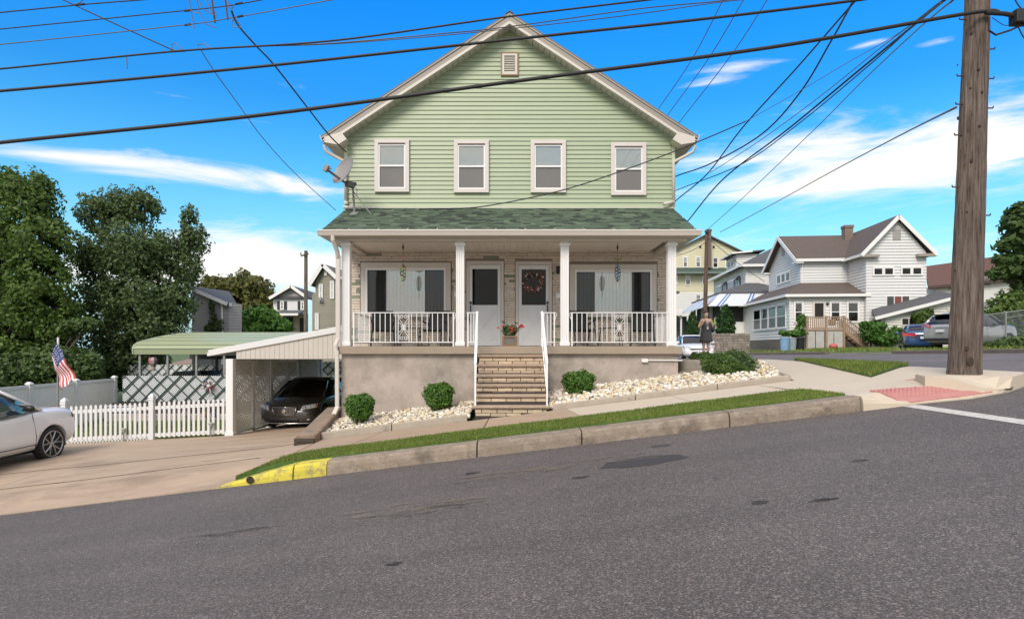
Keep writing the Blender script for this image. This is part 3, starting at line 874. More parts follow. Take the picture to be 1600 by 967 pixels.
# louvred vent
v = MB()
x0, x1, z0, z1 = -.29, .17, 7.02, 7.63
for a in ((x0, x1, z0, z0 + .035), (x0, x1, z1 - .035, z1), (x0, x0 + .035, z0 + .035, z1 - .035), (x1 - .035, x1, z0 + .035, z1 - .035)):
    v.box(a[0], a[1], WY - .06, WY, a[2], a[3])
vent = v.build('attic_vent', mat('brown_edge', (.27, .17, .10), .7), house)
v = MB()
for a in ((x0 + .037, x1 - .037, z0 + .037, z0 + .09), (x0 + .037, x1 - .037, z1 - .09, z1 - .037), (x0 + .037, x0 + .09, z0 + .09, z1 - .09), (x1 - .09, x1 - .037, z0 + .09, z1 - .09)):
    v.box(a[0], a[1], WY - .055, WY, a[2], a[3])
v.build('vent_frame', M_trim, vent)
for i in range(9):
    zz = z0 + .10 + i * .046
    MB().hexa([(x0 + .09, WY - .04, zz), (x1 - .09, WY - .04, zz), (x1 - .09, WY - .015, zz + .028), (x0 + .09, WY - .015, zz + .028)],
              [(x0 + .09, WY - .04, zz + .007), (x1 - .09, WY - .04, zz + .007), (x1 - .09, WY - .015, zz + .035), (x0 + .09, WY - .015, zz + .035)]).build('louvre', M_trim, vent)
MB().box(x0 + .08, x1 - .08, WY - .012, WY - .002, z0 + .08, z1 - .08).build('vent_back', M_room, vent)

# upstairs windows
def sash_window(parent, x0, x1, z0, z1, yw, name='window', casing=.10, full=True, M=None, trim=None, glassmat=None, shade=True, mid=.5):
    trim = trim or M_pinkw
    f = MB(M)
    for a in ((x0, x1, z0, z0 + casing * .9), (x0, x1, z1 - casing, z1), (x0, x0 + casing, z0 + casing * .9, z1 - casing), (x1 - casing, x1, z0 + casing * .9, z1 - casing)):
        f.box(a[0], a[1], yw - .055, yw, a[2], a[3])
    w = f.build(name, trim, parent, bevel=.004 if full else 0)
    a0, a1, b0, b1 = x0 + casing, x1 - casing, z0 + casing * .9, z1 - casing
    zm = b0 + (b1 - b0) * mid; s = .035 if full else .04
    for (c0, c1, dy) in ((b0, zm + .012, -.018), (zm - .012, b1 - .03, 0)):
        m = MB(M)
        for q in ((a0, a1, c0, c0 + s), (a0, a1, c1 - s, c1), (a0, a0 + s, c0 + s, c1 - s), (a1 - s, a1, c0 + s, c1 - s)):
            m.box(q[0], q[1], yw - .036 + dy * .6, yw - .014 + dy * .6, q[2], q[3])
        m.build('sash', M_white if full else trim, w)
        MB(M).box(a0 + s, a1 - s, yw - .026 + dy * .6, yw - .022 + dy * .6, c0 + s, c1 - s).build('pane', (glassmat or (G_half if dy else G_clear)), w)
    if full: MB(M).box(a0, a1, yw - .05, yw - .012, b1 - .03, b1 - .001).build('head_track', mat('window_gap', (.12, .08, .06), .8), w)
    if shade:
        MB(M).box(a0 + .01, a1 - .01, yw - .008, yw - .004, b0 + .01, b1 - .01).build('roller_shade', M_shade, w)
    else:
        MB(M).box(a0 + .01, a1 - .01, yw - .008, yw - .004, b0 + .01, b1 - .01).build('dark_interior', M_room, w)
    return w
for (a, b, t, bt) in ((586, 640, 219, 301), (709.5, 764, 220, 302), (829, 884, 220, 302), (954, 1009, 224, 306)):
    sash_window(WALL, (a - 800) / 60, (b - 800) / 60, (541 - bt) / 60, (541 - t) / 60, WY - .030)['label'] = 'upstairs window with drawn white shade'

# porch roof
PE = Vector((0, 13.9, 2.575)); PT = Vector((0, 16.19, 3.60)); sl = PT - PE; SL = sl.length; su = sl.normalized(); sn = Vector((0, -su.z, su.y))
PX0, PX1 = -4.27, 4.16
PROOF = MB().prism([(PX0, 13.88, 2.50), (PX0, 13.88, 2.555), (PX0, 16.19, 3.585), (PX0, 16.19, 3.50)], (PX1 - PX0, 0, 0)).build('porch_roof', M_shing, house)
ang = math.atan2(su.z, su.y)
um = bpy.data.meshes.new('shingle'); 
_m = MB().add([(0, 0, 0), (1, 0, 0), (1, 1, 0), (0, 1, 0), (0, 0, 1), (1, 0, 1), (1, 1, .35), (0, 1, .35)], [(0, 3, 2, 1), (4, 5, 6, 7), (0, 1, 5, 4), (1, 2, 6, 5), (2, 3, 7, 6), (3, 0, 4, 7)])
um.from_pydata(_m.v, [], _m.f); um.materials.append(M_shing)
rows = []
EXP = .118; nrow = int(SL / EXP)
rg = random.Random(5)
for i in range(nrow):
    x = PX0 - rg.random() * .2
    while x < PX1:
        w = rg.choice((.12, .17, .22, .30, .20))
        a, b = max(x, PX0), min(x + w, PX1)
        if b - a > .04: rows.append((i, a, b))
        x += w
off = wloc(PROOF)
extra = MB()
for n_, (i, a, b) in enumerate(rows):
    p = PE + su * (i * EXP - .02) + sn * .004
    th = .012 + rg.random() * .007
    if n_ < 300:
        o = inst('shingle', um, (a + .002, p.y, p.z), (b - a - .004, EXP + .03, th), PROOF, off)
        o.rotation_euler = (ang, 0, 0)
    else:
        y0 = p; y1 = p + su * (EXP + .03)
        extra.hexa([(a + .002, y0.y, y0.z), (b - .002, y0.y, y0.z), (b - .002, y1.y, y1.z), (a + .002, y1.y, y1.z)],
                   [(a + .002, y0.y + sn.y * th, y0.z + sn.z * th), (b - .002, y0.y + sn.y * th, y0.z + sn.z * th), (b - .002, y1.y + sn.y * .004, y1.z + .004), (a + .002, y1.y + sn.y * .004, y1.z + .004)])
extra.build('upper_shingles', M_shing, PROOF, stuff=True)
MB().box(PX0 - .02, PX1 + .02, 16.10, 16.19, 3.575, 3.60).build('flashing', M_trim, PROOF)
# gutter, hanger straps, beam, ceiling
mb = MB().prism([(PX0 - .04, 13.86, 2.575), (PX0 - .04, 13.74, 2.58), (PX0 - .04, 13.735, 2.56), (PX0 - .04, 13.755, 2.52), (PX0 - .04, 13.78, 2.455), (PX0 - .04, 13.86, 2.45)], (PX1 - PX0 + .08, 0, 0))
mb.build('porch_gutter', M_trim, house, bevel=.004)
mb = MB()
for i in range(13):
    x = PX0 + .62 + i * .655
    p0 = Vector((x + .03, 13.75, 2.59)); p1 = PE + su * .14 + Vector((x, 0, 0)) + sn * .025
    mb.bar(p0, p1, .022, .006)
mb.build('gutter_strap', M_trim, house)
MB().box(-4.08, 3.98, 14.12, 14.32, 2.385, 2.475).build('porch_beam', M_trim, house, bevel=.005)
MB().box(PX0 + .02, PX1 - .02, 13.87, 14.13, 2.465, 2.50).build('front_soffit', M_soff, house)
for sx, xx in ((-1, -4.27), (1, 4.16)):
    MB().prism([(xx, 13.9, 2.50), (xx, 16.18, 2.50), (xx, 16.18, 3.52)], (-sx * .04, 0, 0)).build('porch_gable', M_sid, house)
    a, b = sorted((xx + sx * .02, xx - sx * .30))
    MB().box(a, b, 13.9, 16.15, 2.455, 2.499).build('side_soffit', M_soff, house)
    a, b = sorted((xx - sx * .30, xx - sx * .46))
    MB().box(a, b, 14.33, 16.15, 2.385, 2.475).build('side_beam', M_trim, house)
for i in range(50):
    x = -3.81 + i * .151
    if x + .147 < 3.70: MB().box(x, x + .147, 14.33, 16.18, 2.468, 2.484).build('ceiling_board', M_ceil, house)
MB().box(-3.9, 3.8, 14.33, 16.18, 2.486, 2.50).build('ceiling_backing', mat('ceil_gap', (.3, .27, .23), .8), house)

# columns
for cx in (-3.78, -1.18, 1.20, 3.64):
    mb = MB(); w = .092
    rings = []
    def flut(x, y, w, z):
        pts = []
        for s in range(4):
            for j in range(8):
                t = -1 + 2 * (j + .0) / 8; d = w - (.012 if j % 2 == 0 and j > 0 else 0)
                q = [(t * w, -d), (d, t * w), (-t * w, d), (-d, -t * w)][s]
                pts.append((x + q[0], y + q[1], z))
        return pts
    mb.loft([flut(cx, 14.22, w, .10), flut(cx, 14.22, w, 2.28)])
    col_o = mb.build('column', M_white, house)
    MB().box(cx - .115, cx + .115, 14.105, 14.335, .005, .10).build('column_base', M_white, col_o, bevel=.015)
    MB().box(cx - .12, cx + .12, 14.10, 14.34, 2.28, 2.345).build('column_cap', M_white, col_o, bevel=.01)
    MB().box(cx - .10, cx + .10, 14.115, 14.325, 2.345, 2.384).build('capital', M_trim, col_o)

# slab and foundation
MB().box(-3.955, 3.83, 13.98, 16.1, -.175, 0).build('porch_slab', M_slab, house, bevel=.012)
mb = MB()
mb.box(-3.86, -.80, 14.09, 14.3, -2.1, -.178).box(.72, 3.76, 14.09, 14.3, -1.6, -.178).box(-3.86, -3.66, 14.3, 16.0, -2.1, -.178).box(3.56, 3.76, 14.3, 16.1, -1.4, -.178).box(-.80, .72, 14.25, 14.4, -1.6, -.178)
mb.build('foundation', M_stucco, house)
MB().box(-4.33, -3.9, 16.17, 16.3, -2.3, 0).build('side_foundation', M_stucco, house)
MB().box(3.8, 4.21, 16.17, 16.3, -2.3, 0).build('side_foundation', M_stucco, house)
MB().box(-3.9, 3.8, 14.4, 16.15, -.2, -.18).build('slab_underside', M_slab, house)
# conduit and junction box on the foundation
MB().box(2.93, 3.07, 14.03, 14.09, -.36, -.28).build('junction_box', M_white, house, bevel=.006)
MB().tube([(3.07, 14.06, -.315), (3.85, 14.06, -.32)], .014, 8).build('conduit', M_white, house)

# steps: six stone treads over brick risers
STEPS = MB().hexa([(-.74, 12.35, -1.6), (.70, 12.35, -1.6), (.70, 14.2, -1.6), (-.74, 14.2, -1.6)], [(-.74, 12.53, -1.28), (.70, 12.53, -1.28), (.70, 14.2, -.19), (-.74, 14.2, -.19)]).build('front_steps', M_mortar, house)
bu = bpy.data.meshes.new('brick')
_m = MB().box(0, 1, 0, 1, 0, 1); bu.from_pydata(_m.v, [], _m.f); bu.materials.append(M_stepb)
offs = wloc(STEPS)
NOSE = [-.186, -.391, -.602, -.796, -.99, -1.19]
for i in range(6):
    yf = 13.86 - .285 * i; zt = NOSE[i]
    wx = .80 if i == 5 else (.77 if i == 4 else .755)
    mb = MB(); n = 24; rr = random.Random(i); rings = []
    for j in range(n + 1):
        x = -wx + .0 + 2 * wx * j / n; d = rr.uniform(-.008, .008)
        rings.append([(x, yf + .05, zt - .07), (x, yf + .01 + d, zt - .068), (x, yf - .012 + d, zt - .035), (x, yf + d, zt), (x, yf + .33, zt), (x, yf + .33, zt - .07)])
    mb.loft(rings); mb.build('step_tread', M_tread, STEPS)
    zn = (NOSE[i + 1] if i < 5 else -1.53)
    H = (zt - .072 - zn - .004) ; rows_ = 2
    for r_ in range(2 if i < 5 else 4):
        h = (.060 if i < 5 else .063)
        z0 = zt - .072 - (r_ + 1) * (h + .008)
        x = -.73 - (.18 if (r_ + i) % 2 else .0)
        while x < .70:
            w = .30; a, b = max(x, -.74), min(x + w, .70)
            if b - a > .03 and (i < 5 or z0 + .03 > -1.35 + .125 * a - .04):
                inst('brick', bu, (a + .004, yf + .03 + rr.uniform(-.006, .004), z0), (b - a - .010, .09, h), STEPS, offs)
            x += w + .006
# ------------------------------------------------------------------ porch wall of long bricks
PW = MB().box(-4.27, 4.20, WY + .01, WY + .15, 0.0, 2.48).build('porch_wall', M_mort, house)
bu2 = bpy.data.meshes.new('brick'); 
_m = MB().add([(0, 1, 0), (1, 1, 0), (1, 1, 1), (0, 1, 1), (.01, 0, .06), (.99, 0, .06), (.985, .08, .94), (.015, .02, .94)],
              [(4, 5, 6, 7), (0, 1, 5, 4), (1, 2, 6, 5), (2, 3, 7, 6), (3, 0, 4, 7)])
bu2.from_pydata(_m.v, [], _m.f); bu2.materials.append(M_brick)
bu3 = bu2.copy(); bu3.materials.clear(); bu3.materials.append(M_brickg)
offp = wloc(PW)
holes = [(-3.95, -1.57, .80, 2.19), (-1.20, -.20, 0, 2.23), (.08, 1.05, 0, 2.23), (1.48, 3.78, .80, 2.15)]
cands = []
rr = random.Random(21)
i = 0; z = .004
while z < 2.44:
    h = .064
    x = -4.27 - rr.random() * .4
    while x < 4.2:
        L_ = rr.choice((.40, .40, .30, .20)); a, b = max(x, -4.27), min(x + L_, 4.20)
        segs = [(a, b)]
        for (h0, h1, q0, q1) in holes:
            if z + h > q0 and z < q1:
                ns = []
                for (s, e) in segs:
                    if e <= h0 or s >= h1: ns.append((s, e))
                    else:
                        if s < h0: ns.append((s, h0))
                        if e > h1: ns.append((h1, e))
                segs = ns
        g = rr.random() < .055
        for s, e in segs:
            if e - s > .05: cands.append((e - s, s, e, z, g))
        x += L_
    z += h + .005; i += 1
cands.sort(key=lambda c: (-c[4], -c[0]))
ex = MB()
for k, (l, s, e, z, g) in enumerate(cands):
    if k < 300:
        o = inst('brick', bu3 if g else bu2, (s + .003, WY - .014 - rr.random() * .006, z), (e - s - .006, .03, .064), PW, offp)
        if g: o['label'] = 'sage green brick'
    else: ex.box(s + .003, e - .003, WY - .016 - rr.random() * .004, WY + .012, z, z + .064)
ex.build('small_bricks', M_brick, PW, stuff=True)

# picture windows
def picture(x0, x1, z0, z1, label, refl):
    y = WY - .055
    f = MB(); c = .125
    for a in ((x0, x1, z0, z0 + .02), (x0, x1, z1 - .14, z1), (x0, x0 + c, z0 + .02, z1 - .14), (x1 - c, x1, z0 + .02, z1 - .14)):
        f.box(a[0], a[1], y - .03, y + .04, a[2], a[3])
    w = f.build('picture_window', M_trim, PW, bevel=.004); w['label'] = label
    MB().box(x0 + .02, x1 - .02, y - .10, y - .032, z0 - .075, z0 + .0).build('sill', M_pinkw, w, bevel=.006)
    a0, a1, b0, b1 = x0 + c, x1 - c, z0 + .02, z1 - .14
    m = MB()
    for q in ((a0, a1, b0, b0 + .03), (a0, a1, b1 - .06, b1), (a0, a0 + .05, b0 + .03, b1 - .06), (a1 - .05, a1, b0 + .03, b1 - .06)):
        m.box(q[0], q[1], y - .045, y + .012, q[2], q[3])
    m.build('frame', M_white, w)
    s0, s1 = a0 + .05, a1 - .05; d = s1 - s0
    m1, m2 = s0 + d * .245, s1 - d * .245
    for (p, q, side) in ((s0, m1, 1), (m1, m2, 0), (m2, s1, 1)):
        m = MB(); t = .018
        for r_ in ((p, q, b0 + .03, b0 + .03 + t), (p, q, b1 - .06 - t, b1 - .06), (p, p + t, b0 + .03 + t, b1 - .06 - t), (q - t, q, b0 + .03 + t, b1 - .06 - t)):
            m.box(r_[0], r_[1], y - (.038 if side else .03), y - .012, r_[2], r_[3])
        m.build('sash', M_black if side else M_white, w)
        MB().box(p + t, q - t, y - .022, y - .018, b0 + .03 + t, b1 - .06 - t).build('pane', G_screen if side else G_porch, w)
    # vertical blind slats behind the glass
    n = int((a1 - a0 - .1) / .092)
    for i in range(n):
        xx = s0 + .04 + i * (d - .08) / (n - 1)
        MB().hexa([(xx - .040, y + .004, b0 + .02), (xx + .036, y + .046, b0 + .02), (xx + .036, y + .048, b0 + .02), (xx - .040, y + .006, b0 + .02)],
                  [(xx - .040, y + .004, b1 - .05), (xx + .036, y + .046, b1 - .05), (xx + .036, y + .048, b1 - .05), (xx - .040, y + .006, b1 - .05)]).build('blind_slat', M_blind, w)
    MB().box(a0, a1, y + .052, y + .056, b0, b1).build('dark_interior', M_room, w)
picture(-3.92, -1.59, .83, 2.17, 'picture window with vertical blinds left of the doors', 0)
picture(1.50, 3.75, .83, 2.12, 'picture window with vertical blinds right of the doors', 1)

# storm doors
def door(x0, x1, zt, label, handle_left, inner):
    y = WY - .02
    f = MB()
    for a in ((x0, x0 + .075, 0.0, zt - .09), (x1 - .075, x1, 0.0, zt - .09), (x0, x1, zt - .09, zt)):
        f.box(a[0], a[1], y - .02, y + .06, a[2], a[3])
    w = f.build('door_frame', M_pinkw, PW, bevel=.004)
    d0, d1 = x0 + .08, x1 - .08; top = zt - .10
    m = MB(); ws = .075; zg0, zg1 = 1.07, top - .11
    for a in ((d0, d0 + ws, .012, top), (d1 - ws, d1, .012, top), (d0 + ws, d1 - ws, zg1, top), (d0 + ws, d1 - ws, .012, zg0)):
        m.box(a[0], a[1], y - .035, y, a[2], a[3])
    dr = m.build('storm_door', mat('door_white', (.66, .66, .655), .4, var=.02), PW, bevel=.003); dr['label'] = label
    MB().box(d0 + ws, d1 - ws, y - .022, y - .018, zg0, zg1).build('pane', glass('door_glass', (.5, .45, .43), .004), dr)
    # x panel
    m = MB(); p0, p1, q0, q1 = d0 + .08, d1 - .08, .17, .96
    for a in ((p0, p1, q0, q0 + .012), (p0, p1, q1, q1 + .012), (p0, p0 + .012, q0, q1), (p1 - .012, p1, q0, q1)):
        m.box(a[0], a[1], y - .041, y - .035, a[2], a[3])
    cx, cz = (p0 + p1) / 2, (q0 + q1) / 2
    for (sa, sb) in ((1, 1), (1, -1)):
        for dd in (-.035, .035):
            m.bar((p0 + .02, y - .038, cz - sb * (q1 - q0) / 2 + dd), (p1 - .02, y - .038, cz + sb * (q1 - q0) / 2 + dd), .008, .012, up=(0, 1, 0))
    m.bar((p0 + .012, y - .039, q0 + .07), (p1 - .012, y - .039, q0 + .07), .008, .008)
    m.build('cross_panel', mat('door_white', (.66, .66, .655)), dr)
    MB().box(d0, d1, y + .012, y + .03, .01, top).build('inner_door', inner, dr)
    hx = d0 + .035 if handle_left else d1 - .035
    m = MB(); m.box(hx - .03, hx + .03, y - .055, y - .036, 1.10, 1.16)
    m.tube([(hx, y - .04, 1.07), (hx, y - .085, 1.04), (hx, y - .085, .84), (hx, y - .04, .80)], .014, 8); m.build('door_handle', M_black, dr)
    return dr
door(-1.185, -.215, 2.215, 'white storm door with dark glass', True, mat('inner_dark', (.012, .010, .009), .5))
door(.095, 1.035, 2.205, 'white storm door with maroon inner door', False, mat('inner_maroon', (.085, .030, .030), .6, var=.1, vscale=12, stretch=(6, 1, .3)))
# lock box hanging on the left handle
m = MB().box(-1.165, -1.09, 16.02, 16.07, .66, .77); m.tube([(-1.155, 16.05, .77), (-1.15, 16.05, .83), (-1.105, 16.05, .83), (-1.10, 16.05, .77)], .007, 6)
tag(m.build('lock_box', M_black, bevel=.008), 'small black lock box hanging from the left storm door handle', 'lock box')

# ------------------------------------------------------------------ railings
def railing(name, x0, x1, label, scroll=True, y=14.12, posts=(True, True), nb=None, h=.765, curl=None):
    r_ = thing(name, ((x0 + x1) / 2, y, 0), label, 'railing'); r_.parent = None
    del r_['category']; del r_['label']; r_['label'] = label; r_.parent = house; r_.location = Vector(((x0 + x1) / 2, y, 0)) - house.location
    MB().box(x0 - .03, x1 + .03, y - .02, y + .02, h - .012, h + .006).build('top_rail', M_iron, r_)
    MB().box(x0, x1, y - .012, y + .012, .085, .105).build('bottom_rail', M_iron, r_)
    for x, on in ((x0, posts[0]), (x1, posts[1])):
        if on: MB().box(x - .014, x + .014, y - .014, y + .014, 0.0, h - .012).build('post', M_iron, r_)
    n = nb or int(round((x1 - x0) / .11))
    c = (x0 + x1) / 2
    for i in range(1, n):
        x = x0 + (x1 - x0) * i / n
        if scroll and abs(x - c) < .10: continue
        MB().box(x - .0075, x + .0075, y - .0075, y + .0075, .105, h - .012).build('baluster', M_iron, r_)
    if scroll:
        MB().box(c - .13 , c - .115, y - .0075, y + .0075, .105, h - .012).box(c + .115, c + .13, y - .0075, y + .0075, .105, h - .012).build('scroll_upright', M_iron, r_)
        m = MB()
        def curve(pts, w=.0062): m.tube([(c + x_, y, z_) for x_, z_ in pts], w, 5)
        def spir(cx, cz, r0, a0, turns, d):
            return [(cx + r0 * (1 - .72 * k / 16) * math.cos(a0 + d * turns * 2 * math.pi * k / 16), cz + r0 * (1 - .72 * k / 16) * math.sin(a0 + d * turns * 2 * math.pi * k / 16)) for k in range(17)]
        for s in (-1, 1):
            for base, up in ((h - .06, -1), (.15, 1)):
                # heart: big curl at the outer end, arm running to the middle
                a0 = 0 if s > 0 else math.pi
                curve([(0, base + up * .245), (s * .045, base + up * .16), (s * .095, base + up * .09)] + spir(s * .052, base + up * .045, .048, a0, 1.2, -up * s))
                curve([(s * .105, base + up * .165), (s * .05, base + up * .215), (0, base + up * .275)] + spir(s * .032, base + up * .30, .030, (math.pi if s > 0 else 0), 1.1, -up * s), .0055)
        m.build('scroll', M_iron, r_)
    if curl:
        xx = x1 if curl > 0 else x0
        MB().tube([(xx + curl * .03, y, h), (xx + curl * .05, y, h - .04), (xx + curl * .035, y, h - .11), (xx + curl * .01, y, h - .15), (xx + curl * .04, y, h - .13)], .007, 5).build('curl', M_iron, r_)
    return r_
railing('railing', -3.59, -1.33, 'white iron railing left of the steps', nb=19, curl=1)
railing('railing', 1.36, 3.52, 'white iron railing right of the steps', nb=19, curl=-1)
railing('railing', -1.00, -.80, 'short white railing by the left door', scroll=False, nb=3)
railing('railing', .72, .96, 'short white railing by the right door', scroll=False, nb=3, curl=1)
for sx, x in ((-1, -3.66), (1, 3.60)):
    r_ = MB().box(x - .02, x + .02, 14.33, 16.1, .752, .77).build('side_railing', M_iron, house)
    for i in range(14):
        MB().box(x - .0075, x + .0075, 14.4 + i * .125, 14.415 + i * .125, .09, .752).build('baluster', M_iron, r_)
    MB().box(x - .012, x + .012, 14.33, 16.1, .075, .092).build('bottom_rail', M_iron, r_)
# stair handrails
for s, (xt, xb) in ((-1, (-.785, -.735)), (1, (.672, .70))):
    y0, y1 = 14.0, 12.45
    T = Vector((xt, y0, .78)); B = Vector((xb, y1, -.34 if s > 0 else -.35))
    h_ = MB(); h_.bar(T, B, .05, .022); hr = h_.build('stair_handrail', M_iron, house, bevel=.004)
    MB().bar(T + Vector((0, .0, 0)), (xt, y0, 0.0), .03, .03).build('top_post', M_iron, hr)
    MB().bar(B, (xb, y1, NOSE[5]), .034, .034).build('bottom_post', M_iron, hr)
    MB().bar(T - Vector((0, 0, .62)), B - Vector((0, 0, .62)), .02, .02).build('lower_rail', M_iron, hr)
    for i in range(1, 4):
        p = T.lerp(B, i / 4)
        MB().bar(p, p - Vector((0, 0, .62)), .014, .014).build('baluster', M_iron, hr)

# porch downspout at the left corner
mb = MB()
xs_ = -3.93
mb.tube([(-3.98, 13.82, 2.46), (-3.98, 13.83, 2.36), (-3.93, 13.98, 2.14), (xs_, 14.05, 2.0)], .052, 8)
mb.bar((xs_, 14.06, 2.05), (xs_, 14.06, .12), .10, .075, up=(0, 1, 0))
mb.tube([(xs_, 14.06, .16), (xs_ - .02, 13.93, .02), (xs_, 13.93, -.2)], .05, 8)
mb.bar((-3.915, 13.92, -.1), (-3.915, 13.94, -1.38), .085, .07, up=(0, 1, 0))
mb.bar((-3.915, 13.94, -1.36), (-3.98, 13.72, -1.62), .09, .075, up=(0, 1, 0))
mb.bar((-3.98, 13.72, -1.60), (-3.98, 13.70, -1.80), .10, .08, up=(0, 1, 0))
mb.build('porch_downspout', M_trim, house, bevel=.01)
# ------------------------------------------------------------------ porch furniture
M_sling = mat('black_sling', (.02, .019, .018), .8, var=.05)
M_rock = mat('boulder', (.22, .19, .15), .9, var=.2, vscale=4, bump=.8, bscale=20, stain=[((.36, .32, .26), 3, .5, .62, .8)])
def chair(x, y, rz, label):
    t = thing('porch_chair', (x, y, 0), label, 'chair', 'black chairs on the porch', R(rz))
    def mk(name, mb, m=M_black, bevel=0): return mb.build(name, m, t, local=True, bevel=bevel)
    mb = MB(); mb.loft([[(-.25, -.27 + 0, .40), (.25, -.27, .40), (.25, -.27, .425), (-.25, -.27, .425)], [(-.25, 0, .375), (.25, 0, .375), (.25, 0, .40), (-.25, 0, .40)], [(-.25, .22, .37), (.25, .22, .37), (.25, .22, .395), (-.25, .22, .395)]])
    mk('seat', mb, M_sling)
    mb = MB(); mb.loft([[(-.25, .22, .38), (.25, .22, .38), (.25, .245, .38), (-.25, .245, .38)], [(-.25, .30, .62), (.25, .30, .62), (.25, .325, .62), (-.25, .325, .62)], [(-.25, .40, .84), (.25, .40, .84), (.25, .425, .84), (-.25, .425, .84)], [(-.22, .43, .90), (.22, .43, .90), (.22, .455, .90), (-.22, .455, .90)]])
    mk('backrest', mb, M_sling)
    for s in (-1, 1):
        mk('leg', MB().tube([(s * .29, -.36, .01), (s * .27, -.22, .34), (s * .27, -.16, .60)], .014, 6))
        mk('leg', MB().tube([(s * .30, .42, .01), (s * .27, .18, .36), (s * .255, .32, .66), (s * .25, .44, .90)], .014, 6))
        mk('armrest', MB().tube([(s * .27, -.24, .64), (s * .28, -.05, .62), (s * .27, .15, .57), (s * .26, .26, .55)], .020, 6))
        mk('runner', MB().tube([(s * .29, -.36, .016), (s * .30, .42, .016)], .012, 6))
    mk('stretcher', MB().tube([(-.29, -.2, .36), (.29, -.2, .36)], .012, 6))
    return t
chair(-3.18, 15.35, 14, 'black porch chair at the left end of the left railing')
chair(-1.92, 15.35, -14, 'black porch chair beside the left door under the picture window')
chair(1.72, 15.35, 14, 'black porch chair next to the column right of the steps')
chair(3.22, 15.35, -14, 'black porch chair at the far right end of the porch')
def side_table(x, y, label):
    t = thing('side_table', (x, y, 0), label, 'table', 'black side tables on the porch')
    MB().box(-.26, .26, -.2, .2, .44, .462).build('table_top', M_black, t, local=True, bevel=.006)
    for sx in (-1, 1):
        for sy in (-1, 1):
            MB().tube([(sx * .27, sy * .2, .0), (sx * .235, sy * .17, .30), (sx * .21, sy * .16, .44)], .011, 6).build('leg', M_black, t, local=True)
side_table(-2.55, 15.5, 'black side table between the two left porch chairs')
side_table(2.45, 15.5, 'black side table between the two right porch chairs')

# wind spinners hanging from the ceiling
def spinner(x, y, cols, label, fly):
    t = thing('wind_spinner', (x, y, 2.46), label, 'wind spinner')
    MB().tube([(x, y, 2.466), (x, y, 1.55)], .004, 5).build('cord', M_black, t)
    MB().lathe([(.004, 2.44), (.025, 2.36), (.004, 2.28)], (x, y, 0), 8).build('swivel', M_black, t)
    m = MB()
    for s in (-1, 1): m.add([(x, y - .01, fly), (x + s * .085, y - .03, fly + .035), (x + s * .095, y - .03, fly - .005), (x + s * .03, y - .01, fly - .03)], [(0, 1, 2, 3)])
    m.tube([(x, y, fly + .03), (x, y, fly - .05)], .009, 6)
    m.build('ornament', mat('ornament_' + cols[0], {'pink': (.55, .25, .24), 'olive': (.20, .20, .05)}[cols[0]], .6), t)
    for k in range(3):
        vs = []; n = 26
        for i in range(n + 1):
            q = i / n; a = q * 1.6 * 2 * math.pi + k * 2 * math.pi / 3; r = .075 * math.sin(math.pi * min(1, max(0.02, q)) ) ** .35
            zz = 1.94 - .40 * q - (2.17 - 2.17)
            for dz in (0, .028): vs.append((x + r * math.cos(a), y + r * math.sin(a), zz + dz))
        fs = [(2 * i, 2 * i + 1, 2 * i + 3, 2 * i + 2) for i in range(n)]
        m = MB(); m.add(vs, fs)
        o = m.build('ribbon', mat('ribbon_' + cols[k + 1], {'green': (.08, .35, .08), 'yellow': (.6, .55, .06), 'maroon': (.22, .03, .05), 'blue': (.03, .12, .35), 'black': (.02, .02, .02), 'teal': (.05, .3, .3)}[cols[k + 1]], .4, metal=.3), t, smooth=True)
        so = o.modifiers.new('thick', 'SOLIDIFY'); so.thickness = .004
    MB().lathe([(.003, 1.50), (.012, 1.44), (.006, 1.38), (.002, 1.34)], (x, y, 0), 6).build('tail', mat('tail_y', (.55, .5, .08), .5), t)
spinner(-2.60, 14.85, ('pink', 'green', 'yellow', 'maroon'), 'coloured twisting wind spinner hanging left of the doors', 2.10)
spinner(2.52, 14.85, ('olive', 'black', 'blue', 'teal'), 'dark twisting wind spinner hanging right of the doors', 2.08)

# mail boxes, lamp, wreath, planter
def mailbox(x0, x1, z0, z1, label):
    t = thing('mailbox', ((x0 + x1) / 2, 16.1, z0), label, 'mailbox')
    MB().box(x0, x1, 16.08, 16.18, z0, z1 - .035).build('box', M_white, t, bevel=.006)
    MB().hexa([(x0 - .008, 16.065, z1 - .05), (x1 + .008, 16.065, z1 - .05), (x1 + .008, 16.185, z1 - .03), (x0 - .008, 16.185, z1 - .03)], [(x0 - .008, 16.07, z1 - .035), (x1 + .008, 16.07, z1 - .035), (x1 + .008, 16.185, z1), (x0 - .008, 16.185, z1)]).build('lid', M_white, t)
    return t
mailbox(-1.50, -1.30, 1.27, 1.44, 'white mailbox left of the dark glass door')
t = mailbox(1.13, 1.26, 1.24, 1.40, 'white mailbox right of the maroon door')
MB().tube([(1.15, 16.11, 1.23), (1.16, 16.10, 1.17), (1.20, 16.10, 1.165), (1.22, 16.11, 1.22)], .006, 5).build('paper_hook', M_white, t)
t = thing('porch_lamp', (1.20, 16.15, 1.95), 'small dark wall lamp beside the right column', 'lamp')
MB().box(1.15, 1.25, 16.14, 16.18, 1.88, 2.08).build('back_plate', M_black, t, bevel=.01)
MB().lathe([(.03, 0), (.05, .03), (.055, .12), (.03, .16), (.01, .18)], (1.20, 16.08, 1.90), 10).build('lantern', M_black, t)
t = thing('door_wreath', (.54, 16.1, 1.66), 'dried flower wreath hung on the maroon door', 'wreath')
m = MB(); pts = [(.545 + .21 * math.cos(a * math.pi / 12), 16.135, 1.66 + .21 * math.sin(a * math.pi / 12)) for a in range(25)]
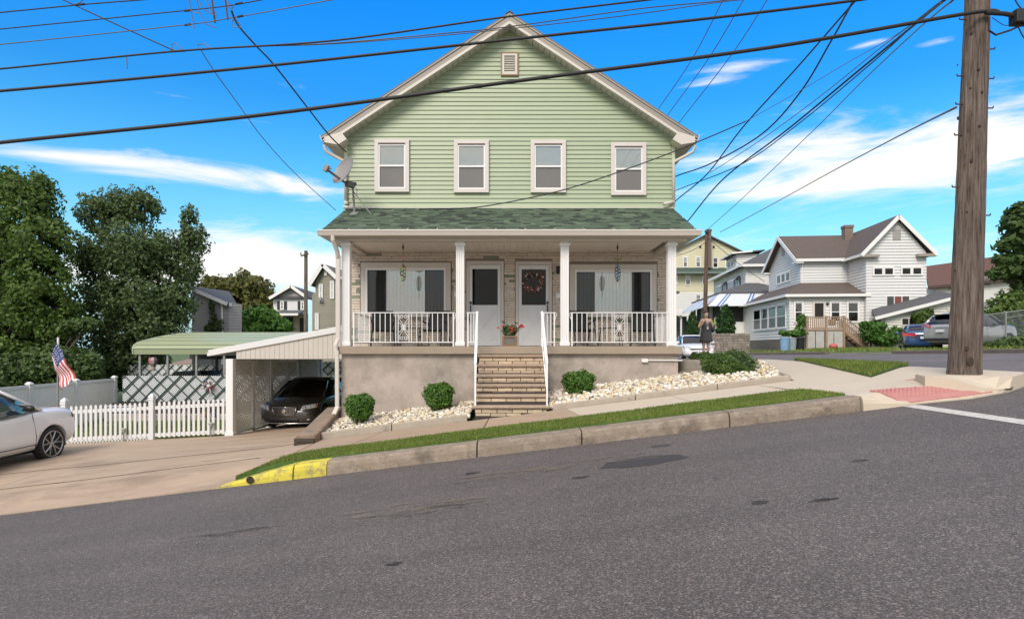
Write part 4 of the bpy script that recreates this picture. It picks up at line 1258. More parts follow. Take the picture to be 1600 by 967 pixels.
m.tube(pts, .028, 7); m.build('twig_ring', mat('twig', (.055, .03, .025), .9, var=.3, vscale=30, bump=.6), t)
rr = random.Random(4); fl = [MB(), MB(), MB()]
for i in range(150):
    a = rr.uniform(0, 2 * math.pi); r = .21 + rr.gauss(0, .03); c = (.545 + r * math.cos(a), 16.105 - rr.random() * .04, 1.66 + r * math.sin(a))
    k = 2 if (rr.random() < .10) else (0 if math.sin(a) > -.3 and rr.random() < .6 else 1)
    s = rr.uniform(.012, .03); fl[k].ell(c, (s, s * .6, s), 6, 4)
fl[0].build('dark_leaves', mat('wreath_leaf', (.06, .04, .035), .8, rnd=.4), t, stuff=True); fl[1].build('dried_flowers', mat('wreath_fl', (.22, .09, .08), .8, rnd=.4), t, stuff=True); fl[2].build('pale_flowers', mat('wreath_pale', (.6, .55, .5), .8), t, stuff=True)

t = thing('planter', (-.05, 14.25, 0), 'square brown planter of red geraniums at the top of the steps', 'planter')
m = MB(); x0, x1 = -.225, .125
for a in ((x0, x1, 0, .05), (x0, x1, .20, .235), (x0, x0 + .06, .05, .20), (x1 - .06, x1, .05, .20)): m.box(a[0], a[1], 14.08, 14.12, a[2], a[3])
m.build('frame', mat('planter_wood', (.20, .12, .075), .8, var=.2, vscale=15, bump=.3), t)
MB().box(x0 + .01, x1 - .01, 14.12, 14.42, 0.0, .22).build('box', mat('planter_box', (.09, .055, .04), .8, var=.1), t)
MB().box(x0 + .06, x1 - .06, 14.10, 14.12, .05, .20).build('inset', mat('planter_inset', (.14, .13, .11), .7), t)

# numpy leaves, used by every plant
def leaves(name, blobs, n, size, m, parent, seed, shell=.55, clump=2.2, gap=.25, up=.3, flat=1.6):
    rg = np.random.default_rng(seed)
    w = np.array([b[3] * b[4] + b[3] * b[5] + b[4] * b[5] for b in blobs]); w = w / w.sum()
    C = np.array([b[:3] for b in blobs]); Rr = np.array([b[3:6] for b in blobs])
    P_ = []; tot = 0; Nn = []
    while tot < n:
        k = 2 * n
        id_ = rg.choice(len(blobs), k, p=w)
        d = rg.normal(size=(k, 3)); d /= np.linalg.norm(d, axis=1)[:, None]
        r = (shell + (1.04 - shell) * rg.random(k) ** .8)
        lump = 1 + .13 * np.sin(d[:, 0] * 5 + id_ * 1.7) * np.cos(d[:, 1] * 4 + id_) + .10 * np.sin(d[:, 2] * 7 + id_ * 2.1 + d[:, 0] * 6)
        p = C[id_] + d * Rr[id_] * (r * lump)[:, None]
        q = p * clump
        f = np.sin(q[:, 0] * 1.3 + 1.7 * np.sin(q[:, 2] * .9)) * np.sin(q[:, 2] * 1.7 + np.sin(q[:, 0] * .7 + seed)) * .6 + .4 * np.sin(q[:, 1] * 1.9 + q[:, 0] * 2.3 + q[:, 2] * 2.9)
        keep = (f + rg.uniform(-.35, .35, k)) > (gap * 2 - 1)
        P_.append(p[keep]); Nn.append(d[keep]); tot += keep.sum()
    p = np.vstack(P_)[:n]; d = np.vstack(Nn)[:n]; k = len(p)
    nr = d + rg.normal(size=(k, 3)) * .75 + np.array([0, 0, up]); nr /= np.linalg.norm(nr, axis=1)[:, None]
    a = np.cross(nr, rg.normal(size=(k, 3))); a /= np.linalg.norm(a, axis=1)[:, None]; b = np.cross(nr, a)
    s = size * rg.uniform(.6, 1.35, k)[:, None]
    V = np.stack([p - a * s * flat / 2, p + b * s * .5 + nr * s * .12, p + a * s * flat / 2 - nr * s * .1, p - b * s * .5 + nr * s * .12], 1)
    return npmesh(name, V.reshape(-1, 3), np.arange(4 * k).reshape(-1, 4), m, parent, stuff=False)
M_gera = leafmat('geranium_leaf', (.03, .08, .02), (.08, .16, .04))
leaves('leaves', [(-.05, 14.25, .33, .17, .13, .11), (-.12, 14.25, .40, .10, .1, .09), (.05, 14.25, .40, .10, .1, .09)], 420, .035, M_gera, t, 3, gap=.1)
m = MB(); st = MB(); rr = random.Random(9)
for (x, z, s) in ((-.31, .43, .03), (-.21, .46, .03), (-.02, .42, .045), (.0, .36, .05), (.03, .40, .04), (.22, .48, .04), (.25, .46, .035), (.19, .45, .03), (.08, .35, .025)):
    st.tube([(x * .3 - .03, 14.25, .22), (x, 14.2, z)], .004, 4)
    for k in range(9): m.ell((x + rr.gauss(0, s * .5), 14.19 + rr.gauss(0, s * .4), z + rr.gauss(0, s * .4)), (s * .4,) * 3, 6, 4)
m.build('red_flowers', mat('geranium_red', (.50, .012, .018), .5, rnd=.3), t); st.build('stems', M_gera, t)
m = MB()
for (x, z) in ((-.20, .54), (.09, .54), (-.16, .45), (.16, .42)):
    st2 = m.tube([(-.03 + x * .5, 14.3, .25), (x, 14.26, z)], .004, 4)
    for k in range(6): m.ell((x + rr.gauss(0, .02), 14.25, z + rr.gauss(0, .015)), (.012,) * 3, 6, 4)
m.build('dark_seed_heads', mat('seed', (.03, .015, .02), .8), t)

# ------------------------------------------------------------------ satellite dish on the porch roof
M_dish = mat('dish_grey', (.235, .225, .215), .5, var=.05)
def rz_(y): return 2.575 + (y - 13.9) * .4476
bx, by = P(553, 336, 15.5).x, 15.5
dish = thing('satellite_dish', (bx, by, rz_(by)), 'grey satellite dish on a pole at the left end of the porch roof', 'satellite dish')
top = P(551, 290, 15.5)
MB().tube([(bx + .02, by, rz_(by)), (bx, by, rz_(by) + .25), top], .028, 8).build('mast', M_dish, dish)
MB().hexa([(bx - .06, by - .14, rz_(by - .14) + .02), (bx + .10, by - .14, rz_(by - .14) + .02), (bx + .10, by + .12, rz_(by + .12) + .02), (bx - .06, by + .12, rz_(by + .12) + .02)],
          [(bx - .06, by - .14, rz_(by - .14) + .04), (bx + .10, by - .14, rz_(by - .14) + .04), (bx + .10, by + .12, rz_(by + .12) + .04), (bx - .06, by + .12, rz_(by + .12) + .04)]).build('foot_plate', M_dish, dish)
dc = P(540, 270, 15.2); nd = Vector((-.57, -.71, .41)).normalized()
q = nd.to_track_quat('Z', 'Y').to_matrix().to_4x4(); Mx = Matrix.Translation(dc) @ q
m = MB(Mx); rings = []; n = 28
for (r, z) in ((.02, .0), (.10, .008), (.19, .028), (.27, .055), (.335, .09), (.34, .098), (.335, .086), (.27, .045), (.19, .018), (.1, -.002), (.02, -.01)):
    rings.append([(r * 1.02 * math.cos(2 * math.pi * j / n), r * 1.12 * math.sin(2 * math.pi * j / n), z) for j in range(n)])
m.loft(rings); m.build('reflector', M_dish, dish, smooth=True)
low = P(541, 287, 15.3); lnb = P(509, 264, 14.9)
MB().bar(low, lnb, .035, .045).build('feed_arm', mat('arm_brown', (.12, .10, .09), .6), dish)
m = MB(); m.bar(lnb + Vector((-.03, 0, -.06)), lnb + Vector((.05, 0, .09)), .12, .10); m.tube([lnb + Vector((.06, 0, .03)), lnb + Vector((.13, .02, .0))], .03, 8)
m.build('receiver', M_dish, dish, bevel=.01)
m = MB(); m.bar(low, top + Vector((.02, 0, .0)), .12, .14); m.tube([top + Vector((-.1, 0, .06)), top + Vector((.09, 0, .03))], .05, 8)
m.build('bracket', mat('bracket', (.12, .115, .11), .6), dish, bevel=.01)
e = P(580, 334, 15.35)
MB().tube([top - Vector((0, 0, .12)), Vector((e.x, 15.35, rz_(15.35) + .02))], .011, 6).build('stay', M_dish, dish)
MB().tube([top, top + Vector((.12, -.03, -.1)), top + Vector((.1, 0, -.25)), top + Vector((-.1, 0, -.45)), top + Vector((-.12, 0, -.6))], .006, 5).build('cable', M_black, dish)
MB().tube([P(537, 324, 15.9), P(563, 325, 15.9)], .045, 8).build('drain_elbow', M_trim, house)

# ------------------------------------------------------------------ shrubs by the house
M_box = leafmat('box_leaf', (.04, .105, .012), (.15, .29, .045), trans=.3)
M_hedge = leafmat('hedge_leaf', (.038, .085, .016), (.13, .21, .045), trans=.3)
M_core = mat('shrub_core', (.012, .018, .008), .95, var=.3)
M_bark = mat('bark', (.10, .08, .06), .9, var=.25, vscale=8, bump=.8, bscale=30)
def shrub(name, blobs, n, size, m, label, cat, seed, base, **kw):
    t = thing(name, base, label, cat)
    c = MB()
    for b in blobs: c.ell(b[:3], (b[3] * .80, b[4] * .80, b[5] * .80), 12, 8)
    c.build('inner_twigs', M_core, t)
    leaves('foliage', blobs, n, size, m, t, seed, shell=.80, gap=.12, **kw)
    s = MB()
    for k in range(5):
        a = k * 1.3; s.tube([(base[0] + .05 * math.cos(a), base[1] + .05 * math.sin(a), base[2] - .05), (base[0] + .15 * math.cos(a), base[1] + .15 * math.sin(a), base[2] + .3)], .012, 5)
    s.build('stems', M_bark, t)
    return t
def sph(px0, px1, py0, py1, Y, dep=None):
    a = P(px0, py1, Y); b = P(px1, py0, Y); c = (a + b) / 2; return (c.x, Y, c.z, (b.x - a.x) / 2, dep or (b.x - a.x) / 2, (b.z - a.z) / 2)
def boxy(b):
    q = [b]
    for sx in (-1, 1):
        for sz in (-1, 1):
            k = .42 if sz > 0 else .28
            q.append((b[0] + sx * b[3] * k, b[1], b[2] + sz * b[5] * .38, b[3] * (.62 if sz > 0 else .55), b[4] * .8, b[5] * .62))
    return q
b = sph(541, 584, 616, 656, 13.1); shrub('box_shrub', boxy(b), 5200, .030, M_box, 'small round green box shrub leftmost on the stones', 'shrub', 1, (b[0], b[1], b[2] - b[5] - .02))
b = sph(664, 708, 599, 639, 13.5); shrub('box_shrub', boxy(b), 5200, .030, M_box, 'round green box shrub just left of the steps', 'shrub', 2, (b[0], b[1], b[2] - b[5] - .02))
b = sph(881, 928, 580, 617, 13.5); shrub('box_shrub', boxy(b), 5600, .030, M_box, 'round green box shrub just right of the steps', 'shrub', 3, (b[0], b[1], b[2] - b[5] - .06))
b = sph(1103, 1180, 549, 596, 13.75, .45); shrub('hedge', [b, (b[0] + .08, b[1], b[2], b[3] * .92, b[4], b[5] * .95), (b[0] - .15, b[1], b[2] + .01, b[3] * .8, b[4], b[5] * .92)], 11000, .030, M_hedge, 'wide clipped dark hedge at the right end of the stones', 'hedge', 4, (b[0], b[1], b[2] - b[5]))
b = sph(1080, 1116, 551, 567, 15.9, .35); shrub('hedge', [b], 2600, .032, M_hedge, 'small low hedge behind the boulder and the wide hedge', 'hedge', 5, (b[0], b[1], b[2] - b[5]))
# boulder
rk = thing('boulder', (4.15, 14.75, -.8), 'big grey boulder at the right corner of the porch wall', 'boulder')
m = MB(); a = P(1061, 596, 14.6); b_ = P(1108, 562, 14.6)
rings = []; rr = random.Random(2)
for k, (z, s) in enumerate(((a.z - .15, 1.02), (a.z + .1, 1.03), (a.z + .28, .99), (b_.z - .05, .97), (b_.z, .86))):
    rings.append([((a.x + b_.x) / 2 + s * ((b_.x - a.x) / 2 + rr.uniform(-.02, .03)) * (abs(math.cos(t)) ** .35) * (1 if math.cos(t) > 0 else -1), 14.85 + s * .45 * (abs(math.sin(t)) ** .5) * (1 if math.sin(t) > 0 else -1) + rr.uniform(-.03, .03), z + rr.uniform(-.02, .02)) for t in [2 * math.pi * j / 18 for j in range(18)]])
m.loft(rings); m.build('stone', M_rock, rk, smooth=True)
MB().box(4.66, 5.15, 14.9, 15.5, -1.0, P(1110, 566, 15).z + .05).build('stone', M_rock, rk, bevel=.06)

# ------------------------------------------------------------------ carport
M_cp = mat('carport_panel', (.52, .475, .42), .55, var=.03)
M_vin = mat('vinyl', (.66, .65, .64), .45, var=.03)
M_vinp = mat('vinyl_privacy', (.74, .70, .66), .5, var=.04)
M_metal = mat('galvanised', (.30, .30, .29), .45, metal=.6, var=.1)
cp = thing('carport', (-6.2, 20, -2.4), 'lean-to carport with pale grooved front panel beside the green house', 'carport')
F0 = P(327, 551.5, 17); F1 = Vector((-4.38, 17, P(549, 512, 17).z + .02))
MB().bar(F0 + Vector((0, -.02, 0)), F1 + Vector((0, -.02, 0)), .05, .16, up=(0, 0, 1)).build('fascia', M_vin, cp, bevel=.005)
n = 24
xs0, xs1 = P(369, 0, 17).x, -4.38
for i in range(n):
    a, b = xs0 + (xs1 - xs0) * i / n, xs0 + (xs1 - xs0) * (i + 1) / n
    def ft(x): return F0.z + (F1.z - F0.z) * (x - F0.x) / (F1.x - F0.x) - .08
    MB().add([(a + .003, 17.0, -.345), (b - .003, 17.0, -.345), (b - .003, 17.0, ft(b)), (a + .003, 17.0, ft(a)), (a + .003, 17.03, -.345), (b - .003, 17.03, -.345), (b - .003, 17.03, ft(b)), (a + .003, 17.03, ft(a))],
        [(0, 1, 2, 3), (4, 7, 6, 5), (0, 4, 5, 1), (1, 5, 6, 2), (2, 6, 7, 3), (3, 7, 4, 0)]).build('panel_board', M_cp, cp)
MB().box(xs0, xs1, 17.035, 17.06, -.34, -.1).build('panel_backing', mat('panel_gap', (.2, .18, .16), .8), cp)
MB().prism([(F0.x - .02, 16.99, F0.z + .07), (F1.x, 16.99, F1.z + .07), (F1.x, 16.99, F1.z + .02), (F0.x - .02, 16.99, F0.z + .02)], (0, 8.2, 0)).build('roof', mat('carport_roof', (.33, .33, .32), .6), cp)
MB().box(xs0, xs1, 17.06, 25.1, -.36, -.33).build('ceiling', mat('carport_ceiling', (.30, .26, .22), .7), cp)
MB().box(F0.x - .06, F0.x + .06, 17.0, 25.2, F0.z - .08, F0.z + .015).build('gutter', M_vin, cp)
for y, w in ((17.08, .10), (19.8, .085), (22.6, .085), (25.0, .085)):
    zz = leftz(-7.7, y); MB().box(-7.72 - w, -7.72 + w, y - w, y + w, zz, -.345).build('post', M_white, cp, bevel=.01)
    if y < 18: MB().box(-7.84, -7.60, y - .12, y + .12, zz - .02, zz + .1).build('post_foot', M_white, cp, bevel=.01)
# lattice side panels
M_lat = mat('lattice', (.60, .55, .49), .6, var=.03)
def lattice(y0, y1, x, z0, z1, pitch=.12, w=.042):
    fr_ = MB()
    for a in ((y0, y1, z0, z0 + .05), (y0, y1, z1 - .05, z1), (y0, y0 + .05, z0, z1), (y1 - .05, y1, z0, z1)): fr_.box(x - .018, x + .018, a[0], a[1], a[2], a[3])
    f = fr_.build('lattice_frame', M_vin, cp)
    m = MB()
    for s in (1, -1):
        xx = x + s * .006; H = z1 - z0; L_ = y1 - y0; c = -H
        while c < L_:
            # line y = y0 + c + t , z = z0 + t (or mirrored)
            t0 = max(0, -c); t1 = min(H, L_ - c)
            if t1 - t0 > .03:
                a = (y0 + c + t0, z0 + t0); b = (y0 + c + t1, z0 + t1)
                if s < 0: a = (y0 + y1 - a[0], a[1]); b = (y0 + y1 - b[0], b[1])
                m.bar((xx, a[0], a[1]), (xx, b[0], b[1]), .008, w)
            c += pitch
    m.build('lattice_slats', M_lat, f, stuff=True)
for (a, b) in ((17.2, 18.45), (18.47, 19.7), (19.9, 21.2), (21.22, 22.5), (22.7, 24.9)):
    z0 = leftz(-7.7, (a + b) / 2) + .04; lattice(a, b, -7.68, z0, -.38)
m = MB().box(-7.75, -4.35, 25.0, 25.1, -2.7, -.9); 

# ------------------------------------------------------------------ picket fence
pf = thing('picket_fence', (-11, 17, -2.5), 'white picket fence between the driveway and the yard', 'fence')
def pz(x): return leftz(x, 17) + .02
bu4 = None
def picket(x, parent):
    z = pz(x); h = 1.0
    m = MB(); w = .034
    m.prism([(x - w, 16.96, z + .03), (x + w, 16.96, z + .03), (x + w, 16.96, z + h - .04), (x + w * .5, 16.96, z + h), (x - w * .5, 16.96, z + h), (x - w, 16.96, z + h - .04)], (0, .02, 0))
    m.build('picket', M_vin, parent)
xs_p = [-7.88 - .1335 * i for i in range(60)]
for x in xs_p:
    if abs(x + 9.83) > .09 and abs(x + 12.22) > .09 and abs(x + 14.6) > .09: picket(x, pf)
for (a, b) in ((-7.84, -9.75), (-9.9, -12.14), (-12.3, -14.5), (-14.7, -15.9)):
    for dz in (.10, .84): MB().bar((a, 17.0, pz(a) + dz), (b, 17.0, pz(b) + dz), .05, .09).build('fence_rail', M_vin, pf)
for x in (-9.83, -12.22, -14.6):
    z = pz(x)
    p = MB().box(x - .065, x + .065, 16.92, 17.05, z - .1, z + 1.13).build('fence_post', M_vin, pf, bevel=.006)
    MB().box(x - .078, x + .078, 16.907, 17.063, z + 1.06, z + 1.10).build('post_collar', M_vin, p)
    MB().add([(x - .075, 16.91, z + 1.131), (x + .075, 16.91, z + 1.131), (x + .075, 17.06, z + 1.131), (x - .075, 17.06, z + 1.131), (x - .06, 16.925, z + 1.18), (x + .06, 16.925, z + 1.18), (x + .06, 17.045, z + 1.18), (x - .06, 17.045, z + 1.18), (x, 16.985, z + 1.25)],
        [(0, 3, 2, 1), (0, 1, 5, 4), (1, 2, 6, 5), (2, 3, 7, 6), (3, 0, 4, 7), (4, 5, 8), (5, 6, 8), (6, 7, 8), (7, 4, 8)]).build('post_cap', M_vin, p)
for (px_, py_) in ((194, 676), (330, 667)):
    c = P(px_, py_ - 2, 16.9); t = thing('garden_light', (c.x, c.y, pz(c.x)), 'small stake light at the picket fence foot, ' + ('nearer the carport' if px_ > 200 else 'left of the middle post'), 'garden light')
    MB().tube([(c.x, 16.88, pz(c.x)), (c.x, 16.88, c.z)], .02, 6).build('stake', M_metal, t)
    MB().lathe([(.05, 0), (.055, .05), (.075, .06), (.07, .085), (.02, .1)], (c.x, 16.88, c.z), 10).build('lamp_head', mat('lamp_head', (.35, .36, .3), .4), t)
# bottom lattice strip left of the fence
m = MB()
for i in range(34):
    x = -12.2 + i * .085
    if x < -9.9:
        z = pz(x) - .05; m.bar((x, 16.93, z), (x + .09, 16.93, z + .11), .008, .022); m.bar((x + .09, 16.925, z), (x, 16.925, z + .11), .008, .022)
m.build('foot_lattice', M_vin, pf, stuff=True)

# ------------------------------------------------------------------ vinyl privacy fence running back
vf = thing('privacy_fence', (-17.4, 24, -3), 'pale vinyl privacy fence running back along the left yard', 'fence')
for i in range(-2, 3):
    y = 22.4 + 2.4 * i
    z0 = gz(-17.4, y) - .05
    p = MB().box(-17.46, -17.30, y - .08, y + .08, z0, -1.36).build('fence_post', M_vin, vf, bevel=.01)
    MB().hexa([(-17.49, y - .11, -1.36), (-17.27, y - .11, -1.36), (-17.27, y + .11, -1.36), (-17.49, y + .11, -1.36)], [(-17.42, y - .04, -1.28), (-17.34, y - .04, -1.28), (-17.34, y + .04, -1.28), (-17.42, y + .04, -1.28)]).build('post_cap', M_vin, p)
    if i < 2:
        MB().box(-17.41, -17.35, y + .08, y + 2.32, -1.52, -1.40).build('top_rail', M_vin, vf, bevel=.006)
        MB().box(-17.41, -17.35, y + .08, y + 2.32, z0 + .08, z0 + .2).build('bottom_rail', M_vin, vf)
        for k in range(14):
            MB().box(-17.39, -17.372, y + .085 + k * .16, y + .238 + k * .16, z0 + .2, -1.52).build('fence_board', M_vinp, vf)

# ------------------------------------------------------------------ slatted lattice fence behind the yard
M_slatw = mat('pvc_slat', (.74, .75, .75), .5, var=.03)
M_dgreen = mat('dark_green_trellis', (.035, .055, .045), .6, var=.1)
def lfence(name, x0, x1, y, z0, z1, label, pitch=.095, gp=.60, n_fine=True, gw=.06):
    t = thing(name, ((x0 + x1) / 2, y, z0), label, 'fence')
    if n_fine:
        MB().box(x0, x1, y + .05, y + .055, z0, z1).build('dark_screen', mat('dark_mesh', (.055, .065, .06), .9), t)
        m = MB(); H = z1 - z0; c = -H
        while c < x1 - x0:
            t0 = max(0, -c); t1 = min(H, x1 - x0 - c)
            if t1 - t0 > .03: m.bar((x0 + c + t0, y + .03, z0 + t0), (x0 + c + t1, y + .03, z0 + t1), .006, .052, up=(0, 1, 0)) if 0 else m.bar((x0 + c + t0, y + .03, z0 + t0), (x0 + c + t1, y + .03, z0 + t1), .01, .042)
            c += pitch
        m.build('white_slats', M_slatw, t, stuff=True)
    else: MB().box(x0, x1, y + .03, y + .05, z0, z1).build('white_backing', M_slatw, t)
    H = z1 - z0
    for s in (1, -1):
        c = -H + (.1 if s > 0 else .25)
        k = 0
        while c < x1 - x0:
            t0 = max(0, -c); t1 = min(H, x1 - x0 - c)
            if t1 - t0 > .05:
                a = (x0 + c + t0, z0 + t0); b = (x0 + c + t1, z0 + t1)
                if s < 0: a = (x0 + x1 - a[0], a[1]); b = (x0 + x1 - b[0], b[1])
                m = MB(); m.bar((a[0], y - .005 * (1 + s), a[1]), (b[0], y - .005 * (1 + s), b[1]), .01, gw * (1.3 if s > 0 else .8)); m.build('trellis_bar', M_dgreen, t)
            c += gp * (.78 if not n_fine else 1)
    return t
lfence('trellis_fence', -16.6, -12.05, 26.5, -2.35, -1.26, 'white slatted fence with green diamond trellis behind the yard')
lfence('trellis_fence', -11.98, -4.5, 26.5, -2.35, -1.26, 'white slatted fence with green trellis seen behind the carport')
lfence('trellis_fence', -20.4, -8.6, 33.0, -2.6, -.98, 'farther pale fence with thin green trellis below the green canopy', n_fine=False, gw=.04)
lfence('trellis_fence', -12.5, -5.2, 31.0, -2.6, -.78, 'tall pale trellis fence seen through the open back of the carport', n_fine=False, gw=.05, gp=.62)
bb = thing('yard_border', (-12.5, 26.3, -2.9), 'dark brown boards and pale stone border along the back of the yard', 'border')
for i in range(52):
    x = -16.9 + i * .20
    MB().box(x, x + .165, 26.3, 26.33, -3.05, -2.38).build('board', mat('brown_board', (.055, .04, .035), .8, rnd=.3), bb)
for i in range(22):
    MB().box(-16.9 + i * .42, -16.9 + i * .42 + .40, 25.9, 26.2, -3.15, -2.83 + .0 * i).build('border_stone', mat('border_stone', (.42, .36, .32), .85, rnd=.12), bb, bevel=.02)
# ornaments in the yard
so = thing('starburst_ornament', (-12.9, 26.3, -1.78), 'red white and blue metal starburst hung on the slatted fence', 'ornament')
c = P(326, 603, 26.35)
for k in range(16):
    a = k * math.pi / 8; r = .36 if k % 2 else .27
    m = MB().add([(c.x + .07 * math.cos(a - .2), 26.38, c.z + .07 * math.sin(a - .2)), (c.x + r * math.cos(a), 26.34, c.z + r * math.sin(a)), (c.x + .07 * math.cos(a + .2), 26.38, c.z + .07 * math.sin(a + .2)), (c.x + r * .6 * math.cos(a + .12), 26.30, c.z + r * .6 * math.sin(a + .12)), (c.x + r * .6 * math.cos(a - .12), 26.30, c.z + r * .6 * math.sin(a - .12))], [(0, 4, 3, 2), (4, 1, 3), (0, 2, 3, 4)])
    m.build('ray', [mat('orn_red', (.32, .03, .03), .5), mat('orn_white', (.6, .58, .55), .5), mat('orn_blue', (.03, .045, .12), .5)][k % 3], so)
MB().ell((c.x, 26.34, c.z), (.08, .05, .08)).build('hub', mat('orn_white', (.6, .58, .55)), so)
for (px_, py_, col, lab) in ((288, 641, (.5, .45, .42), 'small garden figure in white and red'), (319, 640, (.45, .22, .05), 'small orange garden figure'), (334, 641, (.05, .12, .35), 'small blue and white garden figure')):
    c = P(px_, 652, 25.7); t = thing('garden_figure', (c.x, c.y, c.z), lab + ' by the stone border', 'garden figure')
    m = MB().lathe([(.08, 0), (.11, .1), (.09, .22), (.05, .3)], (c.x, c.y, c.z), 10); m.build('body', mat('fig%d' % px_, col, .6), t)
    MB().ell((c.x, c.y, c.z + .37), (.07, .07, .08)).build('head', mat('fig_head', (.55, .45, .38), .6), t)
c = P(191, 643, 24.8)
t = thing('patio_chairs', (c.x, 24.8, -3), 'blue and white folding garden chair behind the picket fence', 'chair')
for i in range(4): MB().box(c.x - .55 + i * .28, c.x - .33 + i * .28, 24.8, 24.84, -2.62, -2.42).build('sling', mat('blue_sling', (.13, .19, .30), .6), t)
MB().tube([(c.x - .6, 24.8, -3.0), (c.x - .6, 24.8, -2.38), (c.x + .6, 24.8, -2.38), (c.x + .6, 24.8, -3.0)], .018, 6).build('frame', M_white, t)

# ------------------------------------------------------------------ green metal canopy
M_can = mat('canopy_green', (.30, .335, .20), .45, var=.04, vscale=1)
M_can2 = mat('canopy_rib', (.10, .12, .075), .6)
ca = thing('metal_canopy', (-12, 30, -3), 'long sage green metal carport canopy beyond the yard', 'canopy')
prof = [(28.0, -.36), (27.97, -.12), (28.08, .04), (28.35, .16), (29.3, .33), (30.3, .47), (31.5, .60), (33.2, .72)]
XA, XB = -17.05, -6.0
for i in range(len(prof) - 1):
    (ya, za), (yb, zb) = prof[i], prof[i + 1]
    MB().hexa([(XA, ya, za), (XB, ya, za), (XB, yb, zb - .02), (XA, yb, zb - .02)], [(XA, ya, za + .03), (XB, ya, za + .03), (XB, yb, zb + .004), (XA, yb, zb + .004)]).build('roof_sheet', M_can, ca)
    MB().tube([(XA, yb, zb + .01), (XB, yb, zb + .01)], .018, 5).build('seam', M_can2 if i in (0, 1) else M_can, ca)
MB().tube([(XA, y - .01, z + .01) for y, z in prof], .035, 6).build('end_trim', mat('canopy_trim', (.42, .45, .33), .5), ca)
for (px_, yy_) in ((218, 28.1), (261.5, 28.1), (306.5, 28.1), (350, 28.1)):
    c = P(px_, 560, yy_); MB().box(c.x - .045, c.x + .045, yy_, yy_ + .09, -3.1, -.36).build('post', M_metal, ca)
for (px_, yy_) in ((302, 32.5), (338, 32.5)):
    c = P(px_, 560, yy_); MB().box(c.x - .06, c.x + .06, yy_, yy_ + .12, -3.1, .6).build('post', mat('post_dark', (.06, .055, .05), .7), ca)
MB().box(P(296, 0, 32.6).x, -8.2, 32.6, 32.7, P(0, 561, 32.6).z, .5).build('dark_valance', mat('post_dark', (.06, .055, .05)), ca)
c = P(239, 558, 27.9)
bl = thing('balloon_spinner', (c.x, 27.9, c.z), 'striped hot air balloon wind spinner hanging from the canopy', 'ornament')
for k in range(8):
    a0, a1 = k * math.pi / 4, (k + 1) * math.pi / 4
    m = MB(); rows_ = [(.03, .0), (.15, -.03), (.19, -.14), (.16, -.28), (.06, -.42)]
    vs = [(c.x + r * math.cos(a), 27.9 + r * math.sin(a), c.z + z) for r, z in rows_ for a in (a0, a1)]
    m.add(vs, [(2 * i, 2 * i + 1, 2 * i + 3, 2 * i + 2) for i in range(4)]); m.build('gore', [mat('gore_pink', (.42, .30, .30), .7), mat('gore_grey', (.14, .13, .15), .7), mat('gore_red', (.35, .12, .13), .7)][k % 3], bl)
MB().lathe([(.05, -.6), (.11, -.57), (.09, -.43)], (c.x, 27.9, c.z), 8).build('basket', mat('basket', (.30, .24, .2), .8), bl)
t = thing('parked_pickup', (P(300, 0, 30.5).x, 30.5, -3.05), 'black car top showing between the canopy posts', 'car')
m = MB(); c = P(300, 585, 30.5)
m.loft([[(c.x - .95, 30 + d, -1.75), (c.x + .95, 30 + d, -1.75), (c.x + .95, 30 + d, -1.62), (c.x + .62, 30 + d, -1.22), (c.x - .62, 30 + d, -1.22), (c.x - .95, 30 + d, -1.62)] for d in (0, 1.6)])
m.build('cab', M_black, t); m = MB().box(c.x - .98, c.x + .98, 28.9, 32, -2.85, -1.75); m.build('body', M_black, t, bevel=.08)
for sx in (-1, 1):
    for yy_ in (29.5, 31.4): MB().lathe([(.34, -.1), (.34, .1)], (c.x + sx * .88, yy_, -2.72), 16, 'x').build('wheel', M_black, t)

# ------------------------------------------------------------------ flag
fp = P(90, 530, 17.15)
fl = thing('flag_on_pole', (fp.x, 17.15, pz(fp.x)), 'stars and stripes hanging limp from a grey pole behind the picket fence', 'flag')
MB().tube([(fp.x, 17.15, pz(fp.x)), (fp.x + .01, 17.15, P(0, 531, 17.15).z)], .022, 8).build('pole', M_metal, fl)
MB().tube([(fp.x + .01, 17.15, P(0, 546, 17.15).z), (fp.x + .015, 17.15, P(0, 527, 17.15).z)], .026, 8).build('pole_tip', M_white, fl)
vs = []; nu, nv = 30, 26
zt = P(0, 536, 17.15).z
A_ = Vector((fp.x + .03, 17.12, zt)); Bv = Vector((fp.x - .04, 17.12, zt - .60))
for j in range(nv + 1):
    v = j / nv
    for i in range(nu + 1):
        u = i / nu
        h0 = A_.lerp(Bv, v)
        fly = Vector((.08 + .36 * (1 - v * .55), 0, -.98 * (1 - .28 * v)))
        curl = .07 * math.sin(u * 9 + v * 3.5) * u ** .5
        p = h0 + fly * u + Vector((-.11 * math.sin(v * math.pi) * (1 - u) + .03 * math.sin(v * 11 + u * 3) * u, curl - .03, .02 * math.sin(v * 9)))
        p.x += (.5 - v) * .10 * u
        vs.append(p)
m = MB(); faces = []
fr_m = [mat('flag_red', (.45, .035, .045), .7), mat('flag_white', (.62, .60, .60), .7), mat('flag_blue', (.035, .05, .16), .7)]
m.add(vs, []);
for j in range(nv):
    for i in range(nu):
        m.f.append((j * (nu + 1) + i, j * (nu + 1) + i + 1, (j + 1) * (nu + 1) + i + 1, (j + 1) * (nu + 1) + i))
        stripe = j * 13 // nv
        m.mi.append(2 if (stripe < 7 and i < nu * .42) else stripe % 2)
fo = m.build('flag', fr_m, fl, smooth=True)
m = MB()
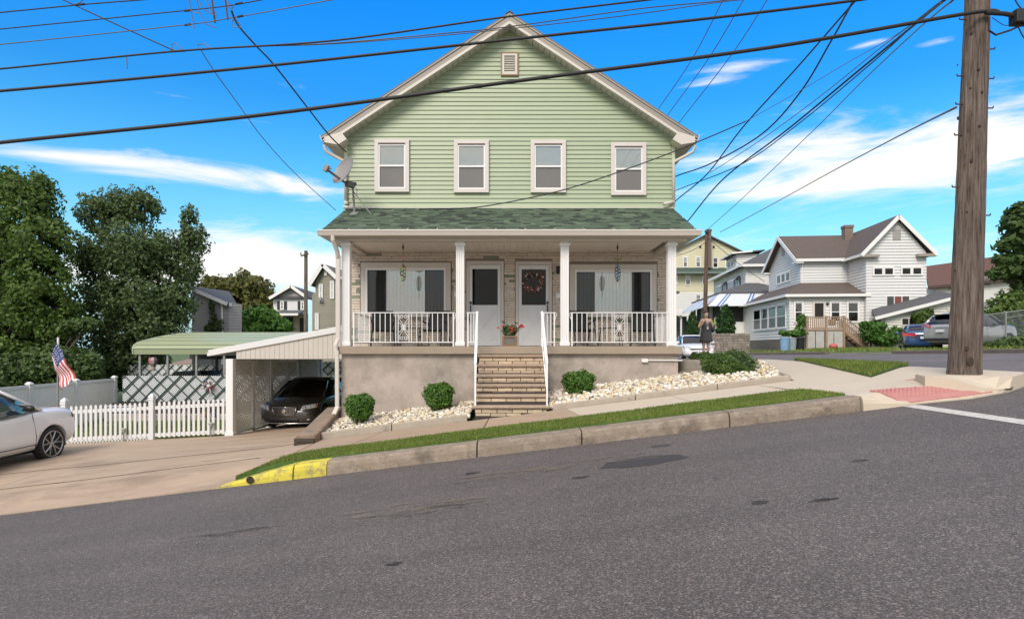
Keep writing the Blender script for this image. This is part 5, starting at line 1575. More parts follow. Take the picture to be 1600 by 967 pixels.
for r_ in range(5):
    for c_ in range(5):
        i = int(1 + c_ * 2.4); j = int(1 + r_ * 2.6); p = vs[j * (nu + 1) + i]; q = vs[j * (nu + 1) + i + 1]; w = vs[(j + 1) * (nu + 1) + i]
        n_ = (q - p).cross(w - p).normalized()
        if n_.y > 0: n_ = -n_
        cc = p + n_ * .006; ux = (q - p).normalized(); uz = n_.cross(ux)
        pts = [cc + (ux * math.cos(a * math.pi / 5) + uz * math.sin(a * math.pi / 5)) * (.02 if a % 2 == 0 else .009) for a in range(10)]
        m.add(pts, [tuple(range(10))])
m.build('stars', fr_m[1], fo)
# ------------------------------------------------------------------ neighbouring houses
def sidemat(name, col): return mat(name, col, .55, var=.03, vscale=.8, rnd=.0)
def swall(parent, M, W_, z0, top, m, ch=.22, t=.045, name='wall', x0=0.):
    """lap sided wall; local x along the wall, facing local -y, top = [(x, z), ...]"""
    mb = MB(M)
    zm = max(z for _, z in top)
    def rng(z):
        xs_ = []
        for (xa, za), (xb, zb) in zip(top[:-1], top[1:]):
            if (za >= z) != (zb >= z): xs_.append(xa + (xb - xa) * (z - za) / (zb - za))
        lo = top[0][0] if top[0][1] >= z else None; hi = top[-1][0] if top[-1][1] >= z else None
        if lo is None: lo = min(xs_) if xs_ else None
        if hi is None: hi = max(xs_) if xs_ else None
        return (lo, hi) if lo is not None and hi is not None else None
    z = z0
    while z < zm - .02:
        z1 = min(z + ch, zm)
        a = rng(z); b = rng(z1 - .001)
        if a is None: break
        if b is None: c = (a[0] + a[1]) / 2; b = (c, c)
        lap(mb, (a[0], 0, z), (a[1], 0, z), (b[1], 0, z1), (b[0], 0, z1), (0, -1, 0), t)
        z = z1
    pts = [(top[0][0], .012, z0)] + [(x, .012, zz - .02) for x, zz in top] + [(top[-1][0], .012, z0)]
    mb.prism(pts, (0, .12, 0))
    return mb.build(name, m, parent)
def hwin(parent, M, x0, x1, z0, z1, trim=None, shade=False, mid=.5, c=.09, gl=None):
    return sash_window(parent, x0, x1, z0, z1, -.05, M=M, trim=trim or M_white, casing=c, full=False, shade=shade, mid=mid, glassmat=gl)
def slab(parent, M, pts, th, m, name='roof'):
    """roof plane: 3D ring, thickened downward"""
    return MB(M).prism(pts, (0, 0, -th)).build(name, m, parent)
def fas(parent, M, a, b, h=.2, w=.05, m=None, name='fascia'):
    return MB(M).bar(a, b, w, h).build(name, m or M_white, parent)
M_wsid = sidemat('white_siding', (.62, .61, .60)); M_wsid2 = sidemat('warm_white_siding', (.66, .645, .61))
M_ysid = sidemat('yellow_siding', (.60, .555, .38)); M_osid = sidemat('olive_siding', (.23, .215, .155)); M_lsid = sidemat('lilac_siding', (.37, .345, .345))
M_gsid = sidemat('garage_siding', (.60, .575, .52))
M_rbr = mat('brown_shingles', (.105, .08, .068), .9, var=.16, vscale=5, bump=.5, bscale=18)
M_rgr = mat('grey_shingles', (.085, .085, .088), .9, var=.16, vscale=5, bump=.5, bscale=18)
M_rrd = mat('red_brown_roof', (.11, .055, .04), .9, var=.1, vscale=5, bump=.4, bscale=18)
M_block = mat('block_wall', (.17, .145, .125), .9, var=.2, vscale=3, bump=.6, bscale=15, stain=[((.08, .065, .055), 2, .5, .7, .6)])
M_wood = mat('deck_wood', (.30, .205, .135), .8, var=.15, vscale=8, bump=.3)
M_gv = mat('grey_vent', (.30, .29, .28), .7)

# ---- big white house across the side street
bh = thing('white_house', (24, 50, 0), 'large white sided house with brown roofs, sunroom and small wooden deck', 'house')
TH = -5.5
B = fr(20.75, 46.5, TH)
def L(x, y, deg=0): return B @ fr(x, y, deg)
# sunroom
ze = 3.80
w = swall(bh, L(0, 0), 5.35, .95, [(0, ze), (5.35, ze)], M_wsid2); w['label'] = 'sunroom front wall'
for x0, x1, z0, z1 in ((.28, .98, 1.75, 3.35), (4.05 - .0, 4.95, 1.75, 3.35), (2.85, 3.65, 1.75, 3.35)): hwin(w, L(0, 0), x0, x1, z0, z1)
dm = MB(L(0, 0)).box(1.62, 2.55, -.07, .0, 1.35, 3.4).build('door_frame', M_pinkw, w); MB(L(0, 0)).box(1.78, 2.40, -.085, -.072, 2.1, 3.2).build('door_pane', M_room, dm)
MB(L(0, 0)).ell((2.68, -.1, 3.15), (.1, .08, .12), 8, 6).build('wall_lamp', M_black, w)
ws = swall(bh, L(0, 12.6, -90), 12.6, .55, [(0, ze), (12.6, ze)], M_wsid2); ws['label'] = 'sunroom side wall'
MB(L(0, 12.6, -90)).box(0, 12.6, -.01, .1, -1.0, .56).build('block_foundation', M_block, bh)
for k in range(6):
    for j in range(22):
        MB(L(0, 12.6, -90)).box(j * .57 + (.28 if k % 2 else 0) + .01, min(12.6, j * .57 + (.28 if k % 2 else 0) + .55), -.035, -.008, -.75 + k * .21, -.56 + k * .21).build('foundation_block', M_block, bh) if j * .57 < 12.2 else None
MB(L(0, 0)).box(0, 5.35, .02, .1, -1.0, .95).build('front_foundation', M_block, bh)
for i in range(4): hwin(ws, L(0, 12.6, -90), 12.6 - 1.75 - i * 2.05 * 1.0 - 1.2, 12.6 - .55 - i * 2.05, 1.35, 3.3, c=.12)
slab(bh, B, [(-.4, -.4, 3.83), (5.6, -.4, 3.83), (5.3, 2.7, 5.0), (1.75, 2.7, 5.0)], .12, M_rbr, 'sunroom_roof')
slab(bh, B, [(-.4, -.4, 3.83), (1.75, 2.7, 5.0), (1.75, 10.8, 5.0), (-.4, 12.9, 3.83)], .12, M_rbr, 'sunroom_side_roof')
fas(bh, B, (-.42, -.43, 3.76), (5.6, -.43, 3.76), .2); fas(bh, B, (-.43, -.4, 3.76), (-.43, 12.9, 3.76), .2)
MB(B).tube([(-.38, -.5, 3.7), (.0, -.08, 3.5), (.02, -.08, .6)], .045, 6).build('downspout', M_white, bh)
# main block, ridge along local x
xl, xm, xr = 1.75, 5.3, 9.45
yf, yr, yb = 2.7, 6.6, 10.6
ze, zr = 6.85, 9.35
w = swall(bh, L(xl, yf), xm - xl, 4.7, [(0, ze), (xm - xl, ze)], M_wsid); w['label'] = 'upper wall above the sunroom'
g = swall(bh, L(xl, yb, -90), yb - yf, 4.7, [(0, ze), ((yb - yf) / 2, zr - .15), (yb - yf, ze)], M_wsid, name='gable_wall')
for k in range(3):
    hwin(g, L(xl, yb, -90), 2.35 + k * 1.15, 3.45 + k * 1.15, 5.35, 6.25, c=.1, mid=.98)
MB(L(xl, yb, -90)).box(3.6, 4.25, -.065, 0, 7.7, 8.4).build('attic_vent', M_gv, g)
MB(L(xl, yf)).tube([(.15, -.25, 6.75), (.12, -.06, 6.5), (.12, -.06, 4.9)], .045, 6).build('downspout', M_white, bh)
slab(bh, B, [(xl - .5, yf - .4, ze - .03), (xm + .6, yf - .4, ze - .03), (xm + 3.2, yr, zr), (xl - .5, yr, zr)], .14, M_rbr, 'main_roof')
slab(bh, B, [(xl - .5, yb + .4, ze - .03), (xr, yb + .4, ze - .03), (xr, yr, zr), (xl - .5, yr, zr)], .14, M_rbr, 'rear_roof')
fas(bh, B, (xl - .5, yf - .43, ze - .12), (xm + .1, yf - .43, ze - .12), .22)
for (a, b) in (((xl - .53, yf - .4, ze - .17), (xl - .53, yr, zr - .14)), ((xl - .53, yb + .4, ze - .17), (xl - .53, yr, zr - .14))): fas(bh, B, a, b, .3, name='rake_board')
MB(B).box(xl - .5, xl + .1, yf - .4, yf + .5, ze - .34, ze - .16).build('eave_return', M_white, bh); MB(B).box(xl - .5, xl + .1, yb - .4, yb + .5, ze - .34, ze - .16).build('eave_return', M_white, bh)
# front wing, ridge along local y
W2 = L(xm, -.35)
ww = xr - xm
f = swall(bh, W2, ww, .3, [(0, ze), (ww / 2, zr + .0), (ww, ze)], M_wsid, name='wing_front_wall')
for k in range(2):
    for q in range(2):
        x0 = .42 + k * 1.95 + q * .74; hwin(f, W2, x0, x0 + .76, 5.15, 5.80, c=.07, mid=.98)
hw_ = MB(W2).box(1.35, 3.0, -.07, 0, 2.0, 3.72).build('window', M_white, f)
for k in range(3):
    for q in range(2):
        MB(W2).box(1.42 + k * .53, 1.88 + k * .53, -.085, -.072, 2.08 + q * .82, 2.82 + q * .82).build('pane', glass('dusk_glass', (.10, .12, .14), .10) if (k + q) % 2 else mat('curtain_red', (.17, .05, .035), .7), hw_)
MB(W2).box(ww / 2 - .25, ww / 2 + .3, -.065, 0, 7.75, 8.55).build('attic_vent', M_gv, f)
sw_ = swall(bh, L(xm, yf, -90), yf + .35, .3, [(0, ze), (yf + .35, ze)], M_wsid, name='wing_side_wall')
swall(bh, L(xr, -.35, 90), 11, .3, [(0, ze), (11, ze)], M_wsid, name='right_side_wall')
swall(bh, L(xr, yb, 180), xr - xl, .3, [(0, ze), (xr - xl, ze)], M_wsid, name='rear_wall')
xc = (xl + xr) / 2
xmid = (xm + xr) / 2
slab(bh, B, [(xm - .5, -.75, ze - .12), (xmid, -.75, zr + .17), (xmid, yr + .4, zr + .17), (xm - .5, yf + .5, ze - .12)], .13, M_rbr, 'wing_roof')
slab(bh, B, [(xr + .55, -.75, ze - .15), (xmid, -.75, zr + .17), (xmid, yb + .4, zr + .17), (xr + .55, yb + .4, ze - .15)], .13, M_rbr, 'wing_roof')
fas(bh, B, (xm - .5, -.78, ze - .24), (xmid, -.78, zr + .04), .26, .06, name='rake_board'); fas(bh, B, (xr + .55, -.78, ze - .27), (xmid, -.78, zr + .04), .26, .06, name='rake_board')
MB(B).box(xm - .5, xm + .75, -.78, -.36, ze - .36, ze - .16).build('eave_return', M_trimg, bh); MB(B).box(xr - .75, xr + .55, -.78, -.36, ze - .36, ze - .16).build('eave_return', M_trimg, bh)
fas(bh, B, (xm - .52, -.75, ze - .2), (xm - .52, yf, ze - .2), .2)
MB(B).box(6.3, 6.95, 5.6, 6.3, 8.0, 10.0).build('chimney', mat('chimney', (.19, .14, .115), .9, var=.2, vscale=8, bump=.5), bh)
MB(B).box(6.25, 7.0, 5.55, 6.35, 9.8, 10.02).build('chimney_cap', mat('chimney', (.19, .14, .115)), bh)
# rear extension seen right of the wing
e = swall(bh, L(xr, 3.0), 3.5, .3, [(0, 4.75), (3.5, 3.0)], M_wsid2, name='rear_extension')
MB(L(xr, 3.0)).box(.95, 1.45, -.065, 0, 3.05, 3.6).build('vent', M_gv, e)
slab(bh, B, [(xr - .1, 2.7, 4.95), (xr + 4, 2.7, 2.95), (xr + 4, 8, 2.95), (xr - .1, 8, 4.95)], .14, M_wsid, 'extension_roof')

# deck in front of the sunroom
dk = thing('wooden_deck', (23.5, 45.6, 0), 'small wooden deck with railing and stairs on the sunroom front', 'deck')
D = B @ fr(.50, -2.0, 0)
MB(D).box(0, 2.55, 0, 1.9, 1.12, 1.24).build('deck_floor', M_wood, dk)
for k in range(4): MB(D).box(.02 + k * .63, .60 + k * .63, .05, .08, -.35, 1.1).build('skirt_panel', mat('skirt', (.42, .40, .37), .8, var=.15), dk)
MB(D).box(-.02, .02, .05, 1.9, -.3, 1.1).build('skirt_side', mat('skirt', (.42, .40, .37)), dk)
for x in (0.0, 1.35 - .0, 2.55): MB(D).box(x - .06, x + .06, -.06, .06, -.3, 2.18).build('rail_post', M_wood, dk)
fas(dk, D, (0, 0, 2.08), (2.55, 0, 2.08), .07, .09, M_wood, 'hand_rail'); fas(dk, D, (0, 0, 1.3), (2.55, 0, 1.3), .07, .05, M_wood, 'bottom_rail')
fas(dk, D, (0, 0, 2.08), (0, 1.9, 2.08), .07, .09, M_wood, 'hand_rail')
for i in range(17): MB(D).box(.1 + i * .142, .16 + i * .142, -.02, .02, 1.33, 2.05).build('baluster', M_wood, dk)
for i in range(12): MB(D).box(-.02, .02, .1 + i * .15, .16 + i * .15, 1.33, 2.05).build('baluster', M_wood, dk)
for s in (0, 1.1):
    MB(D).bar((2.58, s, 1.15), (4.35, s, -.35), .06, .25).build('stringer', M_wood, dk)
    MB(D).bar((2.58, s, 2.1), (4.35, s, .60), .08, .07).build('stair_rail', M_wood, dk)
    MB(D).box(4.32, 4.42, s - .05, s + .05, -.4, .72).build('newel', M_wood, dk)
    for i in range(13):
        t_ = (i + .7) / 14; x = 2.58 + 1.77 * t_; MB(D).box(x - .025, x + .025, s - .02, s + .02, 1.2 - 1.5 * t_, 2.08 - 1.5 * t_).build('baluster', M_wood, dk)
for k in range(6): MB(D).box(2.64 + k * .29, 2.93 + k * .29, .02, 1.08, .92 - k * .24, .96 - k * .24).build('stair_tread', M_wood, dk)
MB(D).box(1.85, 2.2, .6, .95, 1.5, 1.95).build('deck_box', mat('box_brown', (.28, .17, .10), .8), dk)
# bins and ball
def gzz(p): return gz(p.x, p.y)
for (px_, m_, lab) in ((1226, mat('bin_blue', (.19, .33, .50), .5), 'pale blue plastic bin beside the white house deck'), (1237.5, mat('bin_grey', (.27, .31, .33), .5), 'grey plastic bin between the blue bin and the black bag'), (1250, M_black, 'black bin right of the grey bin by the deck')):
    c = P(px_, 546, 43.9 if px_ < 1230 else 44.2); z = -.32
    t = thing('waste_bin', (c.x, c.y, z), lab, 'bin', 'bins beside the white house')
    MB().lathe([(.24, 0), (.26, .02), (.31, .86)], (c.x, c.y, z), 14).build('bin_body', m_, t, smooth=False)
    MB().lathe([(.33, .86), (.34, .90), (.30, .93)], (c.x, c.y, z), 14).build('bin_rim', m_, t)
c = P(1302, 541, 43.5); t = MB().ell((c.x, c.y, c.z), (.28, .28, .2), 14, 8).build('red_saucer', mat('red_plastic', (.50, .09, .08), .5), smooth=True)
tag(t, 'round red plastic toy lying on the grass before the deck', 'toy')

# ---- house with striped awnings
ah = thing('awning_house', (22.5, 63, 0), 'white house with dormer, blue shutters and striped porch awning', 'house')
A2 = fr(23.3, 62, TH)
def La(x, y, deg=0): return A2 @ fr(x, y, deg)
w = swall(ah, La(0, 14, -90), 14, 1.6, [(0, 8.0), (14, 8.0)], M_wsid2, name='side_wall')
f = swall(ah, La(0, 0), 9, 1.6, [(0, 8.0), (9, 8.0)], M_wsid2, name='front_wall')
swall(ah, La(9, 0, 90), 14, 1.0, [(0, 8.0), (14, 8.0)], M_wsid2, name='right_wall')
slab(ah, A2, [(-.7, -.7, 8.05), (9.7, -.7, 8.05), (4.5, 5, 10.6), (4.5, 9, 10.6), (-.7, 14.7, 8.05)][:4] if 0 else [(-.7, -.7, 8.05), (9.7, -.7, 8.05), (4.5, 5, 10.7)], .12, M_rgr, 'hip_roof')
slab(ah, A2, [(-.7, -.7, 8.05), (4.5, 5, 10.7), (4.5, 9, 10.7), (-.7, 14.7, 8.05)], .12, M_rgr, 'side_roof')
slab(ah, A2, [(9.7, -.7, 8.05), (4.5, 5, 10.7), (4.5, 9, 10.7), (9.7, 14.7, 8.05)], .12, M_rgr, 'far_roof')
fas(ah, A2, (-.75, -.75, 7.97), (-.75, 14.7, 7.97), .25); fas(ah, A2, (-.75, -.75, 7.97), (9.7, -.75, 7.97), .25)
# dormer facing left
dl = La(.4, 9.2, -90)
d = swall(ah, dl, 4.2, 8.2, [(0, 9.9), (4.2, 9.9)], M_wsid2, name='dormer')
hwin(d, dl, .5, 1.9, 8.7, 9.6, c=.1, mid=.98); hwin(d, dl, 2.1, 3.5, 8.7, 9.6, c=.1, mid=.98)
swall(ah, La(.4, 5.0), 2.6, 8.2, [(0, 9.9), (2.6, 9.9)], M_wsid2, name='dormer_cheek')
slab(ah, A2, [(-.2, 4.5, 10.0), (-.2, 9.7, 10.0), (3.2, 9.7, 10.3), (3.2, 4.5, 10.3)], .14, M_rgr, 'dormer_roof')
fas(ah, A2, (-.25, 4.5, 9.95), (-.25, 9.7, 9.95), .18); fas(ah, A2, (-.25, 4.46, 9.95), (1.9, 4.46, 10.12), .16)
M_shut = mat('blue_shutter', (.03, .075, .16), .6)
M_awn = mat('awning_white', (.56, .58, .60), .5, var=.03); M_awb = mat('awning_blue', (.04, .14, .34), .5)
for (y0, y1) in ((1.7, 4.4), (7.2, 9.8)):
    x0 = 14 - y1; x1 = 14 - y0; Mx = La(0, 14, -90)
    hwin(w, Mx, x0 + .5, (x0 + x1) / 2, 5.5, 7.1, c=.12); hwin(w, Mx, (x0 + x1) / 2, x1 - .5, 5.5, 7.1, c=.12)
    MB(Mx).box(x0 + .05, x0 + .45, -.08, 0, 5.5, 7.1).build('shutter', M_shut, w); MB(Mx).box(x1 - .45, x1 - .05, -.08, 0, 5.5, 7.1).build('shutter', M_shut, w)
    for k in range(6):
        a = x0 + .3 + (x1 - x0 - .6) * k / 6; b = x0 + .3 + (x1 - x0 - .6) * (k + 1) / 6
        MB(Mx).prism([(a, -.02, 7.35), (b, -.02, 7.35), (b, -.85, 6.75), (a, -.85, 6.75)], (0, 0, -.04)).build('window_awning', M_awn if k % 2 else M_gv, w)
# porch: low white wall, dark opening, striped awning, small hipped roof
pl_ = MB(A2); pl_.box(-3.2, .0, -3.4, 10, 1.1, 2.3); pl_.box(-3.2, 3.5, -3.45, -3.25, .3, 2.3)
pl_.build('porch_base', M_wsid2, ah)
MB(A2).box(-2.9, 3.2, -3.1, 9.6, 2.3, 4.9).build('porch_interior', mat('porch_dark', (.045, .042, .04), .9), ah)
for (x, y) in ((-3.1, -3.3), (-3.1, 1.2), (-3.1, 5.5), (-3.1, 9.8), (.3, -3.3), (3.3, -3.3)): MB(A2).box(x - .12, x + .12, y - .12, y + .12, 2.3, 4.95).build('porch_post', M_white, ah)
fas(ah, A2, (-3.3, -3.5, 5.0), (-3.3, 10.2, 5.0), .22); fas(ah, A2, (-3.3, -3.5, 5.0), (3.6, -3.5, 5.0), .22)
slab(ah, A2, [(-3.4, -3.6, 5.1), (3.6, -3.6, 5.1), (1.2, -.05, 6.3), (0, -.05, 6.3)], .1, M_rgr, 'porch_roof'); slab(ah, A2, [(-3.4, -3.6, 5.1), (0, -.05, 6.3), (0, 9.5, 6.3), (-3.4, 10.2, 5.1)], .1, M_rgr, 'porch_side_roof')
n = 80
for k in range(n):
    a = -3.5 + 13.7 * k / n; b = -3.5 + 13.7 * (k + 1) / n
    MB(A2).prism([(-3.35, a, 4.95), (-3.35, b, 4.95), (-4.7, b, 3.75), (-4.7, a, 3.75)], (0, 0, -.04)).build('awning_strip', M_awb if k % 20 in (4, 6) else M_awn, ah)
n = 52
for k in range(n):
    a = -3.35 + 7.0 * k / n; b = -3.35 + 7.0 * (k + 1) / n
    a2 = -4.7 + 8.3 * k / n; b2 = -4.7 + 8.3 * (k + 1) / n
    MB(A2).prism([(a, -3.55, 4.95), (b, -3.55, 4.95), (b2, -4.8, 3.75), (a2, -4.8, 3.75)], (0, 0, -.04)).build('awning_strip', M_awb if k % 16 in (5, 7) else M_awn, ah)
MB(A2).tube([(-.1 + .2, -.08, 7.8), (.2, -.06, 5.3)], .05, 6).build('downspout', M_white, ah)
# stone retaining wall and clipped evergreens
rs = thing('stone_retaining_wall', (18, 50, -.5), 'rough stone retaining wall below the awning house', 'wall')
rr = random.Random(8)
z = -.75
a = P(1112, 540, 52); b = P(1172, 540, 50)
k = 0
while z < .86:
    u = 0.; h = rr.uniform(.16, .24)
    while u < 1:
        du = rr.uniform(.08, .16); c = a.lerp(b, u); d = a.lerp(b, min(1, u + du - .008))
        MB().hexa([(c.x, c.y, z), (d.x, d.y, z), (d.x, d.y + .3, z), (c.x, c.y + .3, z)], [(c.x, c.y + rr.uniform(0, .05), z + h - .02), (d.x, d.y + rr.uniform(0, .05), z + h - .02), (d.x, d.y + .3, z + h - .02), (c.x, c.y + .3, z + h - .02)]).build('stone', mat('retaining_stone', (.22, .185, .155), .9, var=.2, vscale=3, rnd=.25, bump=.6), rs)
        u += du
    z += h
MB().hexa([(a.x, a.y + .06, -.9), (b.x, b.y + .06, -.9), (b.x, b.y + 3.3, -.9), (a.x, a.y + 3.3, -.9)], [(a.x, a.y + .06, .9), (b.x, b.y + .06, .9), (b.x, b.y + 3.3, .9), (a.x, a.y + 3.3, .9)]).build('backing', M_mortar, rs)

# ---- yellow house behind
yh = thing('yellow_house', (27, 88, 0), 'tall pale yellow house with brick chimney and green pent roof', 'house')
Y0 = 88; s_ = 972 / Y0
def yx(p): return (p - 800) / s_
def yz(p): return (541 - p) / s_
Yf = fr(0, Y0, 0)
x0, x1, xm_ = yx(1050), yx(1152), yx(1103)
f = swall(yh, Yf, 0, yz(457), [(x0, yz(394)), (xm_, yz(369)), (x1, yz(391))], M_ysid, ch=.22)
f2 = swall(yh, fr(0, Y0 - .02, 0), 0, yz(520), [(x0, yz(457)), (x1 + 2, yz(457))], M_wsid2, ch=.22, name='lower_wall')
swall(yh, fr(x1, Y0, 90), 12, 0, [(0, yz(391)), (12, yz(391))], M_ysid, ch=.3, name='right_wall'); swall(yh, fr(x0, Y0 + 12, -90), 12, 0, [(0, yz(394)), (12, yz(394))], M_ysid, ch=.3, name='left_wall')
slab(yh, None, [(x0 - .8, Y0 - .5, yz(397)), (xm_, Y0 - .5, yz(366)), (xm_, Y0 + 12, yz(366)), (x0 - .8, Y0 + 12, yz(397))], .2, M_rgr); slab(yh, None, [(x1 + .8, Y0 - .5, yz(394)), (xm_, Y0 - .5, yz(366)), (xm_, Y0 + 12, yz(366)), (x1 + .8, Y0 + 12, yz(394))], .2, M_rgr)
for (a, b, t_, bt) in ((1066.5, 1074.5, 401, 418), (1086.5, 1095, 401, 418), (1113, 1122, 402, 419), (1133, 1141, 402, 419), (1070.5, 1079, 429, 446), (1096.5, 1104.5, 429, 446), (1056, 1059, 428, 445), (1086.5, 1095, 459.5, 474.5)):
    hwin(f, Yf, yx(a), yx(b), yz(bt), yz(t_), shade=(a < 1110), c=.1)
for a in (1092.5, 1113.5): MB().box(yx(a), yx(a + 3), Y0 - .09, Y0, yz(388), yz(384)).build('attic_vent', M_black, f)
MB().prism([(x0 - .5, Y0 - 1.3, yz(426)), (x1 + .8, Y0 - 1.3, yz(426)), (x1 + .3, Y0, yz(418.5)), (x0, Y0, yz(418.5))], (0, 0, -.15)).build('pent_roof', mat('dark_green_roof', (.05, .075, .06), .8), yh)
MB().box(x0 - .4, x1 + .7, Y0 - 1.32, Y0 - 1.2, yz(429), yz(426.3)).build('pent_fascia', mat('pent_fas', (.15, .19, .17), .6), yh)
MB().box(yx(1101.5), yx(1108), Y0 - 1.0, Y0 - .1, yz(420), yz(360)).build('chimney', mat('chimney_brown', (.13, .10, .085), .9, var=.2, vscale=6), yh)
MB().box(yx(1100.8), yx(1108.7), Y0 - 1.1, Y0, yz(363), yz(360.5)).build('chimney_cap', mat('chimney_brown', (.13, .10, .085)), yh)
# low shed porch at the yellow house, left edge
ps = thing('white_porch', (yx(1060), 70, 0), 'small white porch roof on posts showing beside the right column', 'porch')
for (p0, p1, q0, q1, m_) in ((1052, 1066, 483, 493, M_wsid2), (1052, 1062, 455, 458, M_rgr)):
    a = P(p0, q1, 70); b = P(p1, q0, 70); MB().box(a.x, b.x, 70, 73, a.z, b.z).build('porch_band', m_, ps)
a = P(1052, 522, 72); b = P(1075, 494, 72); MB().box(a.x, b.x, 72.5, 74, a.z - 1, b.z).build('dark_opening', mat('shed_grey', (.10, .10, .10), .9), ps)
for px_ in (1064.5,): a = P(px_, 520, 70.4); MB().box(a.x - .08, a.x + .08, 70.4, 70.6, a.z - .8, P(0, 493, 70).z).build('post', M_white, ps)

# ---- garage right, and far brown roofed house
ga = thing('garage', (30, 43, 0), 'low white garage with sloping grey roof overgrown by vine', 'garage')
g0 = fr(26.1, 43.5, -3)
w = swall(ga, g0, 6, -.3, [(0, 2.15), (4.9, 3.4)], M_gsid, ch=.18)
wn = MB(g0).box(1.05, 2.05, -.07, 0, 1.45, 2.0).build('window', M_white, w)
for k in (0, 1): MB(g0).box(1.12 + k * .47, 1.52 + k * .47, -.085, -.072, 1.52, 1.93).build('pane', M_room, wn)
swall(ga, g0 @ fr(0, 5, -90), 5, -.3, [(0, 2.3), (5, 2.15)], M_gsid, ch=.18, name='side_wall')
slab(ga, g0, [(-.9, -.4, 2.0), (5.0, -.4, 3.55), (5.0, 2.2, 4.0), (.2, 2.2, 2.75)], .12, M_rgr, 'roof')
fas(ga, g0, (-.9, -.43, 1.93), (5.0, -.43, 3.48), .22)
fh = thing('brown_roof_house', (42, 62, 0), 'white stucco house with red brown roof behind the utility pole', 'house')
Yb = 60; s_b = 972 / Yb
def bx_(p): return (p - 800) / s_b
def bz_(p): return (541 - p) / s_b
m = M_wsid2
MB().prism([(bx_(1462), Yb, -.5), (bx_(1600) + 6, Yb, -.5), (bx_(1600) + 6, Yb, bz_(427)), (bx_(1462), Yb, bz_(448))], (0, 9, 0)).build('wall', mat('white_stucco', (.60, .58, .55), .8, var=.06), fh)
MB().prism([(bx_(1445), Yb - .5, bz_(449)), (bx_(1602) + 6, Yb - .5, bz_(424)), (bx_(1602) + 6, Yb + 5, bz_(378)), (bx_(1497), Yb + 5, bz_(406))], (0, 0, -.25)).build('roof', M_rrd, fh)
fas(fh, None, (bx_(1445), Yb - .52, bz_(450)), (bx_(1602) + 6, Yb - .52, bz_(426)), .25, .06, mat('dark_fascia', (.07, .04, .035), .7))
for (a, b, t_, bt) in ((1535, 1546, 433, 446), (1536, 1546, 471, 477), (1482, 1488, 443, 452)):
    hwin(fh, fr(0, Yb, 0), bx_(a), bx_(b), bz_(bt), bz_(t_), trim=M_gv, c=.08)

# ---- left background houses
lh = thing('lilac_house', (-16, 40, -3), 'pale lilac sided house with dark grey roof beyond the canopy', 'house')
Yl = 38; sl_ = 972 / Yl
def lx(p): return (p - 800) / sl_
def lz(p): return (541 - p) / sl_
swall(lh, fr(lx(300), Yl, 0), 0, -3, [(0, lz(448)), (lx(357) - lx(300), lz(473))], M_lsid, ch=.17)
swall(lh, fr(lx(357), Yl, 28), 0, -3, [(0, lz(473)), (.75, lz(474)), ], M_lsid, ch=.17, name='side_wall')
slab(lh, None, [tuple(P(296, 447, Yl - .3)), tuple(P(358, 474, Yl - .3)), tuple(P(371, 476, Yl + 1.2)), tuple(P(358, 455, Yl + 5)), tuple(P(318, 451, Yl + 5))], .12, M_rgr)
fas(lh, None, (lx(296), Yl - .34, lz(449)), (lx(359), Yl - .34, lz(476)), .2); fas(lh, None, P(358.5, 476, Yl - .34), P(371, 478, Yl + 1.2), .2)
MB().tube([(lx(348), Yl - .15, lz(474)), (lx(348), Yl - .1, lz(480)), (lx(348), Yl - .1, -3)], .06, 6).build('downspout', M_white, lh)
oh = thing('olive_house', (-16, 55, -3), 'olive sided two storey house with pale rake boards behind the carport', 'house')
Yo = 48; so_ = 972 / Yo
def ox(p): return (p - 800) / so_
def oz(p): return (541 - p) / so_
o1 = swall(oh, fr(0, Yo, 0), 0, -3, [(ox(493), oz(441)), (ox(507), oz(417)), (ox(526), oz(434))], M_osid, ch=.17)
swall(oh, fr(ox(526), Yo, 20), 0, -3, [(0, oz(434)), (4, oz(434))], M_osid, ch=.17, name='side_wall')
swall(oh, fr(0, Yo + .6, 0), 0, -3, [(ox(484), oz(458)), (ox(494), oz(456))], M_osid, ch=.17, name='rear_part')
slab(oh, None, [(ox(486), Yo - .4, oz(444)), (ox(506), Yo - .4, oz(412.5)), (ox(506), Yo + 9, oz(412.5)), (ox(486), Yo + 9, oz(444))], .15, M_rgr)
slab(oh, None, [(ox(528), Yo - .4, oz(433)), (ox(506), Yo - .4, oz(412.5)), (ox(506) + .5, Yo + 9, oz(412.5)), (ox(540) + 2, Yo + 9, oz(433)), (ox(540) + 1, Yo - .4, oz(433))], .15, mat('olive_roof', (.14, .125, .11), .9, var=.1))
fas(oh, None, (ox(486), Yo - .43, oz(446)), (ox(506), Yo - .43, oz(414)), .3, name='rake_board'); fas(oh, None, (ox(528), Yo - .43, oz(435)), (ox(506), Yo - .43, oz(414)), .3, name='rake_board'); fas(oh, None, (ox(528), Yo - .43, oz(435)), (ox(545), Yo - .43, oz(435)), .2)
MB().tube([(ox(528), Yo - .2, oz(436)), (ox(527), Yo - .1, oz(440)), (ox(527), Yo - .1, -3)], .07, 6).build('downspout', M_white, oh)
for (a, b, t_, bt) in ((498.5, 505, 444, 472), (516, 522.5, 439, 467), (492.5, 498.5, 489, 515), (507, 511, 421, 431)):
    hwin(o1, fr(0, Yo, 0), ox(a), ox(b), oz(bt), oz(t_), c=.1)
MB().box(ox(499), ox(504), Yo - .35, Yo - .05, oz(470), oz(465)).build('window_air_conditioner', M_gv, o1)
wh = thing('shuttered_house', (-24, 66, -3), 'white two storey house with black shutters and dark porch roof', 'house')
Yw = 66; sw2 = 972 / Yw
def wx(p): return (p - 800) / sw2
def wz(p): return (541 - p) / sw2
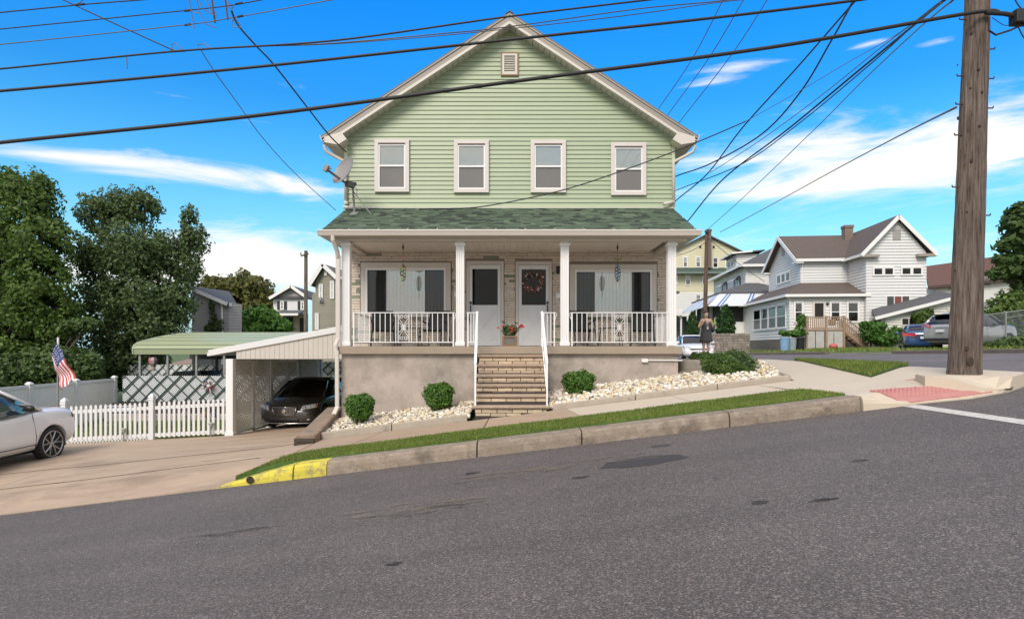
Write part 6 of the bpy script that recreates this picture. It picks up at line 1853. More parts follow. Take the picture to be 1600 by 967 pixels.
w1 = swall(wh, fr(0, Yw, 0), 0, wz(487), [(wx(427), wz(465)), (wx(478), wz(467))], M_wsid, ch=.22)
w2 = swall(wh, fr(0, Yw, 0), 0, wz(465), [(wx(427), wz(465)), (wx(457), wz(449)), (wx(480), wz(464))], mat('gable_lilac', (.40, .365, .36), .6, var=.03), ch=.22, name='gable_wall')
MB().box(wx(426), wx(482), Yw - .3, Yw - .02, wz(467), wz(463.5)).build('pent_band', M_rgr, wh)
slab(wh, None, [(wx(424), Yw - .6, wz(466)), (wx(457), Yw - .6, wz(446)), (wx(450), Yw + 9, wz(446)), (wx(410), Yw + 9, wz(462))], .2, M_rgr); slab(wh, None, [(wx(483), Yw - .6, wz(465)), (wx(457), Yw - .6, wz(446)), (wx(450), Yw + 9, wz(446)), (wx(483), Yw + 9, wz(465))], .2, M_rgr)
fas(wh, None, (wx(424), Yw - .65, wz(467)), (wx(457), Yw - .65, wz(447.5)), .3, .05, M_white, 'rake_board'); fas(wh, None, (wx(483), Yw - .65, wz(466)), (wx(457), Yw - .65, wz(447.5)), .3, .05, M_white, 'rake_board')
for (a, b) in ((438, 444), (470, 476)):
    hwin(w1, fr(0, Yw, 0), wx(a), wx(b), wz(484), wz(470.5), c=.1)
    MB().box(wx(a - 4.5), wx(a - .5), Yw - .09, Yw - .02, wz(484), wz(470.5)).build('shutter', M_black, w1); MB().box(wx(b + .5), wx(b + 4.5), Yw - .09, Yw - .02, wz(484), wz(470.5)).build('shutter', M_black, w1)
MB().prism([(wx(431), Yw - 3, wz(491)), (wx(481), Yw - 3, wz(492)), (wx(481), Yw, wz(485)), (wx(441), Yw, wz(485))], (0, 0, -.15)).build('porch_roof', M_rgr, wh)
MB().box(wx(431), wx(481), Yw - 3.05, Yw - 2.95, wz(495), wz(491.8)).build('porch_fascia', M_white, wh)
MB().box(wx(436), wx(481), Yw - .02, Yw + .1, -3, wz(490)).build('porch_wall', mat('porch_pinkish', (.34, .27, .23), .8), wh)
MB().box(wx(440), wx(458), Yw - .1, Yw - .03, wz(512), wz(495)).build('porch_windows', M_room, wh)
MB().box(wx(469), wx(476), Yw - .1, Yw - .03, wz(520), wz(497)).build('front_door', M_room, wh)
# small red brown roof far left
rf = thing('red_roof_shed', (P(20, 600, 30).x, 30, -3), 'small shed with red striped roof behind the privacy fence', 'shed')
a = P(-10, 598, 32); b = P(36, 610, 32)
MB().prism([(a.x - 6, 30, -2.45), (b.x, 30, -2.45), (b.x - .8, 32, -1.75), (a.x - 6, 32, -1.1)], (0, 0, -.1)).build('roof', M_rrd, rf)
for k in range(7): MB().bar((a.x - 5, 30 + k * .3, -2.38 + k * .19), (b.x - .1 - k * .1, 30 + k * .3, -2.38 + k * .115), .03, .03).build('roof_batten', mat('batten', (.5, .42, .36), .7), rf)
MB().box(a.x - 5, b.x - .5, 30.2, 33, -3.3, -2.5).build('wall', M_lsid, rf)
# far pavilion between the canopy posts
t = thing('far_shed', (P(310, 555, 45).x, 45, -3), 'low far building with brown roof seen under the canopy', 'shed')
a = P(255, 572, 48); b = P(342, 556, 48); MB().prism([(a.x, 48, P(0, 570, 48).z), (b.x, 48, P(0, 567, 48).z), (b.x - 1.5, 52, P(0, 561, 48).z), (a.x + 1, 52, P(0, 557, 48).z)], (0, 0, -.2)).build('roof', mat('shed_roof', (.24, .16, .12), .8), t)
MB().box(a.x + .5, b.x - .5, 48.3, 51, -4.2, P(0, 570, 48).z).build('wall', M_block, t)
# ------------------------------------------------------------------ far side of the side street
fk = MB()
for (a, b) in ((7.0, 14.0), (14.05, 20), (20.05, 27.2), (33.0, 40), (40.05, 60)):
    n = 14
    fk.loft([[(16.6 + dx, a + (b - a) * i / n, roadz(16.6, a + (b - a) * i / n) + dz) for dx, dz in ((0, -.2), (0, .13), (.03, .15), (.2, .155), (.2, -.2))] for i in range(n + 1)])
fk.build('far_kerb', mat('far_kerb', (.15, .12, .10), .9, var=.2, vscale=3), kerb)
struct(
       sheet('far_driveway', [(16.62, 27.3), (19.5, 27.6), (20.5, 29.5), (20.0, 33.2), (16.62, 32.9)], lambda x, y: gz(x, y) - .12 * (1 - ss((x - 16.6) / 1.3)), mat('worn_concrete', (.30, .255, .21), .9, var=.2, vscale=1.5, stain=[((.10, .13, .05), 1.1, .55, .62, .8)]), .7, skirt=.25, off=.03), 'worn concrete drive with grass tufts beyond the side street')
grass_blades('far_grass', [(16.85, 12), (24, 14), (30, 44), (17, 46)], lambda x, y: gz(x, y), 16000, .16, 31, w=.03)['label'] = 'longer grass along the far side of the side street'
# weeds at the far yard
# ------------------------------------------------------------------ vehicles
M_tyre = mat('tyre', (.018, .017, .016), .85, var=.1, vscale=20)
M_rim = mat('rim', (.42, .42, .42), .3, metal=.8, var=0)
M_rimd = mat('rim_dark', (.015, .015, .016), .4, var=0)
G_car = glass('car_glass', (.07, .09, .085), .10)
G_carl = glass('car_glass_light', (.30, .38, .36), .14)
M_chrome = mat('chrome', (.62, .61, .60), .15, metal=.95, var=0)
M_lamp = mat('lamp_clear', (.55, .56, .57), .12, var=.25, vscale=14, coat=1)
M_tail = mat('tail_red', (.42, .015, .02), .2, coat=1, var=.1)
M_orange = mat('lamp_orange', (.60, .12, .02), .25, coat=1)
M_plate = mat('plate', (.55, .56, .58), .5, var=.1, vscale=30)

def bake(o, cutters):
    for i, c in enumerate(cutters):
        m = o.modifiers.new('cut', 'BOOLEAN'); m.operation = 'DIFFERENCE'; m.solver = 'EXACT'; m.object = c
    bpy.context.view_layer.update()
    dg = bpy.context.evaluated_depsgraph_get()
    me = bpy.data.meshes.new_from_object(o.evaluated_get(dg))
    o.modifiers.clear(); o.data = me
    for c in cutters: bpy.data.objects.remove(c)

def car(name, loc, yaw, paint, label, kind='sedan', L_=4.8, w=.92, h=1.46, wr=.34, glassm=None, pitch=0, group=None, rims='plain', detail=True):
    t = thing(name, loc, label, 'car', group)
    M = Matrix.Translation(loc) @ Matrix.Rotation(R(yaw), 4, 'Z') @ Matrix.Rotation(R(pitch), 4, 'Y')
    gm = glassm or G_car
    k = L_ / 4.8
    suv = kind == 'suv'
    hd = .24 if suv else 0
    # x, bottom, top, half width
    if not suv:
        st = [(-2.38, .42, .80, .66), (-2.33, .30, .98, .80), (-2.15, .24, 1.06, .88), (-1.6, .20, 1.05, .92), (-.8, .18, .99, .93), (.2, .18, .96, .93), (1.0, .18, .97, .93), (1.5, .19, .93, .925), (1.95, .20, .86, .90), (2.22, .22, .76, .83), (2.36, .28, .66, .72), (2.41, .36, .56, .60)]
        gh = [(-2.0, 1.03, 1.035, .70), (-1.25, 1.0, h - .09, .60), (-.6, .98, h - .01, .62), (.0, .96, h, .63), (.35, .95, h - .04, .62), (1.25, .95, .965, .74)]
    else:
        st = [(-2.38, .45, 1.0, .74), (-2.33, .34, 1.12, .86), (-2.1, .28, 1.18, .91), (-1.4, .26, 1.18, .93), (-.6, .25, 1.15, .93), (.4, .25, 1.14, .93), (1.0, .25, 1.18, .93), (1.5, .26, 1.17, .93), (1.85, .27, 1.15, .925), (2.05, .30, 1.12, .90), (2.18, .34, 1.03, .84), (2.26, .44, .90, .74)]
        gh = [(-2.25, 1.15, 1.16, .74), (-1.85, 1.15, h - .14, .66), (-1.2, 1.13, h - .02, .67), (-.3, 1.12, h, .67), (.25, 1.12, h - .05, .65), (1.20, 1.15, 1.165, .76)]
    sw = w / .93
    def sec(x, zb, zt, ww, crown=.03):
        hgt = zt - zb
        p = [(0, zb), (.75, zb), (.94, zb + .07), (1.0, zb + .34 * hgt), (.985, zb + .66 * hgt), (.95, zt - .06), (.84, zt + .0), (.45, zt + crown), (0, zt + crown)]
        ring = [(x * k, y * ww * sw, z) for y, z in p] + [(x * k, -y * ww * sw, z) for y, z in p[-2:0:-1]]
        return ring
    mb = MB(M); mb.loft([sec(*s) for s in st])
    body = mb.build('body', paint, t, smooth=True, subsurf=2)
    wx = (1.42 * k, -1.38 * k)
    cuts = []
    for x in wx:
        c = MB(M).lathe([(wr + .055, -1.3), (wr + .055, 1.3)], (x, 0, wr), 32, 'y').build('cut', paint)
        cuts.append(c)
    bake(body, cuts)
    MB(M).box(-2.1 * k, 2.1 * k, -w * .72, w * .72, .22, .62).build('underbody', M_black, t)
    for x in wx:
        for s in (-1, 1):
            yo = s * (w - .02); yi = s * (w - .25)
            c = (x, 0, wr)
            m = MB(M); a, b = (yi, yo)
            m.lathe([(wr * .62, a), (wr * .93, a), (wr, a + s * .035), (wr, b - s * .035), (wr * .94, b - s * .004), (wr * .79, b), (wr * .77, b - s * .03)], c, 32, 'y')
            whl = m.build('wheel', M_tyre, t, smooth=True)
            MB(M).lathe([(wr * .77, b - s * .05), (.01, b - s * .06)], c, 24, 'y').build('hub_back', M_rimd, whl)
            m = MB(M)
            rp_ = [(wr * .72, b - s * .012), (wr * .745, b - s * .004), (wr * .70, b - s * .004), (wr * .66, b - s * .03)]
            m.lathe(rp_, c, 28, 'y') if 0 else None
            ringpts = [(x + wr * .76 * math.cos(a_ * math.pi / 14), b - s * .008, wr + wr * .76 * math.sin(a_ * math.pi / 14)) for a_ in range(29)]
            m.tube(ringpts, .014, 6)
            for q in range(5):
                a0 = q * 2 * math.pi / 5 + math.pi / 2
                r1 = wr * .76
                if rims == 'fancy':
                    for d in (-.30, .30):
                        p0 = (x + .04 * math.cos(a0 + d * .5), b - s * .035, wr + .04 * math.sin(a0 + d * .5))
                        p1 = (x + r1 * .45 * math.cos(a0 + d * .55), b - s * .018, wr + r1 * .45 * math.sin(a0 + d * .55))
                        p2 = (x + r1 * math.cos(a0 + d), b - s * .01, wr + r1 * math.sin(a0 + d))
                        m.tube([p0, p1, p2], [.018, .016, .013], 5)
                else:
                    m.bar((x + .03 * math.cos(a0), b - s * .03, wr + .03 * math.sin(a0)), (x + r1 * math.cos(a0), b - s * .012, wr + r1 * math.sin(a0)), .06, .015, up=(0, 1, 0))
            m.ell((x, b - s * .03, wr), (.05, .02, .05), 10, 6)
            m.build('rim', M_rim, whl)
            if rims == 'fancy':
                MB(M).box(x - .16, x - .07, min(b - s * .055, b - s * .04), max(b - s * .055, b - s * .04), wr - .05, wr + .12).build('brake_caliper', mat('caliper', (.45, .02, .03), .4), whl)
    # glasshouse
    def gsec(x, zb, zt, wt):
        wb = .885 if zt > zb + .05 else wt + .07
        p = [(0, zb - .04), (wb, zb - .04), (wb * 1.0, zb + .02 * (zt > zb + .05)), (wb + (wt - wb) * .55, zb + (zt - zb) * .55), (wt + .02, zt - .05 * (zt > zb + .05)), (wt * .85, zt), (wt * .4, zt + .012), (0, zt + .015)]
        return [(x * k, y * sw, z) for y, z in p] + [(x * k, -y * sw, z) for y, z in p[-2:0:-1]]
    MB(M).loft([gsec(*g) for g in gh]).build('windows', gm, t, smooth=True)
    MB(M).loft([[(p[0], p[1] * .96, p[2] - .035) for p in gsec(*g)] for g in gh]).build('cabin', mat('car_interior', (.018, .018, .018), .9, var=.3, vscale=3), t) if gm is G_car else None
    rf_ = []
    for g in gh[1:-1]:
        x, zb, zt, wt = g
        p = [(0, zt + .008), (wt * .85, zt - .006), (wt + .035, zt - .06), (wt + .045, zt - .045), (wt * .86, zt + .014), (wt * .4, zt + .026), (0, zt + .03)]
        rf_.append([(x * k, y * sw, z) for y, z in p] + [(x * k, -y * sw, z) for y, z in p[-2:0:-1]])
    MB(M).loft(rf_).build('roof', paint, t, smooth=True)
    for s in (-1, 1):
        g0, g1, g4, g5 = gh[0], gh[1], gh[-2], gh[-1]
        m = MB(M)
        m.tube([(g4[0] * k, s * (g4[3] + .02) * sw, g4[2] - .03), ((g4[0] + g5[0]) / 2 * k, s * (.5 * (g4[3] + g5[3]) + .055) * sw, (g4[2] + g5[2]) / 2 - .02), (g5[0] * k, s * (g5[3] + .07) * sw, g5[2] - .02)], [.034, .03, .034], 6)
        m.build('pillar', paint, t, smooth=True); m = MB(M)
        m.tube([(g1[0] * k, s * (g1[3] + .02) * sw, g1[2] - .03), (g0[0] * k, s * (g0[3] + .07) * sw, g0[2] - .02)], [.06, .09], 6)
        m.build('pillar', paint, t, smooth=True)
        for xp in (-.35, .95 - .35 - 1.1 if 0 else -1.15):
            xx = xp * k; m = MB(M); m.bar((xx, s * .885 * sw, gh[2][1]), (xx + (.03 if xp > -1 else .05), s * (.655) * sw, h - .06), .07, .03); m.build('door_pillar', M_black, t)
        m = MB(M)
        def bodyy(z, zb=.18 + hd * .6, zt=.98 + hd): 
            q = (z - zb) / (zt - zb)
            return (w * (.94 + .06 * min(1, q / .34)) if q < .34 else w * (1.0 - .015 * (q - .34) / .32 if q < .66 else .985 - .035 * (q - .66) / .26)) + .004
        for xs_ in ([(.98, .20), (.95, .6), (.88, .92 + hd)], [(-.33, .20), (-.35, .6), (-.36, .92 + hd)], [(-1.12, .45), (-1.25, .7), (-1.2, .94 + hd)]):
            m = MB(M); m.tube([(x * k, s * bodyy(z), z) for x, z in xs_], .006, 4); m.build('door_gap', M_black, t)
        for xx in (-.05, -.98): m = MB(M); m.tube([((xx - .1) * k, s * (bodyy(.80 + hd) + .01), .80 + hd), ((xx + .1) * k, s * (bodyy(.80 + hd) + .015), .80 + hd)], .014, 6); m.build('door_handle', paint, t)
        m = MB(M); xmr = .66 if suv else .88; m.ell((xmr * k, s * (w + .09), 1.02 + hd), (.07, .12, .075), 10, 6); m.bar((xmr * k, s * (w - .05), .98 + hd), (xmr * k, s * (w + .05), .99 + hd), .05, .04)
        m.build('mirror', M_black if kind == 'suv' or paint.name.startswith('paint_black') else paint, t, smooth=True)
    return t, M, k

M_pw = mat('paint_white', (.78, .76, .765), .28, var=0, coat=1)
M_pk = mat('paint_black_bronze', (.065, .054, .050), .22, var=0, coat=1)
M_pb = mat('paint_blue', (.018, .055, .16), .25, var=0, coat=1)
M_ps = mat('paint_silver', (.36, .36, .365), .25, metal=.55, var=0, coat=1)

# white suv at the left edge, parked heading up the drive
c = P(82, 712, 14)
t, M, k = car('white_suv', (-11.42, 12.72, -2.60), 87, M_pw, 'white luxury suv cut off by the left picture edge, on the driveway', 'suv', 4.85, .97, 1.76, .375, G_carl, -1.0, rims='fancy')
MB(M).tube([(-1.0, -.985, .44), (.96, -.985, .44)], .010, 5).build('side_trim', M_black, t)
MB(M).tube([(1.98, -.955, 1.02), (2.10, -.90, .90)], .012, 5).build('lamp_edge', M_black, t)
# black sedan under the carport
t, M, k = car('black_sedan', (-6.83, 21.3, -2.53), -91, M_pk, 'dark bronze black sedan with chrome grille under the carport', 'sedan', 4.95, .92, 1.46, .35, G_car, 1.2)
def front(t, M, xf, w, zl, chrome=True, zg=.62, gw=.36, gh_=.20, bars=17):
    for s in (-1, 1):
        m = MB(M); 
        m.loft([[(xf - .13 - .0, s * (w * .52), zl - .075), (xf - .42, s * (w * .965), zl + .02), (xf - .46, s * (w * .96), zl + .13), (xf - .20, s * (w * .56), zl + .085)],
                [(xf - .05, s * (w * .52), zl - .07), (xf - .33, s * (w * .985), zl + .02), (xf - .38, s * (w * .97), zl + .12), (xf - .12, s * (w * .56), zl + .075)]])
        hl = m.build('headlight', M_lamp, t, smooth=False, bevel=.015)
        for d in (.62, .76): MB(M).ell((xf - .075 - (d - .52) * .75, s * w * d, zl + .01), (.05, .055, .05), 10, 6).build('reflector', M_chrome, hl)
        m = MB(M).ell((xf - .34, s * w * .955, zl + .07), (.07, .04, .05), 8, 5); m.build('turn_signal', M_orange, hl)
    m = MB(M)
    m.loft([[(xf - .02 - abs(y) * .12, y * 1.0, zg + z * 1.0) for y, z in outline] for xf, outline in ((xf - .12, [(-gw, gh_ * .55), (-gw * .82, -gh_ * .45), (gw * .82, -gh_ * .45), (gw, gh_ * .55)]), (xf, [(-gw, gh_ * .55), (-gw * .82, -gh_ * .45), (gw * .82, -gh_ * .45), (gw, gh_ * .55)]))])
    gr = m.build('grille', M_black, t)
    return gr
gr = front(t, M, 2.54, .92, .70)
m = MB(M)
ol = [(-.37, .115), (-.31, -.10), (.31, -.10), (.37, .115), (-.37, .115)]
for (a, b) in zip(ol[:-1], ol[1:]): m.tube([(2.55 - abs(a[0]) * .12, a[0], .62 + a[1]), (2.55 - abs(b[0]) * .12, b[0], .62 + b[1])], .017, 6)
m.build('grille_surround', M_chrome, t, smooth=True)
for i in range(17):
    y = -.32 + .64 * i / 16; MB(M).bar((2.55 - abs(y) * .12, y, .53), (2.55 - abs(y) * .12, y * 1.05, .72), .012, .02, up=(1, 0, 0)).build('grille_bar', M_chrome, gr)
MB(M).lathe([(.062, 2.54), (.062, 2.57), (.045, 2.575)], (0, 0, .62), 18, 'x').build('badge', M_chrome, t)
MB(M).box(2.30, 2.50, -.42, .42, .30, .40).build('lower_intake', M_black, t, bevel=.02)
MB(M).loft([[(x - abs(y) ** 2 * .22 + dx, y, z) for dx, z in ((0, .235), (.03, .24), (.03, .265), (0, .27))] for x, y in [(2.49, -.78 + 1.56 * j / 12) for j in range(13)]]).build('bumper_strip', M_chrome, t, smooth=True)
for s in (-1, 1): MB(M).ell((2.36, s * .66, .36), (.07, .10, .045), 10, 6).build('fog_light', M_chrome, t)

# white sedan parked on the side street beyond the woman
t, M, k = car('white_sedan', (10.55, 36.4, -.80), -96, M_pw, 'white sedan parked on the side street behind the woman', 'sedan', 4.6, .89, 1.44, .32, G_car, 0)
gr = front(t, M, 2.36, .89, .72, gw=.5, gh_=.05)
MB(M).hexa([(2.14, -.56, .26), (2.14, .56, .26), (2.27, .40, .50), (2.27, -.40, .50)], [(2.27, -.56, .26), (2.27, .56, .26), (2.355, .40, .50), (2.355, -.40, .50)]).build('lower_intake', M_black, t)
MB(M).box(2.30, 2.37, -.55, .55, .655, .685).build('chrome_strip', M_black, t)
MB(M).box(2.29, 2.37, -.22, .22, .40, .52).build('number_plate', M_plate, t)
# blue sedan and silver suv seen from behind
t, M, k = car('blue_sedan', (22.0, 33.6, -.28), 62, M_pb, 'dark blue sedan seen from behind by the garage', 'sedan', 4.5, .88, 1.43, .32, G_car, 0)
for s in (-1, 1): MB(M).hexa([(-2.36, s * .30, .78), (-2.10, s * .93, .82), (-2.05, s * .93, .98), (-2.32, s * .38, .94)], [(-2.20, s * .32, .80), (-1.85, s * .84, .82), (-1.80, s * .84, .95), (-2.16, s * .40, .92)]).build('tail_light', M_tail, t, bevel=.01)
MB(M).box(-2.34, -2.24, -.17, .17, .66, .78).build('number_plate', M_plate, t)
MB(M).box(-2.26, -2.19, -.42, .42, .86, .90).build('trunk_strip', M_chrome, t)
t, M, k = car('silver_suv', (22.0, 29.8, -.14), 24, M_ps, 'silver suv parked behind the utility pole and chain link fence', 'suv', 4.7, .92, 1.72, .36, G_carl if 0 else G_car, 0)
for s in (-1, 1): MB(M).hexa([(-2.44, s * .42, 1.00), (-2.15, s * .985, 1.04), (-2.1, s * .97, 1.24), (-2.38, s * .50, 1.16)], [(-2.28, s * .44, 1.02), (-1.85, s * .90, 1.04), (-1.8, s * .88, 1.20), (-2.2, s * .50, 1.14)]).build('tail_light', M_tail, t, bevel=.01)
MB(M).box(-2.42, -2.33, -.17, .17, .80, .92).build('number_plate', M_plate, t)
MB(M).box(-2.39, -2.2, -.72, .72, .38, .52).build('bumper', M_black, t, bevel=.03)
MB(M).box(-2.02, -1.72, -.60, .60, 1.60, 1.645).build('spoiler', M_black, t, bevel=.015)
MB(M).box(-2.36, -2.32, -.35, .35, 1.0, 1.03).build('tailgate_strip', M_chrome, t)
MB(M).tube([(-1.3, .2, 1.72), (-1.6, .2, 1.95)], .008, 5).build('antenna', M_black, t)

# ------------------------------------------------------------------ woman standing by the hedge
M_skin = mat('skin', (.56, .35, .26), .55, var=.04, vscale=20)
M_dress = mat('dress_grey', (.055, .055, .062), .8, var=.25, vscale=22, rnd=0)
M_hair = mat('hair_dark', (.03, .018, .012), .6, var=.2, vscale=30)
wx0, wy0 = 7.02, 22.5
wz0 = 1.255 - 1.70
pe = thing('person', (wx0, wy0, wz0), 'woman in a sleeveless dark grey dress with raised hands, standing by the hedge', 'person')
def skin(name, verts, edges, radii, m, parent, sub=2):
    me = bpy.data.meshes.new(name); me.from_pydata(verts, edges, []); me.materials.append(m)
    o = bpy.data.objects.new(name, me); COL.objects.link(o); o.parent = parent
    o.modifiers.new('skin', 'SKIN'); 
    for i, r in enumerate(radii):
        sv = me.skin_vertices[0].data[i]; sv.radius = (r, r) if not isinstance(r, tuple) else r; sv.use_root = i == 0
    s = o.modifiers.new('sub', 'SUBSURF'); s.levels = sub; s.render_levels = sub
    return o
try:
    V = [(0, 0, .92), (0, 0, 1.08), (0, -.01, 1.22), (0, .0, 1.36), (0, .0, 1.44), (0, -.01, 1.50),
         (-.16, 0, 1.38), (-.235, .02, 1.20), (-.26, -.04, 1.10), (-.19, -.16, 1.24), (-.14, -.20, 1.36),   # her right arm, image left
         (.16, 0, 1.38), (.24, .02, 1.22), (.29, -.02, 1.12), (.27, -.14, 1.25), (.26, -.18, 1.37),
         (-.09, 0, .84), (-.085, -.01, .48), (-.07, .02, .10), (-.08, -.07, .04),
         (.09, 0, .84), (.075, .0, .48), (.065, .03, .10), (.08, -.06, .04)]
    E = [(0, 1), (1, 2), (2, 3), (3, 4), (4, 5), (3, 6), (6, 7), (7, 8), (8, 9), (9, 10), (3, 11), (11, 12), (12, 13), (13, 14), (14, 15), (0, 16), (16, 17), (17, 18), (18, 19), (0, 20), (20, 21), (21, 22), (22, 23)]
    rad = [.14, .12, .125, .10, .052, .05, .062, .054, .044, .038, .028, .062, .054, .044, .038, .028, .095, .062, .040, .035, .095, .062, .040, .035]
    skin('body', V, E, rad, M_skin, pe)
    head = MB(); z0 = 1.60
    rings = []
    for (z, rx_, ry_, dy) in ((1.475, .03, .03, -.03), (1.49, .048, .055, -.025), (1.525, .062, .075, -.012), (1.56, .070, .088, 0), (1.60, .074, .094, .004), (1.64, .072, .092, .006), (1.67, .056, .074, .008), (1.69, .02, .03, .01)):
        rings.append([(rx_ * math.cos(a), dy + ry_ * math.sin(a), z) for a in [2 * math.pi * j / 14 for j in range(14)]])
    head.loft(rings); head.ell((0, -.098, 1.555), (.012, .018, .02), 8, 6)
    for s in (-1, 1): head.ell((s * .075, .01, 1.575), (.01, .018, .03), 6, 5)
    head.build('head', M_skin, pe, local=True, smooth=True)
    for s in (-1, 1): MB().ell((s * .028, -.088, 1.585), (.012, .006, .007), 8, 5).build('eye', M_black, pe, local=True)
    MB().ell((0, -.088, 1.518), (.024, .008, .008), 8, 5).build('mouth', mat('lips', (.30, .07, .06), .5), pe, local=True)
    hr = MB(); rings = []
    for (z, rx_, y0_, y1_) in ((1.53, .06, .03, .10), (1.57, .080, .0, .112), (1.62, .084, -.06, .112), (1.66, .078, -.085, .105), (1.695, .052, -.06, .085), (1.71, .02, -.02, .05)):
        rings.append([(rx_ * math.cos(a), (y0_ + y1_) / 2 + (y1_ - y0_) / 2 * math.sin(a), z) for a in [2 * math.pi * j / 14 for j in range(14)]])
    hr.loft(rings); hr.ell((0, .12, 1.62), (.055, .05, .06), 8, 6); hr.ell((0, .02, 1.665), (.088, .10, .062), 10, 7); hr.build('hair', M_hair, pe, local=True, smooth=True)
    gl_ = MB()
    for s in (-1, 1): gl_.ell((s * .035, -.07, 1.695), (.03, .012, .014), 8, 5)
    gl_.build('sunglasses', mat('sunglass', (.04, .04, .04), .1, coat=1), pe, local=True)
    dr = MB(); rings = []
    for (z, rx_, ry_) in ((.60, .235, .17), (.66, .225, .165), (.80, .205, .155), (.92, .195, .15), (1.02, .175, .14), (1.12, .165, .135), (1.22, .175, .15), (1.30, .165, .135), (1.37, .135, .09), (1.395, .12, .07)):
        rings.append([((rx_ + (.012 * math.cos(6 * a) if z < .9 else 0)) * math.cos(a), (ry_ + (.012 * math.cos(6 * a) if z < .9 else 0)) * math.sin(a) - (.02 if 1.1 < z < 1.3 else 0), z) for a in [2 * math.pi * j / 24 for j in range(24)]])
    dr.loft(rings); dr.build('dress', M_dress, pe, local=True, smooth=True)
    MB().add([(-.055, -.125, 1.40), (.055, -.125, 1.40), (.0, -.158, 1.24)], [(0, 1, 2)]).build('neckline', M_skin, pe, local=True)
    MB().tube([(-.06, -.10, 1.41), (-.045, -.155, 1.25), (.0, -.17, 1.12)], .006, 5).tube([(.06, -.10, 1.41), (.04, -.155, 1.25), (.0, -.17, 1.12)], .006, 5).box(-.03, .03, -.185, -.165, 1.05, 1.14).build('lanyard', mat('lanyard', (.55, .5, .45), .6), pe, local=True)
    for s, hx, hy, hz in ((-1, -.135, -.205, 1.37), (1, .26, -.185, 1.385)):
        Vh = [(hx, hy, hz), (hx, hy - .005, hz + .045)]; Eh = [(0, 1)]; Rh = [.026, .030]
        for f_ in range(4):
            bx2 = hx + (-.024 + .016 * f_); b = len(Vh)
            ln = (.028, .034, .032, .026)[f_]
            Vh += [(bx2, hy - .008, hz + .07), (bx2, hy - .03, hz + .07 + ln * .7), (bx2, hy - .05, hz + .06 + ln * .6)]; Eh += [(1, b), (b, b + 1), (b + 1, b + 2)]; Rh += [.0095, .009, .008]
        b = len(Vh); Vh += [(hx - s * .035, hy - .02, hz + .03), (hx - s * .045, hy - .045, hz + .055)]; Eh += [(0, b), (b, b + 1)]; Rh += [.011, .009]
        skin('hand', Vh, Eh, Rh, M_skin, pe, 1)
    for s in (-1, 1):
        MB().hexa([(s * .075 - .04, -.17, 0), (s * .075 + .04, -.17, 0), (s * .075 + .035, .08, 0), (s * .075 - .035, .08, 0)], [(s * .075 - .035, -.15, .04), (s * .075 + .035, -.15, .04), (s * .075 + .03, .07, .07), (s * .075 - .03, .07, .07)]).build('sandal', M_black, pe, local=True, bevel=.012)
except Exception as ex_: print('person', ex_)
ph = MB().box(wx0 + .20, wx0 + .235, wy0 - .25, wy0 - .235, wz0 + 1.22, wz0 + 1.40).build('green_bottle', mat('lime', (.30, .60, .04), .4), bevel=.01); tag(ph, 'bright lime green bottle held in the hand of the woman', 'bottle')
hb = MB().ell((wx0 + .24, wy0 + .02, wz0 + 1.06), (.09, .07, .12), 10, 6).tube([(wx0 + .2, wy0 + .0, wz0 + 1.15), (wx0 + .12, wy0 - .09, wz0 + 1.36)], .012, 5).build('shoulder_bag', M_black); tag(hb, 'small black shoulder bag at the side of the woman', 'bag')

# ------------------------------------------------------------------ trees
M_t1 = leafmat('maple_leaf', (.042, .085, .018), (.18, .27, .055), trans=.42); M_t2 = leafmat('pear_leaf', (.050, .085, .032), (.175, .24, .085), trans=.42)
M_t3 = leafmat('pale_shrub_leaf', (.04, .075, .02), (.13, .19, .055)); M_t4 = leafmat('rusty_leaf', (.06, .085, .02), (.19, .17, .045)); M_t5 = leafmat('sumac_leaf', (.035, .11, .015), (.13, .26, .04))
M_t6 = leafmat('arborvitae', (.015, .05, .01), (.05, .115, .025)); M_t7 = leafmat('big_leaf', (.035, .07, .018), (.12, .19, .05), trans=.4)
def tree(name, base, blobs, n, size, m, label, seed, trunk=.22, gap=.3, clump=1.6, shell=.35, cat='tree', core=True, **kw):
    t = thing(name, base, label, cat)
    tb = MB(); bv = Vector(base)
    topb = max(blobs, key=lambda b: b[2])
    crown_c = Vector((sum(b[0] for b in blobs) / len(blobs), sum(b[1] for b in blobs) / len(blobs), sum(b[2] for b in blobs) / len(blobs)))
    fork = bv.lerp(Vector((crown_c.x, crown_c.y, crown_c.z)), .45)
    tb.tube([bv - Vector((0, 0, .3)), bv.lerp(fork, .5) + Vector((.06, 0, 0)), fork, fork.lerp(Vector(topb[:3]), .6), Vector(topb[:3])], [trunk, trunk * .85, trunk * .7, trunk * .35, trunk * .12], 8)
    tr_ = tb.build('trunk', M_bark, t, smooth=True)
    for b in blobs:
        c = Vector(b[:3]); mid = fork.lerp(c, .5) + Vector((0, 0, -.15)); lm = MB()
        lm.tube([fork - Vector((0, 0, .1)), mid, c], [trunk * .4, trunk * .25, trunk * .08], 6)
        rr = random.Random(seed + int(b[0] * 100))
        for q in range(5):
            d = Vector((rr.uniform(-1, 1) * b[3], rr.uniform(-1, 1) * b[4], rr.uniform(-.3, 1) * b[5])) * .8
            lm.tube([mid.lerp(c, .4 + .12 * q), c + d], [trunk * .12, trunk * .03], 5)
        lm.build('limb', M_bark, t)
    leaves('crown', blobs, n, size, m, t, seed, gap=gap, clump=clump, shell=shell, **kw)
    return t
def B_(px, py, Y, rx_, rz2, ry_=None):
    c = P(px, py, Y); s = Y / 972
    return (c.x, Y + 0.0, c.z, rx_ * s, (ry_ or rx_) * s, rz2 * s)
Yt = 31
